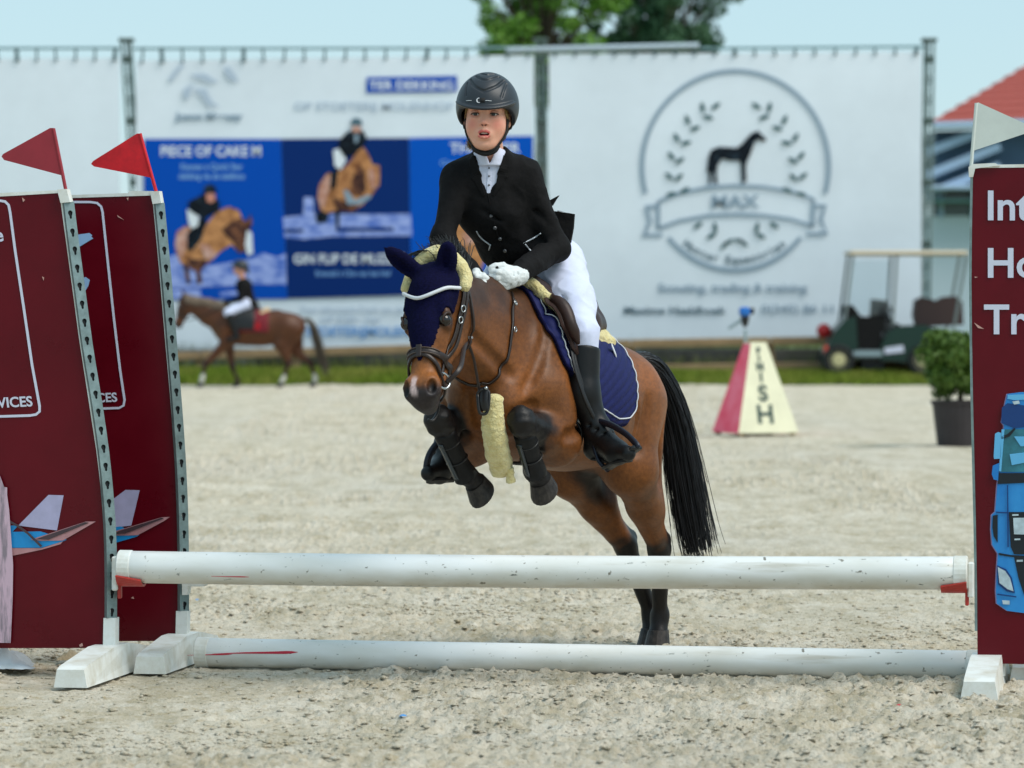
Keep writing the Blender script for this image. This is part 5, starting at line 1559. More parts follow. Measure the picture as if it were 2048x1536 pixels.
HF = HeadFrame((.665, -.026, 1.362), (.395, .105, -.91), (.91, -.02, .41))
ELB = {1: (.09, .165, .79), -1: (.13, -.14, .785)}
fore = [((.16, .135, .97), ELB[1], (.395, .175, .868), (.262, .166, .703), (.226, .172, .668)),
        ((.18, -.135, .97), ELB[-1], (.445, -.105, .872), (.318, -.070, .690), (.272, -.048, .656))]
hind = [((-.69, .095, .89), (-.62, .150, .675), (-1.015, .100, .372), (-1.115, .062, .115), (-1.095, .064, .055)),
        ((-.69, -.095, .89), (-.69, -.11, .66), (-1.05, -.045, .372), (-1.175, .005, .115), (-1.165, .008, .055))]
pose = dict(
    trunk=[((.13, 0, .985), (.22, .165, .25)), ((-.05, 0, .995), (.28, .195, .275)), ((-.30, 0, .935), (.32, .232, .255)), ((-.50, 0, .905), (.30, .222, .225)), ((-.68, 0, .905), (.265, .178, .195))],
    ridge=[((.10, 0, 1.235), (-.25, 0, 1.145), .05, .05), ((-.25, 0, 1.145), (-.6, 0, 1.065), .045, .05), ((-.58, 0, 1.06), (-.84, 0, .975), .06, .05), ((-.80, 0, .985), (-.91, 0, .99), .045, .03)],
    neck=[[((.04, 0, 1.215), .08), ((.30, 0, 1.275), .062), ((.62, 0, 1.305), .060)],
          [((.08, 0, 1.09), .14), ((.35, 0, 1.165), .092), ((.60, 0, 1.24), .070)],
          [((.18, 0, .99), .135), ((.40, 0, 1.08), .082), ((.58, 0, 1.175), .058)]],
    muscle=[((.10, .135, 1.0), (.11, .06, .20)), ((.10, -.135, 1.0), (.11, .06, .20)), ((.29, .07, .915), (.075, .07, .10)), ((.29, -.07, .915), (.075, .07, .10)),
            ((.08, .17, .87), (.10, .05, .10)), ((.08, -.17, .87), (.10, .05, .10)), ((-.65, .10, .965), (.21, .09, .125)), ((-.65, -.10, .965), (.21, .09, .125)),
            ((-.42, .13, .80), (.2, .08, .1)), ((-.42, -.13, .80), (.2, .08, .1)), ((-.62, 0, .70), (.07, .05, .05))],
    fore=fore, hind=hind, back=(-1, 0, 0), head=HF,
    ear_list=[((.655, .022, 1.362), (.690, .046, 1.452), (1, .2, -.1)), ((.665, -.074, 1.355), (.735, -.150, 1.432), (1, -.2, -.2))],
    grooves=[([(-.05, .2, 1.14), (-.02, .2, 1.0), (.03, .22, .89)], .005), ([(.08, .12, 1.22), (.20, .16, 1.09), (.31, .17, .98)], .006), ([(.33, .1, 1.02), (.44, .09, 1.08), (.56, .08, 1.15)], .006),
        ([(.0, .22, .86), (.10, .23, .82), (.17, .2, .81)], .006), ([(-.46, .22, .98), (-.50, .2, .86), (-.49, .18, .75)], .006), ([(-.80, .16, .93), (-.81, .16, .80), (-.82, .15, .64)], .006), ([(-.60, .16, .92), (-.57, .17, .82), (-.56, .17, .74)], .004),
        ([(.38, 0, 1.0), (.36, 0, .88), (.28, 0, .79)], .008), ([(.25, .10, .93), (.31, .11, .88), (.30, .10, .82)], .005)],
    dark_z=(1.10, 1.30), fore_t=(.30, .62), muzzle=lin(44, 38, 40), snip=True,  # dark_z: darker upper coat, deepened to paint in the neck's shade
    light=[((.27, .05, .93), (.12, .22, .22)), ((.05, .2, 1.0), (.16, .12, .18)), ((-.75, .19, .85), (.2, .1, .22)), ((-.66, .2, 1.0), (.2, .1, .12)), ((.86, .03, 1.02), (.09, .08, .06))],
    groin_shade=[((-.66, 0, .66), (.16, .11, .09), BLACK, .95), ((-.72, .0, .58), (.14, .075, .14), BLACK, .9)])  # black painted on the groin for the shade between the thighs
HS = build_horse(pose, .0062, (-1.30, -.33, -.012), (1.0, .36, 1.53))
hv, hf_ = HS.mesh(2)
hn = vnormals(hv, hf_)
_wl = np.zeros(len(hv))
for _leg in fore:
    for _a, _b in ((2, 3), (1, 2)):
        _d, _t = seg_dist(hv, np.array(_leg[_a]), np.array(_leg[_b])); _wl = np.maximum(_wl, sstep(-_d, -.075, -.05) * (1 if _a == 2 else sstep(_t, .5, .9)))
hv = hv + hn * (_wl * (vnoise(hv * np.array([1, 1, 1.6]), 34, 22) * .0032 + vnoise(hv, 70, 23) * .0014))[:, None]
hv = hv + hn * (vnoise(hv, 13, 12) * .0022 + vnoise(hv * np.array([1, 1, .6]), 30, 13) * .0010)[:, None]
horse = thing('horse', 'bay pony with navy ear bonnet leaping over the white pole', 'horse', HO, HROT)
M_coat = coat_mat('bay_coat')
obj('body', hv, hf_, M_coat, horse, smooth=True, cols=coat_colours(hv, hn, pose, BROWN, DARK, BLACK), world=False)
M_hoof = mat('hoof_horn', lin(30, 28, 28), .5, spec=.3, vscale=40, col2=lin(62, 56, 52))
fd = {0: (1, 0, -.3), 1: (1, 0, -.2)}
for k, leg in enumerate(fore):
    ft, hf0 = np.array(leg[3]), np.array(leg[4])
    ax = N(np.array([-.62, .06 if k == 0 else .26, -.62]))
    top = hf0 + ax * .0
    obj('hoof', *hoof(top, top + ax, (1, 0, -.6), .038, .049, .052), M_hoof, horse, smooth=False, world=False)
for k, leg in enumerate(hind):
    hf0 = np.array(leg[4]); obj('hoof', *hoof(hf0 + [0, 0, .012], hf0 + [.0, 0, -1], (1, 0, 0), .038, .047, .062), M_hoof, horse, smooth=False, world=False)
M_eyeb = mat('horse_eye', lin(24, 16, 12), .08, spec=.6)
for s in (-1, 1):
    obj('eye', *sphere(HF(.186, .013, .0665 * s), .0220, 18, 12), M_eyeb, horse, smooth=True, world=False)
    # upper lid fold
    lid = [HF(.161, .002, .082 * s), HF(.163, .018, .083 * s), HF(.170, .031, .079 * s), HF(.184, .036, .073 * s), HF(.200, .030, .071 * s)]
    obj('eyelid', *tube(crom(lid, 12), np.interp(np.linspace(0, 1, 12), [0, .5, 1], [.003, .0048, .003]), 6), mat('lid_dark', lin(52, 34, 26), .5), horse, smooth=True, world=False)
M_hair = mat('black_hair', lin(20, 18, 19), .38, spec=.5, var=.3, vscale=40)
# tail
tg = [(-.89, 0, 1.0), (-.955, .02, 1.045), (-1.04, .055, 1.03), (-1.11, .085, .93), (-1.15, .115, .78), (-1.16, .145, .60), (-1.165, .175, .43), (-1.17, .195, .34)]
tp = hair_along(tg, [.020, .030, .040, .048, .052, .056, .052, .042], 950, 21, 16, .018, 1.0, .42)
tp2 = hair_along(tg, [.020, .033, .045, .056, .064, .074, .08, .08], 90, 22, 16, .014, 1.0, .5)
core = tube(crom(np.array(tg)[:7], 24), np.interp(np.linspace(0, 1, 24), [0, .3, .6, .85, 1], [.022, .042, .045, .03, .006]), 10)
tv, tf = strands(np.vstack([tp, tp2]), .0024, .0009)
obj('tail', *join((tv, tf.tolist()), core), M_hair, horse, smooth=True, world=False)
# mane: short hair along the crest falling to the off side, blown up behind the ears
rg = np.random.default_rng(3)
ps = []
for i in range(620):
    a = rg.uniform(.05, .63); z0 = np.interp(a, [.0, .3, .62], [1.285, 1.333, 1.36])
    root = np.array([a, rg.normal(-.012, .012), z0 - .006])
    L = rg.uniform(.10, .17)
    up = .045 * (1 + 1.1 * sstep(np.array([a]), .40, .6)[0])
    p = [root, root + [rg.normal(0, .01), -.02, up * .8], root + [rg.normal(-.01, .02), -.07 - .3 * L, up * .6], root + [rg.normal(-.02, .025), -.085, -L * .6]]
    ps.append(crom(p, 9))
for i in range(420):
    a = rg.uniform(.46, .62); root = np.array([a, rg.normal(-.015, .016), 1.345])
    d = np.array([rg.normal(-.025, .022), rg.normal(-.03, .018), rg.uniform(.05, .12)])
    p = [root, root + d * .5 + [0, 0, .01], root + d, root + d * 1.12 + [rg.normal(-.005, .008), rg.normal(-.012, .010), rg.normal(.0, .008)]]
    ps.append(crom(p, 9))
v, f = strands(np.array(ps), .0022, .0008)
obj('mane', v, f, M_hair, horse, smooth=True, world=False)
# ================================================================== tack (worn by the pony; local coordinates of the pony)
def worn(name, label, cat, at):
    t = thing(name, label, cat, LW(np.array(at)), HROT)
    return t
def lobj(name, vf, m, parent, smooth=True, cols=None):
    """mesh given in the pony's local coordinates under a thing of its own"""
    v, f = vf
    return obj(name, LW(np.asarray(v, float)), f, m, parent, smooth=smooth, cols=cols)
M_lea = mat('dark_leather', lin(40, 28, 24), .4, spec=.45, var=.2, vscale=60, bump=.15, bscale=300, bdist=.002)
M_leab = mat('black_leather', lin(24, 22, 22), .38, spec=.45, var=.2, vscale=50, bump=.12, bscale=200, bdist=.002)
M_metal = mat('steel', lin(186, 190, 192), .22, .9)
M_navy = mat('navy_cotton', lin(11, 11, 44), .9, spec=.1, var=.35, vscale=140, bump=.6, bscale=420, bdist=.003)
M_navyq = mat('navy_quilt', lin(17, 24, 78), .7, spec=.25, var=.15, vscale=60, bump=.3, bscale=500, bdist=.002)
M_pip = mat('white_piping', lin(208, 210, 214), .5)
M_fleece = mat('cream_fleece', lin(226, 214, 162), .95, spec=.1, col2=lin(206, 188, 128), vscale=45, bump=1.0, bscale=130, sheen=.3, bdist=.008)

def strap(pts, off, width, thick=.0045, n=40, S=None, proj=True):
    p = crom(pts, n); S = S or HS
    if proj: p = S.project(p, off)
    return ribbon(p, S.grad(p), width, thick)
def strap_tube(pts, off, r, n=40, proj=True, sides=8):
    p = crom(pts, n)
    if proj: p = HS.project(p, off)
    return tube(p, r, sides)
def torus(c, ax, R_, r, n=22, k=8):
    ax = N(np.array(ax, float)); x = N(np.cross(ax, [.3, .5, .8])); y = np.cross(ax, x)
    V = []
    for i in range(n):
        a = 2 * math.pi * i / n; d = math.cos(a) * x + math.sin(a) * y
        for j in range(k):
            b = 2 * math.pi * j / k; V.append(np.array(c) + d * (R_ + r * math.cos(b)) + ax * r * math.sin(b))
    F = [[i * k + j, ((i + 1) % n) * k + j, ((i + 1) % n) * k + (j + 1) % k, i * k + (j + 1) % k] for i in range(n) for j in range(k)]
    return np.array(V), F
def fluffy(path, rad, seed, amp=.007, n=60, k=26):
    """fleece sleeve: lumpy tube with rounded ends"""
    p = crom(path, n); t = np.linspace(0, 1, n)
    prof = np.sqrt(np.clip(1 - np.clip(np.maximum((.06 - t) / .06, (t - .94) / .06), 0, 1) ** 2, .02, 1))
    r = np.interp(t, np.linspace(0, 1, len(rad)), rad) * prof
    v, f = tube(p, r, k)
    c = np.repeat(p, k, 0); d = N(v - c)
    lump = np.abs(vnoise(v, 38, seed)) * .9 + np.abs(vnoise(v, 85, seed + 1)) * .6 + vnoise(v, 160, seed + 2) * .25
    return v + d * (lump * amp - amp * .4)[:, None], f

# ---- ear bonnet
bS = Sdf((.53, -.18, .98), (.90, .16, 1.53), .0038)
ii = np.stack(np.meshgrid(*[bS.lo[k] + bS.h * np.arange(bS.n[k]) for k in range(3)], indexing='ij'), -1)
bS.d = (HS.sample(ii) - .0048).astype(np.float32)
u, v_, w = HF.inv(ii)
wm = np.interp(u, [-.08, .10, .125, .145, .17, .21, .26, .30, .335], [.13, .12, .105, .074, .062, .055, .044, .026, .0])
wave = .0016 * np.sin(u * 330)
m_ = np.maximum(np.abs(w) - wm - wave, np.maximum(-.035 - v_ - .55 * np.maximum(.06 - u, 0), u - .335))
m_ = np.maximum(m_, -.055 - u - .8 * np.maximum(v_ + .0, -.06))
# sleeves for the ears
ears = np.full(bS.d.shape, 1.0, np.float32)
for base, tip, nrm in pose['ear_list']:
    base, tip = np.array(base), np.array(tip); ax = N(tip - base); nn = N(np.array(nrm) - ax * (np.array(nrm) @ ax)); sd = np.cross(ax, nn); L = np.linalg.norm(tip - base)
    q = ii - base; t = np.clip((q @ ax) / L, -.25, 1.16); rr = np.interp(t, [-.25, .1, .45, .8, 1.05, 1.16], [.020, .023, .0245, .017, .007, .002])
    e = q - t[..., None] * ax * L
    n_ = e @ nn; s_ = e @ sd
    dd = (np.sqrt((n_ * 1.7) ** 2 + s_ ** 2 + (e @ ax) ** 2) - rr) * .6
    cut = np.sqrt(((n_ - .02) * 1.0) ** 2 + s_ ** 2) - rr * .62      # hollow front of the ear
    dd = np.maximum(dd, -np.where((t > .1) & (t < 1.0), cut, 1) * .8)
    ears = np.minimum(ears, dd)
bS.d = np.minimum(np.maximum(bS.d, m_), ears).astype(np.float32)
bonnet = worn('ear_bonnet', 'navy crocheted ear bonnet on the jumping pony', 'ear bonnet', HF(.05, .05, 0))
bv, bf = bS.mesh(1)
bn = vnormals(bv, bf)
bv = bv + bn * (.0012 * np.sin(HF.inv(bv)[0] * 900))[:, None]
lobj('hood', (bv, bf), M_navy, bonnet)
br = [HF(.055, -.03, -.098), HF(.085, .03, -.075), HF(.118, .07, -.03), HF(.124, .08, .0), HF(.112, .07, .035), HF(.082, .035, .075), HF(.06, -.02, .10)]
lobj('piping', strap_tube(br, .014, .0062), M_pip, bonnet)
lobj('tip_stud', sphere(HS.project(HF(.305, .06, -.003)[None], .010)[0], .0045, 8, 6), M_metal, bonnet)

# ---- bridle
bridle = worn('bridle', 'dark brown leather bridle with noseband and steel bit rings', 'bridle', HF(.2, 0, 0))
fl_path = [HF(.06, -.05, .098), HF(.0, -.055, .095), HF(-.052, -.04, .058), HF(-.078, -.03, .0), HF(-.056, -.035, -.055), HF(.0, -.04, -.092), HF(.055, -.03, -.10)]
lobj('fleece_headpiece', fluffy(crom(fl_path, 20), [.021, .025, .028, .029, .028, .025, .020], 51, .004, 50, 20), M_fleece, bridle)
for s in (1, -1):
    cp = [HF(.05, -.055, .10 * s), HF(.12, -.062, .09 * s), HF(.20, -.065, .075 * s), HF(.28, -.055, .062 * s), HF(.355, -.042, .052 * s)]
    lobj('cheekpiece', strap(cp, .006, .017), M_lea, bridle)
    cq = [HF(.05, -.075, .10 * s), HF(.14, -.085, .085 * s), HF(.24, -.085, .07 * s), HF(.315, -.05, .062 * s)]
    lobj('noseband_strap', strap(cq, .006, .013), M_lea, bridle)
    th = [HF(.045, -.085, .10 * s), HF(.10, -.13, .08 * s), HF(.17, -.185, .035 * s), HF(.19, -.195, .0)]
    lobj('throat_lash', strap(th, .006, .012), M_lea, bridle)
    for u_, v0 in ((.115, -.062), (.155, -.064)):
        c = HS.project(HF(u_, v0, .09 * s)[None], .011)[0]
        lobj('buckle', torus(c, HS.grad(c[None])[0], .011, .0022, 14, 6), M_metal, bridle)
    c = HF(.375, -.045, .056 * s); c = HS.project(c[None], .008)[0]
    lobj('bit_ring', torus(c, HF.W * s + HF.V * .5, .026, .0038), M_metal, bridle)
def loop(u_f, u_b, off, width, m, name, v_f=.06, v_b=-.16, hw=.075):
    pts = []
    for a in np.linspace(0, 2 * np.pi, 13):
        t = (1 - math.cos(a)) / 2
        pts.append(HF(u_f + (u_b - u_f) * t, v_f + (v_b - v_f) * t, hw * math.sin(a)))
    lobj(name, strap(pts, .008, width, .007, 60), m, bridle)
loop(.300, .320, .008, .024, M_lea, 'noseband')
loop(.312, .425, .009, .014, M_lea, 'flash_strap', .06, -.12)
lobj('flash_loop', strap([HF(.285, .07, .0), HF(.305, .07, 0), HF(.325, .07, 0)], .012, .02, .006, 8), M_lea, bridle)
for off, du in ((.0125, .292), (.0125, .308)):
    pts = [HF(du + .006 * (1 - math.cos(a)), .06 - .06 * (1 - math.cos(a)), .075 * math.sin(a)) for a in np.linspace(-1.3, 1.3, 9)]
    lobj('raised_edge', strap_tube(pts, off, .0022), mat('leather_edge', lin(74, 60, 52), .4), bridle)
# bit hanging below the chin (buckle end of the flash strap)
lobj('strap_end', strap([HF(.425, -.09, .02), HF(.455, -.105, .012), HF(.485, -.10, .0), HF(.49, -.085, -.01)], 0, .012, .005, 16, proj=False), M_leab, bridle)

# ---- rein
LHAND = P(985, 560, 14.44); RHAND = P(962, 562, 14.42)
HLl, HRl = WL(LHAND), WL(RHAND)
rein = worn('rein', 'thin dark leather reins running from the bit to the gloves', 'rein', HF(.37, -.05, .06))
for s, hnd in ((1, HLl), (-1, HRl)):
    c = HS.project(HF(.378, -.06, .056 * s)[None], .012)[0]
    pth = crom([c, c + [-.03, .035 * s, .05], PLoc(930, 690, 14.18) if s > 0 else HF(.25, -.10, -.10), PLoc(955, 630, 14.34) if s > 0 else HF(.05, -.14, -.10), hnd], 40)
    if s < 0: pth = HS.project(pth, .012, 3) * .6 + pth * .4
    lobj('rein_strap', ribbon(pth, np.repeat(np.array([[.8, .5 * s, .1]]), 40, 0), .016, .004), M_lea, rein)
lobj('rein_end', ribbon(crom([HLl, HLl + [.02, .02, -.05], PLoc(948, 640, 14.30), PLoc(936, 676, 14.22), PLoc(948, 720, 14.25), PLoc(960, 790, 14.28)], 40), np.repeat(np.array([[.8, .3, .2]]), 40, 0), .009, .004), M_lea, rein)
lobj('rein_stopper', bbox_(PLoc(938, 675, 14.215), (.012, .026, .008), .002), M_pip, rein)

# ---- breastplate with fleece sleeve
bp_ = worn('breastplate', 'dark leather breastplate with long cream fleece sleeve on the pony chest', 'breastplate', (.33, 0, .95))
ring_c = HS.project(PLoc(968, 792, 14.30)[None], .012)[0]
for pts in ([PLoc(1000, 596, 14.52), PLoc(1014, 650, 14.42), PLoc(1016, 700, 14.38), PLoc(1003, 740, 14.36), PLoc(982, 775, 14.34), ring_c],
            [PLoc(922, 600, 14.5), PLoc(930, 670, 14.4), PLoc(938, 740, 14.36), PLoc(952, 775, 14.34), ring_c]):
    lobj('neck_strap', strap(pts, .005, .012), M_lea, bp_)
for q in (PLoc(1018, 660, 14.42), PLoc(1006, 608, 14.5)):
    q = HS.project(q[None], .009)[0]; lobj('buckle', torus(q, HS.grad(q[None])[0], .009, .0022, 12, 6), M_metal, bp_)
sl = crom([PLoc(984, 790, 14.29), PLoc(984, 850, 14.31), PLoc(991, 905, 14.36), PLoc(1003, 952, 14.44)], 20)
sl = HS.project(sl, .020, 1) * .15 + sl * .85
lobj('fleece_sleeve', fluffy(sl, [.031, .036, .040, .041, .040, .038], 61, .0055, 90, 30), M_fleece, bp_)
lobj('fleece_tab', fluffy([PLoc(1018, 935, 14.40), PLoc(1022, 965, 14.42)], [.014, .016], 66, .005, 20, 14), M_fleece, bp_)
cl_ = [PLoc(955, 788, 14.25), PLoc(958, 820, 14.24), PLoc(964, 828, 14.24), PLoc(974, 824, 14.24), PLoc(978, 800, 14.245), PLoc(976, 782, 14.25), PLoc(962, 780, 14.25), PLoc(955, 788, 14.25)]
lobj('clip', tube(crom(cl_, 34), .0058, 8), M_leab, bp_)
lobj('clip_strap', ribbon(crom([PLoc(968, 775, 14.25), PLoc(967, 800, 14.24), PLoc(968, 822, 14.24)], 10), np.repeat(np.array([[1., 0, .1]]), 10, 0), .030, .008), M_leab, bp_)
lobj('clip_stud', sphere(PLoc(972, 776, 14.235), .006, 8, 6), M_metal, bp_)

# ---- saddle cloth: wraps the trunk; quilted
def trunk_patch(arc, off, thick, nu, nv, quilt=None):
    """arc(i, j) -> (a, phi): i along front-back 0..1, j from the spine down 0..1; phi from straight up"""
    U_, V_ = np.meshgrid(np.linspace(0, 1, nu), np.linspace(0, 1, nv), indexing='ij')
    a, ph, side_ = arc(U_, V_)
    zc = np.interp(a, [-.75, -.5, -.3, -.05, .15], [.92, .92, .95, 1.02, 1.06])
    o = np.stack([a, 0 * a, zc], -1); d = np.stack([0 * a, np.sin(ph) * side_, np.cos(ph)], -1)
    p = HS.ray(o, d, .40, off)
    nrm = HS.grad(p)
    ed = np.minimum(np.minimum(U_, 1 - U_) * (nu - 1), (1 - V_) * (nv - 1)) if quilt is not None else np.minimum(np.minimum(U_, 1 - U_) * (nu - 1), (1 - V_) * (nv - 1))
    lift = thick * np.clip(ed / 1.5, .0, 1) ** .5
    if quilt is not None: lift = lift + quilt(U_, V_, p) * np.clip(ed / 3, 0, 1)
    q = p + nrm * lift[..., None]
    I_ = np.arange(nu * nv).reshape(nu, nv)
    F = np.stack([I_[:-1, :-1], I_[1:, :-1], I_[1:, 1:], I_[:-1, 1:]], -1).reshape(-1, 4)
    if np.mean(side_) > 0: F = F[:, ::-1]
    vv = np.vstack([q.reshape(-1, 3), (p - nrm * .002).reshape(-1, 3)])
    n = nu * nv
    bnd = list(I_[:, 0]) + list(I_[-1, 1:]) + list(I_[-2::-1, -1]) + list(I_[0, -2:0:-1])
    sides = np.array([[bnd[k], bnd[k - 1], bnd[k - 1] + n, bnd[k] + n] for k in range(len(bnd))])
    return vv, np.vstack([F, F[:, ::-1] + n, sides]), q, nrm
pad = worn('saddle_cloth', 'navy quilted saddle cloth with white piping under the saddle', 'saddle cloth', (-.25, 0, 1.2))
PHM = R(118)
def pad_arc(s):
    def f(U_, V_):
        fr = np.interp(V_, [0, .3, .6, .85, 1], [.09, .125, .145, .12, .02]); re = np.interp(V_, [0, .35, .7, .9, 1], [-.535, -.52, -.475, -.445, -.415])
        fr = fr - .0 * V_; drop = np.interp(U_, [0, .12, .3, .7, .88, 1], [.90, .975, 1, 1, .965, .86])
        return fr + (re - fr) * U_, V_ * PHM * drop + .0, s
    return f
def quilt(U_, V_, p):
    t = (p[..., 2] * 1.0 + p[..., 0] * .45) / .033
    return .0055 * np.abs(np.sin(t * np.pi)) ** .6
for s in (1, -1):
    v, f, q, nr = trunk_patch(pad_arc(s), .004, .010, 90, 110, quilt)
    lobj('quilted_panel', (v, f), M_navyq, pad)
    for o_, r_ in ((1, .0045),):
        edge = np.vstack([q[0, 6:], q[1:-1, -1], q[-1, ::-1][:-6]]) + 0
        edge_n = np.vstack([nr[0, 6:], nr[1:-1, -1], nr[-1, ::-1][:-6]])
        lobj('binding', tube(edge[::2] + edge_n[::2] * .005, .0055, 6), M_navy, pad)
    ins = np.vstack([q[5, 8:-6], q[6:-6, -7], q[-6, ::-1][6:-8]]); insn = np.vstack([nr[5, 8:-6], nr[6:-6, -7], nr[-6, ::-1][6:-8]])
    lobj('white_piping', tube(ins[::2] + insn[::2] * .0035, .0024, 6), M_pip, pad)
c = HS.project(PLoc(1208, 722, 14.98)[None], .02)[0]; nn_ = HS.grad(c[None])[0]
lobj('badge', ribbon(np.array([c + [.03, 0, .03], c, c - [.03, 0, .035]]), np.repeat(nn_[None], 3, 0), .02, .004), M_pip, pad)
# fleece half pad between cloth and saddle
hp_ = worn('fleece_half_pad', 'cream fleece half pad showing before and behind the saddle', 'half pad', (-.25, 0, 1.22))
def hpad_arc(s):
    def f(U_, V_):
        fr = np.interp(V_, [0, .5, 1], [.105, .085, -.005]); re = np.interp(V_, [0, .6, 1], [-.47, -.45, -.40])
        return fr + (re - fr) * U_, V_ * R(46), s
    return f
for s in (1, -1):
    v, f, q, nr = trunk_patch(hpad_arc(s), .016, .014, 70, 50, None)
    v = v + (vnoise(v, 60, 4) * .003)[:, None]
    lobj('fleece_panel', (v, f), M_fleece, hp_)
    lobj('front_roll', fluffy((q[1] + nr[1] * .010)[::3], [.016, .018, .019, .018, .012], 71 + s, .005, 60, 16), M_fleece, hp_)
lobj('rear_roll', fluffy([(-.47, -.13, 1.125), (-.495, -.07, 1.16), (-.50, 0, 1.175), (-.495, .06, 1.165), (-.47, .115, 1.135)], [.024, .030, .032, .030, .024], 77, .007, 60, 20), M_fleece, hp_)

# ---- saddle
M_sad = mat('brown_saddle_leather', lin(50, 32, 27), .48, spec=.35, var=.25, vscale=25, bump=.15, bscale=160, bdist=.003)
saddle = worn('saddle', 'brown leather jumping saddle with black stirrup irons', 'saddle', (-.2, 0, 1.25))
sS = Sdf((-.56, -.26, 1.02), (.16, .26, 1.45), .006)
sS.chain([(.045, 0, 1.345), (-.06, 0, 1.295), (-.18, 0, 1.255), (-.32, 0, 1.225), (-.43, 0, 1.235)], [.048, .062, .085, .105, .095], .05)
for s in (1, -1):
    sS.chain([(.035, .05 * s, 1.315), (-.1, .085 * s, 1.24), (-.28, .11 * s, 1.185), (-.42, .09 * s, 1.18)], [.042, .055, .06, .05], .04)
sS.chain([(-.42, -.10, 1.21), (-.465, -.05, 1.25), (-.475, 0, 1.262), (-.465, .05, 1.25), (-.42, .10, 1.21)], [.026, .03, .032, .03, .026], .04)
sS.ell((-.20, 0, 1.37), (.15, .06, .07), k=.05, sub=True)
# hollow it over the pads
g_ = np.stack(np.meshgrid(*[sS.lo[k] + sS.h * np.arange(sS.n[k]) for k in range(3)], indexing='ij'), -1)
sS.d = np.maximum(sS.d, .028 - HS.sample(g_)).astype(np.float32)
lobj('seat', sS.mesh(2), M_sad, saddle)
def flap_arc(s):
    def f(U_, V_):
        fr = np.interp(V_, [0, .25, .6, .85, 1], [.04, .105, .13, .10, .03]); re = np.interp(V_, [0, .5, .85, 1], [-.22, -.17, -.12, -.06])
        return fr + (re - fr) * U_, R(16) + V_ * R(70), s
    return f
for s in (1, -1):
    v, f, q, nr = trunk_patch(flap_arc(s), .036, .008, 46, 50)
    fp = lobj('flap', (v, f), M_sad, saddle)
    kr = (q[4, 10:42] + nr[4, 10:42] * .012)
    lobj('knee_roll', tube(kr[::2], np.interp(np.linspace(0, 1, len(kr[::2])), [0, .3, .8, 1], [.008, .024, .02, .006]), 12), M_sad, saddle)
# girth
for s in (1, -1):
    gp = [(-.03, .20 * s, .93), (-.01, .215 * s, .86), (.0, .16 * s, .75), (.0, .0, .70)]
    lobj('girth', strap(gp, .008, .075, .012, 30), M_leab, saddle)
    for q in ((.012, .22 * s, .875), (-.03, .22 * s, .875)):
        q = HS.project(np.array([q]), .02)[0]; lobj('girth_buckle', torus(q, HS.grad(q[None])[0], .012, .0025, 14, 6), M_metal, saddle)
M_iron = mat('stirrup_black', lin(30, 32, 44), .35, .4, spec=.5)
def stirrup(pts, tread, s):
    t = lobj('stirrup_iron', tube(crom(pts, 44), .0085, 8, flat=1.4), M_iron, saddle)
    lobj('tread', ribbon(crom(tread, 10), np.repeat(np.array([[0, .1 * s, 1.]]), 10, 0), .042, .012), M_leab, saddle)
L_ = lambda a: [PLoc(*q) for q in a]
stirrup(L_([(1194, 842, 14.60), (1188, 880, 14.60), (1196, 918, 14.585), (1212, 937, 14.57), (1216, 940, 14.565)]), L_([(1213, 936, 14.565), (1244, 916, 14.50), (1274, 894, 14.44)]), 1)
lobj('stirrup_iron', tube(crom(L_([(1194, 842, 14.60), (1222, 850, 14.55), (1252, 868, 14.49), (1272, 888, 14.445), (1275, 895, 14.44)]), 30), .0085, 8, flat=1.4), M_iron, saddle)
stirrup(L_([(884, 878, 14.66), (870, 892, 14.655), (858, 912, 14.65), (853, 936, 14.65), (858, 952, 14.65)]), L_([(856, 950, 14.645), (872, 956, 14.70), (900, 962, 14.75)]), -1)
lobj('stirrup_iron', tube(crom(L_([(884, 878, 14.66), (900, 900, 14.70), (905, 930, 14.74), (902, 962, 14.75)]), 24), .0085, 8), M_iron, saddle)
for s, pts in ((1, [(1142, 690, 14.585), (1152, 740, 14.565), (1172, 800, 14.565), (1194, 846, 14.595)]), (-1, [(905, 700, 14.82), (895, 800, 14.78), (884, 880, 14.665)])):
    p = crom(L_(pts), 24)
    lobj('stirrup_leather', ribbon(p, np.repeat(np.array([[.5, .85 * s, .1]]), 24, 0), .014, .004), M_leab, saddle)
    lobj('stirrup_leather', ribbon(p + np.array([-.016, 0, .004]), np.repeat(np.array([[.5, .85 * s, .1]]), 24, 0), .012, .004), M_leab, saddle)

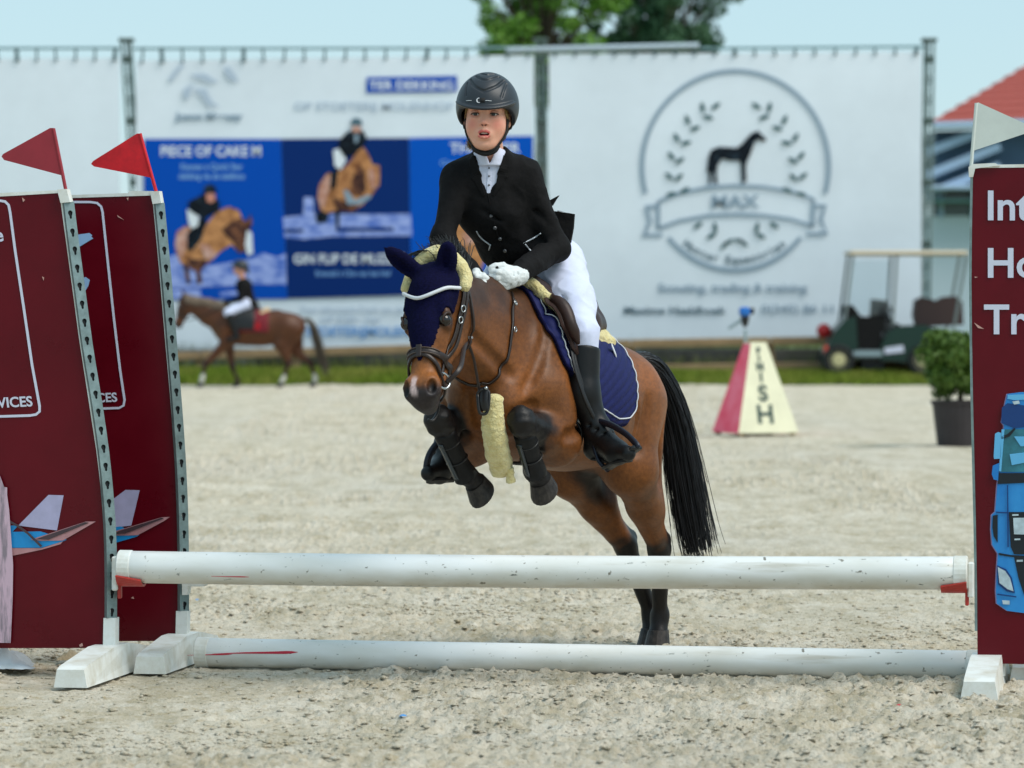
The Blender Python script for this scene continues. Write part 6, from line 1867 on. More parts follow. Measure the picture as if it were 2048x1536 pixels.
# ---- tendon boots on the forelegs
M_boot = mat('tendon_boot_black', lin(15, 15, 17), .5, spec=.25, var=.25, vscale=30)
for k, (leg, lb) in enumerate(zip(fore, ('black tendon boot on the pony foreleg nearer the saddle flap', 'black tendon boot on the pony foreleg nearer the red flags'))):
    kn, ft = np.array(leg[2]), np.array(leg[3])
    tb_ = worn('tendon_boot', lb, 'leg boot', (kn + ft) / 2)
    tb_['group'] = 'tendon boots of the jumping pony'
    pth = crom([kn + (ft - kn) * t for t in (.22, .45, .7, .95, 1.12)], 24)
    v, f = tube(pth, np.interp(np.linspace(0, 1, 24), [0, .05, .3, .6, .85, .97, 1], [.030, .0385, .037, .034, .041, .040, .034]), 20)
    v = np.asarray(v) + (vnoise(v, 30, 5) * .0025)[:, None]
    lobj('shell', (v, f), M_boot, tb_)
    ax = N(ft - kn)
    for t in (.45, .75):
        c = kn + (ft - kn) * t
        lobj('strap', torus(c, ax, .0375, .0022, 24, 6), M_leab, tb_)
    fwd = N(np.cross(ax, [0, 1, 0])); fwd = fwd if fwd[0] > 0 else -fwd
    sd_ = np.cross(ax, fwd)
    pl_ = [kn + (ft - kn) * t + fwd * .036 + sd_ * .012 for t in (.35, .6, .85, 1.0)]
    lobj('guard_plate', ribbon(crom(pl_, 12), np.repeat((fwd + sd_ * .4)[None], 12, 0), .022, .006), mat('boot_shine', lin(40, 46, 50), .18, spec=.6), tb_)
# ================================================================== the rider
rider = thing('person', 'young rider in black jacket, white breeches and black helmet bending over the pony neck', 'person', LW(np.array([-.2, 0, 1.28])))
def wobj(name, vf, m, parent=rider, smooth=True, cols=None): return obj(name, *vf, m, parent, smooth=smooth, cols=cols)
PEL = LW(np.array([-.19, -.02, 1.40]))
KN = {1: LW(np.array([.005, .222, 1.155])), -1: LW(np.array([-.0, -.222, 1.14]))}
HIP = {1: LW(np.array([-.20, .062, 1.385])), -1: LW(np.array([-.20, -.10, 1.385]))}
SHO = {1: P(1047, 352, 14.72), -1: P(918, 356, 14.70)}
ELW = {1: P(1108, 497, 14.76), -1: P(884, 478, 14.60)}
WRI = {1: P(1033, 549, 14.53), -1: P(948, 556, 14.48)}
CHE = P(984, 395, 14.74); WAI = P(1022, 468, 14.83); NEK = P(980, 316, 14.68)
HEAD = P(974, 228, 14.63)

def torso(S, off, arms=True):
    S.ell(CHE, np.array([.138, .105, .135]) + off, k=.05)
    S.ell(P(985, 358, 14.74), np.array([.135, .085, .075]) + off, k=.05)
    S.cone(CHE + [.02, .03, -.06], WAI, .110 + off, .100 + off, k=.05)
    S.cone(WAI, PEL + [0, .0, .03], .104 + off, .108 + off, k=.06)
    for s in (1, -1):
        S.cone(P(985, 332, 14.71), SHO[s], .050 + off, .052 + off, k=.05)
        if arms:
            S.cone(SHO[s], ELW[s], (.056 if s > 0 else .050) + off, (.046 if s > 0 else .036) + off, k=.03)
            S.ell(ELW[s], (.047 if s > 0 else .038) + off, k=.02)
            S.cone(ELW[s], WRI[s], (.045 if s > 0 else .037) + off, .034 + off, k=.02)

# ---- face and body under the clothes: one continuous figure
FY = N(np.array([-.10, -1, .0])); FZ = N(np.array([.015, 0, 1.])); FZ = N(FZ - FY * (FZ @ FY)); FX = np.cross(FZ, -FY) * -1
FX = np.cross(FY, FZ)
if FX[0] < 0: FX = -FX
FR = np.stack([FX, FY, FZ])
def fp(x, y, z): return np.array([x, y, z])
def FW(p): return HEAD + np.asarray(p) @ FR
hd = Sdf((-.10, -.125, -.235), (.10, .12, .13), .0022)
hd.ell((0, -.012, .035), (.073, .093, .085), k=.02)
hd.ell((0, .018, -.030), (.0635, .066, .072), k=.03)
hd.ell((0, .030, -.078), (.046, .048, .040), k=.03)
hd.ell((0, .056, -.108), (.022, .020, .016), k=.02)
for s in (1, -1):
    hd.ell((.036 * s, .043, -.042), (.027, .027, .032), k=.025)
    hd.cone((.050 * s, -.005, -.045), (.022 * s, .050, -.100), .016, .014, k=.025)
    hd.cone((.012 * s, .078, .020), (.046 * s, .060, .018), .011, .010, k=.015)
    hd.ell((.031 * s, .090, -.004), (.018, .018, .012), k=.012, sub=True)
    hd.ell((.030 * s, .067, -.017), (.016, .010, .006), k=.01)
    hd.ell((.074 * s, -.018, -.018), (.008, .018, .028), k=.008)          # ear
    hd.ell((.082 * s, -.012, -.014), (.005, .009, .014), k=.005, sub=True)
hd.cone((0, .077, .002), (0, .090, -.028), .0070, .0095, k=.014)
hd.ell((0, .0925, -.033), (.0095, .0085, .0082), k=.006)
for s in (1, -1):
    hd.ell((.0105 * s, .0845, -.0365), (.0068, .0080, .0060), k=.005)
    hd.ell((.0060 * s, .0925, -.0420), (.0036, .0045, .0028), k=.002, sub=True)
hd.cone((0, .083, -.047), (0, .083, -.058), .006, .007, k=.008)
LU = [np.array(q) for q in ((0, .0885, -.0618), (.007, .0880, -.0608), (.0165, .0825, -.0655), (.0225, .0750, -.0718))]
LD = [np.array(q) for q in ((0, .0880, -.0825), (.009, .0865, -.0820), (.0175, .0805, -.0770))]
hd.ell((0, .0715, -.071), (.027, .017, .018), k=.015)
for s in (1, -1):
    hd.chain([LU[0], LU[1] * [s, 1, 1], LU[2] * [s, 1, 1], LU[3] * [s, 1, 1]], [.0034, .0038, .0028, .0014], .003)
    hd.chain([LD[0], LD[1] * [s, 1, 1], LD[2] * [s, 1, 1], LU[3] * [s, 1, 1]], [.0050, .0048, .0032, .0014], .003)
hd.ell((0, .0900, -.0715), (.0185, .020, .0064), k=.002, sub=True)
hd.ell((0, .084, -.0965), (.018, .006, .005), k=.008, sub=True)
nb = (NEK + [0, .05, -.03] - HEAD) @ FR.T
hd.cone((0, -.028, -.08), nb, .049, .052, k=.03)
fv_, ff_ = hd.mesh(1)
x, y, z = fv_.T
skin = np.array(lin(228, 168, 142)[:3]); fc = np.ones((len(fv_), 3)) * skin
blush = np.exp(-(((np.abs(x) - .042) / .020) ** 2 + ((z + .038) / .022) ** 2)) * (y > .01)
fc = mixc(fc, lin(214, 118, 104), .62 * blush)
fc = mixc(fc, lin(214, 130, 112), .5 * np.exp(-((x / .014) ** 2 + ((z + .036) / .014) ** 2)) * (y > .075))
front = (y > .055)
lipd = np.minimum.reduce([seg_dist(fv_, a * [s, 1, 1], b * [s, 1, 1])[0] for s in (1, -1) for a, b in ((LU[0], LU[1]), (LU[1], LU[2]), (LU[2], LU[3]), (LD[0], LD[1]), (LD[1], LD[2]), (LD[2], LU[3]))])
fc = mixc(fc, lin(200, 88, 86), .9 * sstep(-lipd, -.0062, -.0040) * front)
mouth = (np.abs(x) < .0205) & (y < .0825) & (y > .05) & (np.abs(z + .0715) < .0076)
fc = mixc(fc, lin(84, 26, 28), 1.0 * mouth)
nost = np.minimum(np.linalg.norm(fv_ - [.0060, .0925, -.0420], axis=1), np.linalg.norm(fv_ - [-.0060, .0925, -.0420], axis=1))
fc = mixc(fc, lin(96, 44, 38), sstep(-nost, -.0055, -.0035))
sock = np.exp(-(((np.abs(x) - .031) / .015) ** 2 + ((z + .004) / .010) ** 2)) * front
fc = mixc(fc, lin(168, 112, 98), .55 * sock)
fc = mixc(fc, lin(206, 140, 120), .5 * (np.abs(x) > .068))
n1 = vnoise(fv_, 120, 3); fc = fc * (1 + .03 * n1[:, None])
lowb = Sdf((-.42, 14.35, .70), (.50, 15.35, 1.78), .011)
torso(lowb, -.020)
lowb.ell(PEL, (.11, .10, .09), k=.05)
ANK = {1: P(1196, 862, 14.63), -1: P(893, 905, 14.80)}
for s in (1, -1):
    lowb.cone(HIP[s], KN[s], .065, .045, k=.05); lowb.cone(KN[s], ANK[s], .042, .028, k=.03)
lv, lf = lowb.mesh(1)
allv = np.vstack([FW(fv_), lv]); allf = np.vstack([ff_, lf + len(fv_)])
allc = np.vstack([fc, np.ones((len(lv), 3)) * skin])
M_skin = mat('skin', (1, 1, 1, 1), .48, spec=.35, attr=True, sss=.12)
body = wobj('body', (allv, allf), M_skin, cols=allc)
# eyes
M_sclera = mat('eye_white', lin(206, 200, 196), .25); M_iris = mat('eye_iris', lin(40, 44, 44), .15); M_lash = mat('lash', lin(52, 34, 28), .6)
M_tooth = mat('teeth', lin(214, 206, 196), .3); M_tongue = mat('tongue', lin(190, 78, 80), .35)
for s in (1, -1):
    c = np.array([.0305 * s, .0662, -.004])
    wobj('eyeball', (lambda vf: (FW(vf[0]), vf[1]))(sphere(c, .0128, 16, 10)), M_sclera)
    g = np.array([-.10, .99, -.02]); g = g / np.linalg.norm(g)
    wobj('iris', (lambda vf: (FW(vf[0]), vf[1]))(lathe([(.0001, .0135), (.0038, .0132), (.0068, .0116), (.0070, .0108)][::-1], c, 14, g)), M_iris)
    up = [c + [-.0145 * s, .0065, -.0012], c + [-.007 * s, .0124, .0046], c + [.001 * s, .0136, .0058], c + [.010 * s, .0110, .0040], c + [.0160 * s, .0048, -.0008]]
    wobj('upper_lid', (lambda vf: (FW(vf[0]), vf[1]))(tube(crom(up, 14), np.interp(np.linspace(0, 1, 14), [0, .5, 1], [.0014, .0030, .0022]), 6)), M_lash)
    lidm = [c + [-.0140 * s, .0062, .0028], c + [-.006 * s, .0114, .0076], c + [.002 * s, .0124, .0086], c + [.010 * s, .0098, .0068], c + [.0160 * s, .0035, .0022]]
    wobj('lid_fold', (lambda vf: (FW(vf[0]), vf[1]))(tube(crom(lidm, 14), np.interp(np.linspace(0, 1, 14), [0, .5, 1], [.0022, .0050, .0030]), 6)), mat('lid_skin', lin(206, 148, 128), .5))
    lo_ = [c + [-.013 * s, .0060, -.0022], c + [-.004 * s, .0106, -.0064], c + [.006 * s, .0100, -.0058], c + [.014 * s, .0046, -.0014]]
    wobj('lower_lid', (lambda vf: (FW(vf[0]), vf[1]))(tube(crom(lo_, 12), np.interp(np.linspace(0, 1, 12), [0, .5, 1], [.0010, .0021, .0012]), 6)), mat('lid_pink', lin(196, 132, 118), .5))
    br_ = [np.array([.014 * s, .0865, .0155]), np.array([.026 * s, .0845, .0195]), np.array([.038 * s, .0755, .0205]), np.array([.048 * s, .065, .0165])]
    wobj('eyebrow', (lambda vf: (FW(vf[0]), vf[1]))(tube(crom(br_, 12), np.interp(np.linspace(0, 1, 12), [0, .3, 1], [.0016, .0024, .0010]), 6, flat=.7)), mat('brow_hair', lin(150, 112, 84), .7))
wobj('teeth', (lambda vf: (FW(vf[0]), vf[1]))(sphere((0, .0770, -.0680), (.0130, .0055, .0030), 14, 8)), M_tooth)
wobj('tongue', (lambda vf: (FW(vf[0]), vf[1]))(sphere((0.001, .0790, -.0772), (.0125, .009, .0034), 14, 8)), M_tongue)
# hair: pinned back, wisps beside the ears, a low knot at the nape
M_blond = mat('blond_hair', lin(150, 122, 78), .5, spec=.4, var=.35, vscale=90)
rg = np.random.default_rng(8); hs_ = []
for i in range(260):
    s = 1 if i % 2 else -1
    r0 = np.array([.058 * s + rg.normal(0, .004), .028 + rg.normal(0, .010), .022 + rg.normal(0, .003)])
    r1 = np.array([.071 * s, .014 + rg.normal(0, .006), -.004 + rg.normal(0, .004)])
    r2 = np.array([.070 * s, -.030 + rg.normal(0, .006), -.040 + rg.normal(0, .008)])
    r3 = np.array([.035 * s + rg.normal(0, .008), -.082 + rg.normal(0, .006), -.070 + rg.normal(0, .010)])
    hs_.append(crom([r0, r1, r2, r3], 9))
for i in range(170):
    t = rg.uniform(0, 1, 3)
    b0 = np.array([-.030 + rg.normal(0, .006), -.070 + rg.normal(0, .006), -.065]); 
    hs_.append(crom([b0, b0 + [-.016, .012, -.020], b0 + [-.024 + rg.normal(0, .004), .040 + rg.normal(0, .006), -.030 + rg.normal(0, .004)], b0 + [-.022 + rg.normal(0, .006), .058, -.046 + rg.normal(0, .007)]], 9))
v, f = strands(np.array(hs_), .0018, .0009)
knot = sphere((0, -.100, -.055), (.030, .026, .030), 16, 10)
kv = knot[0] + (vnoise(knot[0], 90, 3) * .004)[:, None]
wobj('hair', (lambda q: (FW(q[0]), q[1]))(join((v, f.tolist()), (kv, knot[1]))), M_blond)

# ---- helmet
M_helm = mat('helmet_black', lin(40, 44, 50), .42, spec=.45, var=.08, vscale=40, bump=.05, bscale=500, bdist=.001)
M_gloss = mat('helmet_gloss', lin(34, 38, 44), .2, spec=.5); M_strapk = mat('webbing_black', lin(22, 20, 20), .7)
he = Sdf((-.125, -.165, -.07), (.125, .135, .165), .0023)
HC, HR_ = np.array([0, -.014, .026]), np.array([.1075, .125, .117])
he.ell(HC, HR_, k=0)
def hy(x, z, off=0): 
    q = 1 - ((x - HC[0]) / HR_[0]) ** 2 - ((z - HC[2]) / HR_[2]) ** 2
    return HC[1] + HR_[1] * math.sqrt(max(q, 0)) + off
def groove(pts, r):
    p = crom([(x_, hy(x_, z_), z_) for x_, z_ in pts], 14)
    for a, b in zip(p[:-1], p[1:]): he.cone(a, b, r, r, k=.002, sub=True)
groove([(-.055, .116), (-.040, .094), (-.018, .080), (-.002, .0725)], .0052); groove([(.060, .113), (.042, .093), (.016, .080), (-.002, .0725)], .0052)
groove([(-.036, .127), (-.018, .1165), (.002, .113), (.022, .117), (.042, .126)], .0052)
groove([(-.020, .136), (.002, .132), (.026, .1355)], .0045)
groove([(-.0645, .104), (-.065, .080), (-.064, .058)], .0042); groove([(.0685, .102), (.064, .078), (.058, .052)], .0042)
he.fun(lambda g: (g[..., 2] - np.interp(g[..., 1], [-.15, -.06, -.01, .03, .07, .12], [-.048, -.046, -.034, -.004, .010, .013])) * -1.0 * -1 * -1, inter=True) if False else None
cut = lambda g: np.interp(g[..., 1], [-.15, -.06, -.02, .02, .06, .12], [-.046, -.044, -.036, -.010, .014, .021]) - g[..., 2]
he.fun(cut, inter=True, k=.004)
he.ell(HC + [0, -.002, -.004], HR_ - .014, k=.003, sub=True)
he.fun(lambda g: np.maximum(np.sqrt((g[..., 0] / .098) ** 2 + ((g[..., 1] - .035) / .092) ** 2 + ((g[..., 2] - .022 + .9 * g[..., 0] ** 2) / .5) ** 2) - 1, 0) * .09 + np.abs(g[..., 2] - .0285 + .55 * np.maximum(g[..., 1] - .05, 0) ** 1.0 * .35 - .9 * g[..., 0] ** 2) - .0065,
       lo=(-.11, .045, -.02), hi=(.11, .134, .06), k=.006)
helm = wobj('helmet', (lambda q: (FW(q[0]), q[1]))(he.mesh(1)), M_helm)
def hobj(name, vf, m): 
    v, f = vf
    return obj(name, FW(np.asarray(v)), f, m, helm_e, smooth=True)
helm_e = helm
for a, b in (((-.062, .0405), (-.043, .0405)), ((.005, .0405), (.026, .0395))):
    p = crom([(x_, hy(x_, z_, .0008), z_) for x_, z_ in (a, ((a[0] + b[0]) / 2, a[1]), b)], 8)
    hobj('trim_line', tube(p, .0011, 6), M_pip)
arc = [(-.0165 + .0072 * math.cos(t), .041 + .0078 * math.sin(t)) for t in np.linspace(R(80), R(300), 12)]
hobj('crescent_logo', tube([(x_, hy(x_, z_, .001), z_) for x_, z_ in arc], np.interp(np.linspace(0, 1, 12), [0, .5, 1], [.001, .0026, .001]), 6), M_pip)
p = [(x_, hy(x_, z_, .0006), z_) for x_, z_ in ((-.004, .049), (-.004, .041), (-.004, .034))]
hobj('front_vent', ribbon(np.array(p), np.repeat(np.array([[0, 1., .2]]), 3, 0), .016, .002), M_strapk)
for s in (1, -1):
    pts = [np.array([.080 * s, .012, -.018]), np.array([.0735 * s, .022, -.045]), np.array([.0590 * s, .036, -.080]), np.array([.036 * s, .050, -.111]), np.array([.012 * s, .056, -.1275])]
    pj = hd.project(crom(pts, 22), .004, 3)
    hobj('chin_strap', ribbon(pj, hd.grad(pj), np.interp(np.linspace(0, 1, 22), [0, .4, 1], [.020, .013, .014]), .004), M_strapk)
    pts = [np.array([.082 * s, -.035, -.035]), np.array([.072 * s, -.012, -.062]), np.array([.058 * s, .030, -.085])]
    pj = hd.project(crom(pts, 12), .004, 3); hobj('rear_strap', ribbon(pj, hd.grad(pj), .012, .004), M_strapk)
pts = [(-.044, .038, -.112), (-.03, .046, -.125), (0, .050, -.136), (.03, .046, -.127), (.046, .036, -.108)]
hobj('chin_pad', tube(crom(pts, 20), np.interp(np.linspace(0, 1, 20), [0, .2, .8, 1], [.006, .0095, .0095, .006]), 10), M_strapk)

# ---- jacket
M_jack = mat('black_jacket', lin(19, 18, 19), .85, spec=.16, var=.25, vscale=35, bump=.35, bscale=22, bdist=.02)
ja = Sdf((-.36, 14.34, 1.30), (.34, 15.24, 1.80), .0056)
torso(ja, .0)
ja.cone(WAI + [.0, -.01, -.02], PEL + [.0, .01, .0],   .105, .118, k=.05)                # flaring skirt
ja.ell(PEL + [-.01, .02, -.01], (.118, .12, .09), k=.05)
ja.chain([P(958, 312, 14.70), P(953, 322, 14.66), P(957, 340, 14.645)], [.022, .020, .014], .02); ja.chain([P(1003, 306, 14.70), P(1010, 318, 14.67), P(1004, 338, 14.65)], [.024, .022, .014], .02)
# folds pulled from shoulder to elbow, across the waist
for a, b, r in ((P(930, 400, 14.62), P(1000, 440, 14.66), .006), (P(1070, 420, 14.70), P(1105, 455, 14.69), .006), (P(1050, 500, 14.66), P(1095, 520, 14.68), .007), (P(1075, 470, 14.72), P(1100, 500, 14.70), .006), (P(905, 400, 14.60), P(900, 440, 14.56), .006)):
    ja.cone(a, b, r, r * .6, k=.02, sub=True)
zz = lambda py, Y=14.66: CAM_H - (py - HOR) * Y / FPX
def vneck(g):
    # seen from the front: opening narrows downwards to a point
    sc = FPX / g[..., 1]; px = 1024 + g[..., 0] * sc; py = HOR - (g[..., 2] - CAM_H) * sc
    hw = np.interp(py, [300, 315, 345, 388], [27, 25, 16, 0]); xc = np.interp(py, [300, 388], [979, 977])
    return np.maximum(np.maximum((np.abs(px - xc) - hw) / 590, (py - 389) / 590), g[..., 1] - 14.725)
ja0 = ja.d.copy()
ja.fun(vneck, lo=(-.16, 14.4, 1.55), hi=(.10, 14.75, 1.80), k=.004, sub=True)
ja.cone(NEK + [0, .0, -.06], NEK + [0, -.02, .08], .052, .052, k=.006, sub=True)
ja.fun(lambda g: (1.352 + .10 * (g[..., 1] - 14.7) + .10 * np.abs(g[..., 0]) * 0) - g[..., 2], inter=True, k=.004)
for s in (1, -1):     # cuffs end at the wrist
    d_ = N(WRI[s] - ELW[s]); ja.fun(lambda g, d_=d_, s=s: -((g - (WRI[s] + d_ * .004)) @ d_) + np.maximum(np.linalg.norm(g - WRI[s], axis=-1) - .085, 0) * 5, lo=WRI[s] - .09, hi=WRI[s] + .09, sub=True)
jv, jf = ja.mesh(2)
jv = jv + vnormals(jv, jf) * (vnoise(jv, 11, 4) * .004 + (1 - np.abs(vnoise(jv @ np.array([[1, 0, .6], [0, 1, 0], [-.3, 0, .7]]), 15, 6))) ** 3 * .0045 + vnoise(jv * np.array([1, 1, .5]), 26, 5) * .0022)[:, None]
jacket = wobj('jacket', (jv, jf), M_jack)
def on_cam(S, px, py, off=0.0, y0=14.3):
    """point where the sight line meets the surface, off metres before it"""
    t = np.full(len(px), y0)
    for _ in range(90):
        p = np.array([P(a, b, c) for a, b, c in zip(px, py, t)])
        t = t + np.clip(S.sample(p) - off, -.01, .03) * .7
    return np.array([P(a, b, c) for a, b, c in zip(px, py, t)])
def jline(pts, off, r, m, name, n=16):
    q = crom(np.array(pts, float), n); p = on_cam(ja, q[:, 0], q[:, 1], off)
    return obj(name, *tube(p, r, 6), m, jacket, smooth=True)
M_silver = mat('silver_piping', lin(198, 202, 208), .35, .3)
jline([(953, 462), (962, 476), (980, 490)], .002, .0028, M_silver, 'pocket_piping'); jline([(981, 489), (978, 500)], .002, .0026, M_silver, 'pocket_zip', 6)
jline([(1081, 467), (1064, 478), (1046, 486)], .002, .0028, M_silver, 'pocket_piping'); jline([(1050, 488), (1061, 501)], .002, .0026, M_silver, 'pocket_zip', 6)
M_btn = mat('button_grey', lin(110, 110, 114), .3, .4)
for x_, y_ in ((982, 432), (990, 456), (1000, 478), (1010, 502)):
    c = on_cam(ja, [x_], [y_], .002)[0]; obj('button', *lathe([(.001, .004), (.005, .0038), (.0065, .001), (.0065, -.002)][::-1], c, 12, ja.grad(c[None])[0]), M_btn, jacket)
jline([(976, 388), (984, 430), (998, 478), (1016, 530)], .0005, .0022, M_jack, 'front_edge', 24)
c = on_cam(ja, [1097], [380], .002)[0]; obj('sleeve_badge', *lathe([(.001, .003), (.006, .0028), (.0075, -.001)][::-1], c, 12, ja.grad(c[None])[0]), M_pip, jacket)
# lapels along the neck opening
for pts in ([(951, 318), (957, 345), (965, 368), (975, 391)], [(1006, 312), (1001, 340), (992, 366), (980, 391)]):
    q = crom(np.array(pts, float), 20); p = on_cam(ja, q[:, 0] + (-7 if q[0, 0] < 977 else 7), q[:, 1], .001); nr = ja.grad(p)
    obj('lapel', *ribbon(p, nr, np.interp(np.linspace(0, 1, 20), [0, .25, .5, .52, 1], [.022, .034, .040, .030, .008]), .006), M_jack, jacket)
# tails of the jacket blown up behind
def tailflap(pts, Y0, Y1, name):
    o = np.array([P(x_, y_, Y0 + (Y1 - Y0) * i / max(1, len(pts) - 1)) for i, (x_, y_) in enumerate(pts)])
    n = len(o); v = np.vstack([o, o + [.004, .014, 0]])
    obj(name, v, [list(range(n))[::-1], list(range(n, 2 * n))] + [[i, (i + 1) % n, n + (i + 1) % n, n + i] for i in range(n)], M_jack, jacket)
tailflap([(1080, 420), (1118, 423), (1148, 428), (1146, 455), (1140, 488), (1134, 508), (1085, 500)], 14.86, 14.86, 'tail_flap')
tailflap([(1085, 402), (1100, 400), (1117, 391), (1111, 399), (1104, 411), (1085, 414)], 14.84, 14.84, 'tail_tab')
obj('flap_stitch', *tube([P(1115, 421, 14.85), P(1127, 424, 14.85)], .003, 6), M_silver, jacket)

# ---- shirt
M_shirt = mat('white_shirt', lin(208, 212, 232), .7, var=.05, vscale=40, bump=.3, bscale=60, bdist=.005)
sh_ = Sdf((-.22, 14.50, 1.52), (.14, 14.85, 1.82), .0045)
sh_.ell(CHE, np.array([.13, .0985, .13]), k=.05); sh_.ell(P(985, 358, 14.74), np.array([.12, .083, .070]), k=.05); sh_.cone(P(978, 380, 14.70), P(979, 325, 14.695), .06, .052, k=.03)
sh_.cone(NEK + [0, .005, -.05], NEK + [0, .0, -.002], .062, .0585, k=.02)
sh_.cone(NEK + [0, .03, -.015], NEK + [0, .0, .09], .049, .056, k=.004, sub=True)
sh_.fun(lambda g: np.maximum(np.abs(g[..., 0] - NEK[0] + .0) * 1.0 - np.interp(g[..., 2], [NEK[2] - .022, NEK[2] + .03], [0, .020]), g[..., 1] - 14.68), lo=(-.15, 14.5, NEK[2] - .022), hi=(.05, 14.70, NEK[2] + .06), k=.002, sub=True)
g_ = np.stack(np.meshgrid(*[sh_.lo[k] + sh_.h * np.arange(sh_.n[k]) for k in range(3)], indexing='ij'), -1)
keep_, ja.d = ja.d, ja0
cov = ja.sample(g_) + .0045; ja.d = keep_
sh_.d = np.maximum(sh_.d, np.where(g_[..., 2] < NEK[2] - .03, cov, -1)).astype(np.float32)
shirt = wobj('shirt', sh_.mesh(1), M_shirt)
q = crom(np.array([(979, 334), (978, 360), (977, 386)], float), 12); p = on_cam(sh_, q[:, 0], q[:, 1], .001)
obj('placket', *ribbon(p, sh_.grad(p), .014, .003), M_shirt, shirt)
for y_ in (336, 352, 370):
    c = on_cam(sh_, [978], [y_], .004)[0]; obj('shirt_button', *sphere(c, (.0035, .002, .0035), 8, 6), M_btn, shirt)

# ---- breeches
M_bre = mat('white_breeches', lin(206, 212, 236), .75, spec=.2, var=.04, vscale=30, bump=.25, bscale=14, bdist=.012, sheen=.05)
bre = Sdf((-.36, 14.50, 1.02), (.42, 15.22, 1.52), .0056)
bre.ell(PEL + [0, .01, -.01], (.135, .125, .10), k=.04)
for s in (1, -1):
    bre.cone(PEL + (HIP[s] - PEL) * .9, KN[s] + (HIP[s] - KN[s]) * .45, .094, .079, k=.05)
    bre.cone(KN[s] + (HIP[s] - KN[s]) * .45, KN[s], .079, .060, k=.03)
    bre.cone(KN[s], KN[s] + (ANK[s] - KN[s]) * .24, .060, .046, k=.03)
for a, b in ((P(1110, 560, 14.78), P(1140, 620, 14.64)), (P(1130, 545, 14.84), P(1165, 600, 14.72)), (P(1135, 655, 14.63), P(1165, 672, 14.61)), (P(1145, 690, 14.62), P(1168, 694, 14.61))):
    bre.cone(a, b, .004, .003, k=.016, sub=True)
bv_, bf2 = bre.mesh(2)
bv_ = bv_ + vnormals(bv_, bf2) * ((1 - np.abs(vnoise(bv_ @ np.array([[1, 0, .5], [0, 1, 0], [-.4, 0, .9]]), 17, 6))) ** 4 * .0042 + vnoise(bv_, 30, 7) * .0012)[:, None]
wobj('breeches', (bv_, bf2), M_bre)

# ---- boots
M_rb = mat('black_riding_boot', lin(15, 16, 18), .45, spec=.3, var=.2, vscale=22, bump=.12, bscale=40, bdist=.006)
def boot(top, mid, ank, heel, ball, toe, name='boot'):
    lo = np.min([top, mid, ank, heel, ball, toe], 0) - .09; hi = np.max([top, mid, ank, heel, ball, toe], 0) + .09
    b = Sdf(lo, hi, .005)
    b.chain([top, mid, ank], [.060, .057, .040], .03)
    b.cone(ank, heel, .040, .034, k=.03); b.cone(ank, ball, .040, .036, k=.035); b.cone(heel, ball, .030, .034, k=.03); b.cone(ball, toe, .036, .027, k=.02)
    ax = N(top - mid); b.fun(lambda g: (g - top) @ ax + .012 * np.sin((g[..., 0]) * 20), inter=True, k=.004)
    d_ = N(toe - ank); sl_ = N(np.cross(N(toe - heel), np.cross(N(ank - heel), N(toe - heel))))
    for t in (.15, .35, .55): b.cone(ank + (ball - ank) * t + np.cross(d_, [0, 0, 1]) * .05 + [0, 0, .03], ank + (ball - ank) * t - np.cross(d_, [0, 0, 1]) * .05 + [0, 0, .03], .004, .004, k=.014, sub=True)
    o = wobj(name, b.mesh(2), M_rb)
    so = crom([heel - sl_ * .030, (heel + ball) / 2 - sl_ * .030, ball - sl_ * .033, toe - sl_ * .022], 14)
    obj('sole', *ribbon(so, np.repeat(sl_[None], 14, 0), np.interp(np.linspace(0, 1, 14), [0, .1, .5, .75, .95, 1], [.04, .055, .052, .068, .05, .02]), .010), M_strapk, o)
    return o, b
top_l = KN[1] + (ANK[1] - KN[1]) * .16
boot(top_l + [0, 0, .0], P(1165, 785, 14.635), ANK[1], P(1189, 898, 14.66), P(1234, 905, 14.53), P(1256, 907, 14.46))
boot(KN[-1] + (ANK[-1] - KN[-1]) * .16, (KN[-1] + ANK[-1]) / 2 + [-.01, .02, 0], ANK[-1], P(912, 936, 14.84), P(878, 943, 14.71), P(857, 947, 14.64))

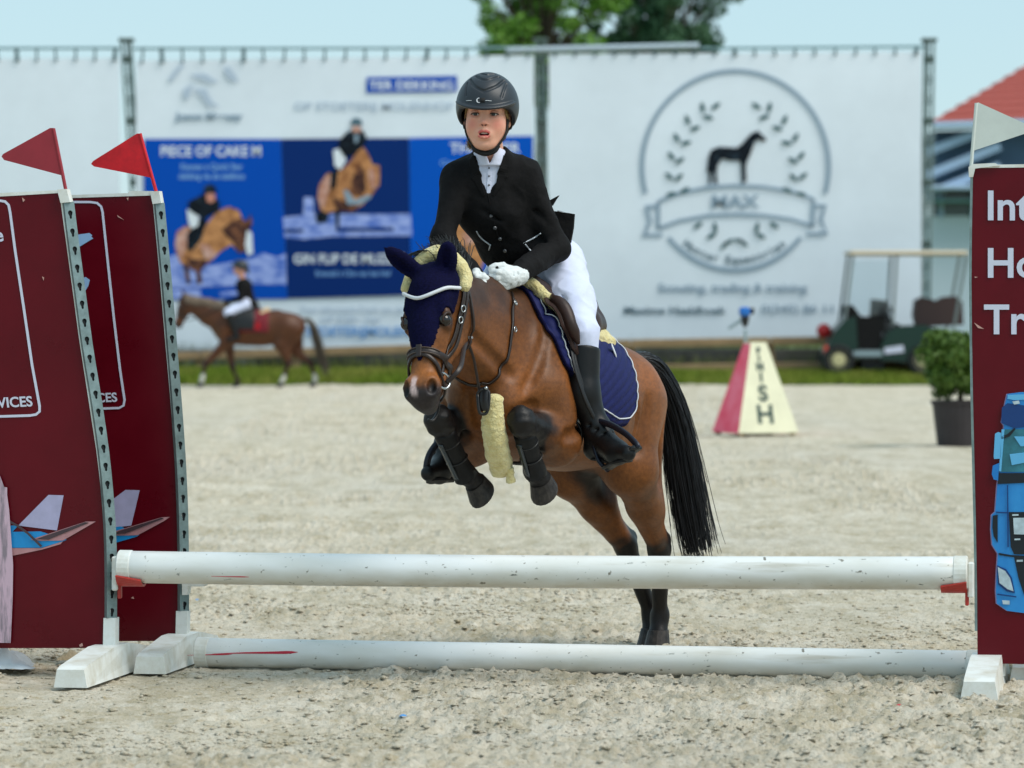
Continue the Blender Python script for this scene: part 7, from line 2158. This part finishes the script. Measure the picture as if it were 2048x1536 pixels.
# ---- gloved hands closed on the reins
M_glove = mat('white_glove', lin(212, 216, 216), .7, var=.06, vscale=60, bump=.5, bscale=70, bdist=.006)
def glove(s, wr, kn_dir, up, name='glove'):
    f = N(kn_dir); u = N(np.array(up) - f * (np.array(up) @ f)); n = np.cross(f, u) * s      # n: back of the hand
    if n[1] > 0 and s > 0: n = -n
    S = Sdf(wr - .13, wr + .13, .0024)
    Q = lambda a, b, c: wr + f * a + u * b + n * c
    S.cone(Q(-.030, .0, 0), Q(.005, 0, 0), .033, .029, k=.01)                         # cuff
    S.cone(Q(.0, .004, 0), Q(.060, .018, .002), .026, .017, k=.02); S.cone(Q(.0, -.006, 0), Q(.056, -.022, .002), .025, .016, k=.02); S.ell(Q(.035, 0, .004), (.03, .03, .03), k=.02)
    for i, (ln, r) in enumerate(((.030, .0102), (.033, .0104), (.031, .0100), (.025, .0090))):
        b = .026 - .0185 * i
        k0 = Q(.060 - .004 * abs(i - 1), b, .004); p1 = k0 + f * ln * .72 - n * .006; p2 = p1 - n * (.026 - .002 * i) + f * .002; p3 = p2 - f * .024 - n * .002
        S.chain([k0, p1, p2, p3], [r * 1.12, r, r * .95, r * .85], .006)
    S.chain([Q(.012, .022, -.008), Q(.040, .040, -.014), Q(.066, .042, -.024), Q(.082, .036, -.032)], [.0150, .0118, .0105, .0090], .01)
    for a, b in ((Q(.010, .02, .026), Q(.012, -.03, .026)), (Q(.028, .028, .028), Q(.05, -.028, .024))): S.cone(a, b, .0025, .0025, k=.008, sub=True)
    v, fq = S.mesh(1)
    v = v + vnormals(v, fq) * (np.abs(vnoise(v, 75, 3)) * .0022)[:, None]
    o = wobj(name, (v, fq), M_glove)
    cst = Q(.002, 0, .0)
    obj('wrist_strap', *torus(cst, f, .031, .0042, 24, 8), M_glove, o, smooth=True)
    return o, S, Q
gl_o, glS, glQ = glove(1, WRI[1] + N(WRI[1] - ELW[1]) * .022, P(975, 562, 14.42) - WRI[1], (.15, -.1, 1))
gr_o, grS, grQ = glove(-1, WRI[-1] + N(WRI[-1] - ELW[-1]) * .02, P(968, 566, 14.36) - WRI[-1], (.0, -.1, 1))
c = on_cam(glS, [994], [535], .001, 14.3)[0]; obj('glove_stud', *lathe([(.001, .003), (.0045, .0025), (.0055, -.001)][::-1], c, 12, (0, -1, .2)), M_strapk, gl_o)
q = np.array([WRI[1] + N(WRI[1] - ELW[1]) * t for t in (-.008, .002, .012)]); obj('wrist', *tube(q, [.028, .0265, .026], 14), mat('wrist_skin', lin(214, 152, 130), .5), rider, smooth=True)
# ================================================================== second horse and rider, far across the arena
SBX = 62.6; sb = FPX / SBX
BO = np.array([(470 - 1024) / sb, SBX, 0.0])
def BW(p):
    p = np.asarray(p, float)
    return BO + p * np.array([-1, -1, 1.])
hf2 = HeadFrame((.735, 0, 1.335), (.27, 0, -.96), (.96, 0, .27))
fore2 = [((.15, .12, .86), (.13, .12, .64), (.415, .12, .345), (.465, .12, .135), (.485, .12, .06)), ((.15, -.12, .86), (.10, -.12, .64), (.05, -.12, .30), (-.03, -.12, .115), (-.02, -.12, .055))]
hind2 = [((-.76, .10, .86), (-.66, .13, .63), (-.78, .10, .345), (-.70, .10, .115), (-.67, .10, .055)), ((-.76, -.10, .86), (-.72, -.12, .62), (-1.09, -.10, .35), (-1.165, -.10, .125), (-1.14, -.10, .055))]
pose2 = dict(trunk=[((.10, 0, .88), (.22, .165, .25)), ((-.1, 0, .88), (.28, .20, .27)), ((-.35, 0, .85), (.32, .225, .255)), ((-.55, 0, .86), (.30, .21, .225)), ((-.75, 0, .88), (.28, .19, .21))],
    ridge=[((.06, 0, 1.12), (-.25, 0, 1.06), .05, .05), ((-.25, 0, 1.05), (-.6, 0, 1.055), .05, .06), ((-.6, 0, 1.05), (-.93, 0, .96), .06, .05)],
    neck=[[((.03, 0, 1.09), .08), ((.35, 0, 1.215), .065), ((.70, 0, 1.285), .052)], [((.1, 0, .98), .13), ((.4, 0, 1.10), .09), ((.68, 0, 1.21), .065)], [((.18, 0, .88), .13), ((.42, 0, 1.0), .08), ((.64, 0, 1.14), .055)]],
    muscle=[((.1, .135, .88), (.11, .06, .2)), ((.1, -.135, .88), (.11, .06, .2)), ((-.72, .11, .92), (.22, .1, .14)), ((-.72, -.11, .92), (.22, .1, .14))],
    fore=fore2, hind=hind2, back=(-1, 0, 0), head=hf2, ear_list=[((.735, .045, 1.335), (.775, .065, 1.43), (1, .3, 0)), ((.735, -.045, 1.335), (.775, -.065, 1.43), (1, -.3, 0))],
    dark_z=(1.0, 1.3), fore_t=(.75, .99), muzzle=lin(60, 46, 42), light=[((0, .2, .8), (.3, .2, .2))])
H2 = build_horse(pose2, .013, (-1.32, -.30, -.02), (1.02, .30, 1.50))
v2, f2 = H2.mesh(2)
CH = lin(94, 54, 30); CHD = lin(52, 30, 20)
c2_ = coat_colours(v2, None, pose2, CH, CHD, np.array(CHD))
for leg, z0 in ((fore2[0], .16), (hind2[0], .19), (hind2[1], .22)):
    d, _ = seg_dist(v2, leg[3], leg[4]); d2, t2 = seg_dist(v2, leg[2], leg[3])
    c2_ = mixc(c2_, lin(196, 192, 184), np.maximum(sstep(-d, -.08, -.06), sstep(-d2, -.08, -.06) * sstep(t2, .6, .75)))
bh = thing('horse', 'chestnut horse with white socks walking left across the arena', 'horse', BO, math.pi)
obj('body', v2, f2, coat_mat('chestnut_coat'), bh, smooth=True, cols=c2_, world=False)
for leg in fore2 + hind2:
    hf0 = np.array(leg[4]); obj('hoof', *hoof(hf0 + [0, 0, .012], hf0 + [.0, 0, -1], (1, 0, 0), .040, .05, .062), M_hoof, bh, world=False)
for s in (1, -1): obj('eye', *sphere(hf2(.172, .001, .0775 * s), .017, 10, 8), M_eyeb, bh, smooth=True, world=False)
tg2 = [(-.97, 0, .97), (-1.06, 0, .98), (-1.13, 0, .88), (-1.20, .02, .66), (-1.27, .02, .40), (-1.33, .03, .20)]
v, f = strands(hair_along(tg2, [.02, .03, .045, .05, .05, .04], 260, 31, 12, .03), .004, .0015)
obj('tail', *join((v, f.tolist()), tube(crom(np.array(tg2)[:5], 16), np.linspace(.03, .02, 16), 8)), mat('grey_brown_hair', lin(92, 82, 70), .5, var=.3, vscale=20), bh, smooth=True, world=False)
ps = []
for i in range(300):
    a = rg.uniform(.05, .72); z0 = np.interp(a, [0, .35, .7], [1.165, 1.275, 1.33]); r0 = np.array([a, .0, z0])
    ps.append(crom([r0, r0 + [0, .05, .015], r0 + [rg.normal(0, .02), .085, -.05], r0 + [rg.normal(0, .02), .095, -.12 * rg.uniform(.5, 1.1)]], 7))
v, f = strands(np.array(ps), .005, .002)
obj('mane', v, f, mat('flaxen_hair', lin(128, 112, 96), .5, var=.3, vscale=20), bh, smooth=True, world=False)
# tack of the far horse
def bobj(name, vf, m, parent, smooth=True): return obj(name, BW(np.asarray(vf[0])), vf[1], m, parent, smooth=smooth)
sd2 = thing('saddle', 'brown saddle with red saddle cloth on the far chestnut horse', 'saddle', BW((-.2, 0, 1.1)), math.pi)
S2 = Sdf((-.62, -.30, .70), (.12, .30, 1.30), .012)
g_ = np.stack(np.meshgrid(*[S2.lo[k] + S2.h * np.arange(S2.n[k]) for k in range(3)], indexing='ij'), -1)
d0 = H2.sample(g_)
S2.d = np.maximum(np.maximum(d0 - .02, .0 - d0), np.maximum(np.maximum(g_[..., 0] - .02, -.50 - g_[..., 0]), .80 - g_[..., 2])).astype(np.float32)
bobj('saddle_cloth', S2.mesh(1), mat('dark_red_cloth', lin(110, 22, 34), .8), sd2)
S2.d = np.maximum(np.maximum(d0 - .045, .018 - d0), np.maximum(np.maximum(g_[..., 0] + .01, -.30 - g_[..., 0]), .84 - g_[..., 2])).astype(np.float32)
bobj('flap', S2.mesh(1), M_leab, sd2)
bobj('seat', tube(crom([(.0, 0, 1.19), (-.12, 0, 1.155), (-.25, 0, 1.14), (-.36, 0, 1.17)], 16), np.interp(np.linspace(0, 1, 16), [0, .5, 1], [.05, .10, .08]), 12), M_leab, sd2)
bobj('fleece_roll', fluffy([(-.36, .13, 1.05), (-.46, .05, 1.115), (-.46, -.05, 1.115), (-.36, -.13, 1.05)], [.04, .045, .045, .04], 5, .01, 30, 14), mat('tan_fleece', lin(196, 172, 136), .9), sd2)
bobj('badge', bbox_((-.33, .245, .90), (.11, .02, .10), .01), mat('badge_red', lin(196, 30, 48), .6), sd2)
r2 = thing('person', 'distant rider in black jacket sitting upright on the chestnut horse', 'person', BW((-.16, 0, 1.22)), math.pi)
SH, PE, HD2 = np.array([-.13, 0, 1.50]), np.array([-.17, 0, 1.235]), np.array([-.07, 0, 1.725])
b2 = Sdf((-.36, -.30, .55), (.22, .30, 1.90), .012)
b2.ell(HD2, (.085, .072, .105), k=.02); b2.ell(HD2 + [.06, 0, -.03], (.035, .04, .05), k=.02); b2.cone(HD2 + [.085, 0, -.02], HD2 + [.095, 0, -.03], .012, .013, k=.01); b2.cone(HD2 + [-.01, 0, -.06], SH, .045, .05, k=.03)
b2.cone(SH, PE, .08, .08, k=.03)
for s in (1, -1):
    b2.cone(SH + [0, .12 * s, 0], (-.10, .16 * s, 1.30), .035, .03, k=.02); b2.cone((-.10, .16 * s, 1.30), (.12, .05 * s, 1.24), .03, .022, k=.02)
    b2.ell((.135, .045 * s, 1.24), (.03, .02, .028), k=.01)
    b2.cone(PE + [0, .08 * s, 0], (.08, .21 * s, 1.10), .06, .045, k=.03); b2.cone((.08, .21 * s, 1.10), (-.04, .24 * s, .76), .045, .03, k=.02); b2.cone((-.04, .24 * s, .74), (.10, .26 * s, .70), .03, .025, k=.02)
bobj('body', b2.mesh(2), mat('skin_plain', lin(204, 146, 124), .5), r2)
j2 = Sdf((-.36, -.30, 1.10), (.22, .30, 1.62), .012)
j2.ell(SH + [.0, 0, -.03], (.11, .16, .09), k=.04); j2.cone(SH + [0, 0, -.02], PE + [-.01, 0, .02], .115, .115, k=.05); j2.ell(PE + [-.03, 0, -.02], (.13, .15, .09), k=.04)
for s in (1, -1): j2.cone(SH + [0, .12 * s, -.01], (-.10, .17 * s, 1.30), .05, .044, k=.03); j2.cone((-.10, .17 * s, 1.30), (.10, .055 * s, 1.24), .044, .032, k=.02)
bobj('jacket', j2.mesh(2), M_jack, r2)
e2 = Sdf((-.36, -.36, .92), (.24, .36, 1.34), .012)
e2.ell(PE + [0, 0, -.04], (.12, .14, .09), k=.04)
for s in (1, -1): e2.cone(PE + [0, .08 * s, -.02], (.09, .215 * s, 1.09), .088, .062, k=.04); e2.cone((.09, .215 * s, 1.09), (.05, .23 * s, 1.0), .06, .052, k=.02)
bobj('breeches', e2.mesh(2), M_bre, r2)
for s in (1, -1):
    o2 = Sdf((-.14, .12 * s - .2, .60), (.24, .12 * s + .28, 1.10) if s > 0 else (.24, .2, 1.10), .012) if s > 0 else Sdf((-.14, -.40, .60), (.24, -.10, 1.10), .012)
    o2.cone((.06, .232 * s, 1.03), (-.04, .245 * s, .76), .062, .042, k=.02); o2.cone((-.05, .245 * s, .72), (.10, .27 * s, .70), .038, .030, k=.03)
    bobj('boot', o2.mesh(2), M_rb, r2)
m2 = Sdf((-.24, -.16, 1.66), (.12, .16, 1.90), .009)
m2.ell(HD2 + [-.01, 0, .035], (.12, .098, .10), k=0); m2.ell(HD2 + [.09, 0, .04], (.06, .07, .014), k=.015); m2.fun(lambda g: np.interp(g[..., 0], [-.2, -.1, .02], [1.70, 1.71, 1.752]) - g[..., 2], inter=True)
bobj('helmet', m2.mesh(1), M_helm, r2)
bobj('hair', sphere(HD2 + [-.11, 0, -.04], (.03, .035, .04), 12, 8), M_hair, r2)
bobj('glove', sphere((.135, .045, 1.24), (.04, .028, .036), 12, 8), M_strapk, r2); bobj('glove', sphere((.135, -.045, 1.24), (.04, .028, .036), 12, 8), M_strapk, r2)
bb2 = thing('bridle', 'thin bridle and reins of the far chestnut horse', 'bridle', BW(hf2(.3, 0, 0)), math.pi)
for s in (1, -1):
    bobj('cheekpiece', tube(H2.project(crom([hf2(.03, -.05, .09 * s), hf2(.2, -.06, .075 * s), hf2(.35, -.04, .05 * s)], 14), .006), .008, 6), M_leab, bb2)
    bobj('rein', tube(crom([hf2(.37, -.05, .055 * s), (.5, .09 * s, 1.02), (.3, .13 * s, 1.12), (.14, .05 * s, 1.23)], 20), .007, 6), M_leab, bb2)
bobj('noseband', tube(H2.project(np.array([hf2(.29, .06 - .11 * (1 - math.cos(a)), .08 * math.sin(a)) for a in np.linspace(0, 2 * math.pi, 24)]), .006), .008, 6), M_leab, bb2)
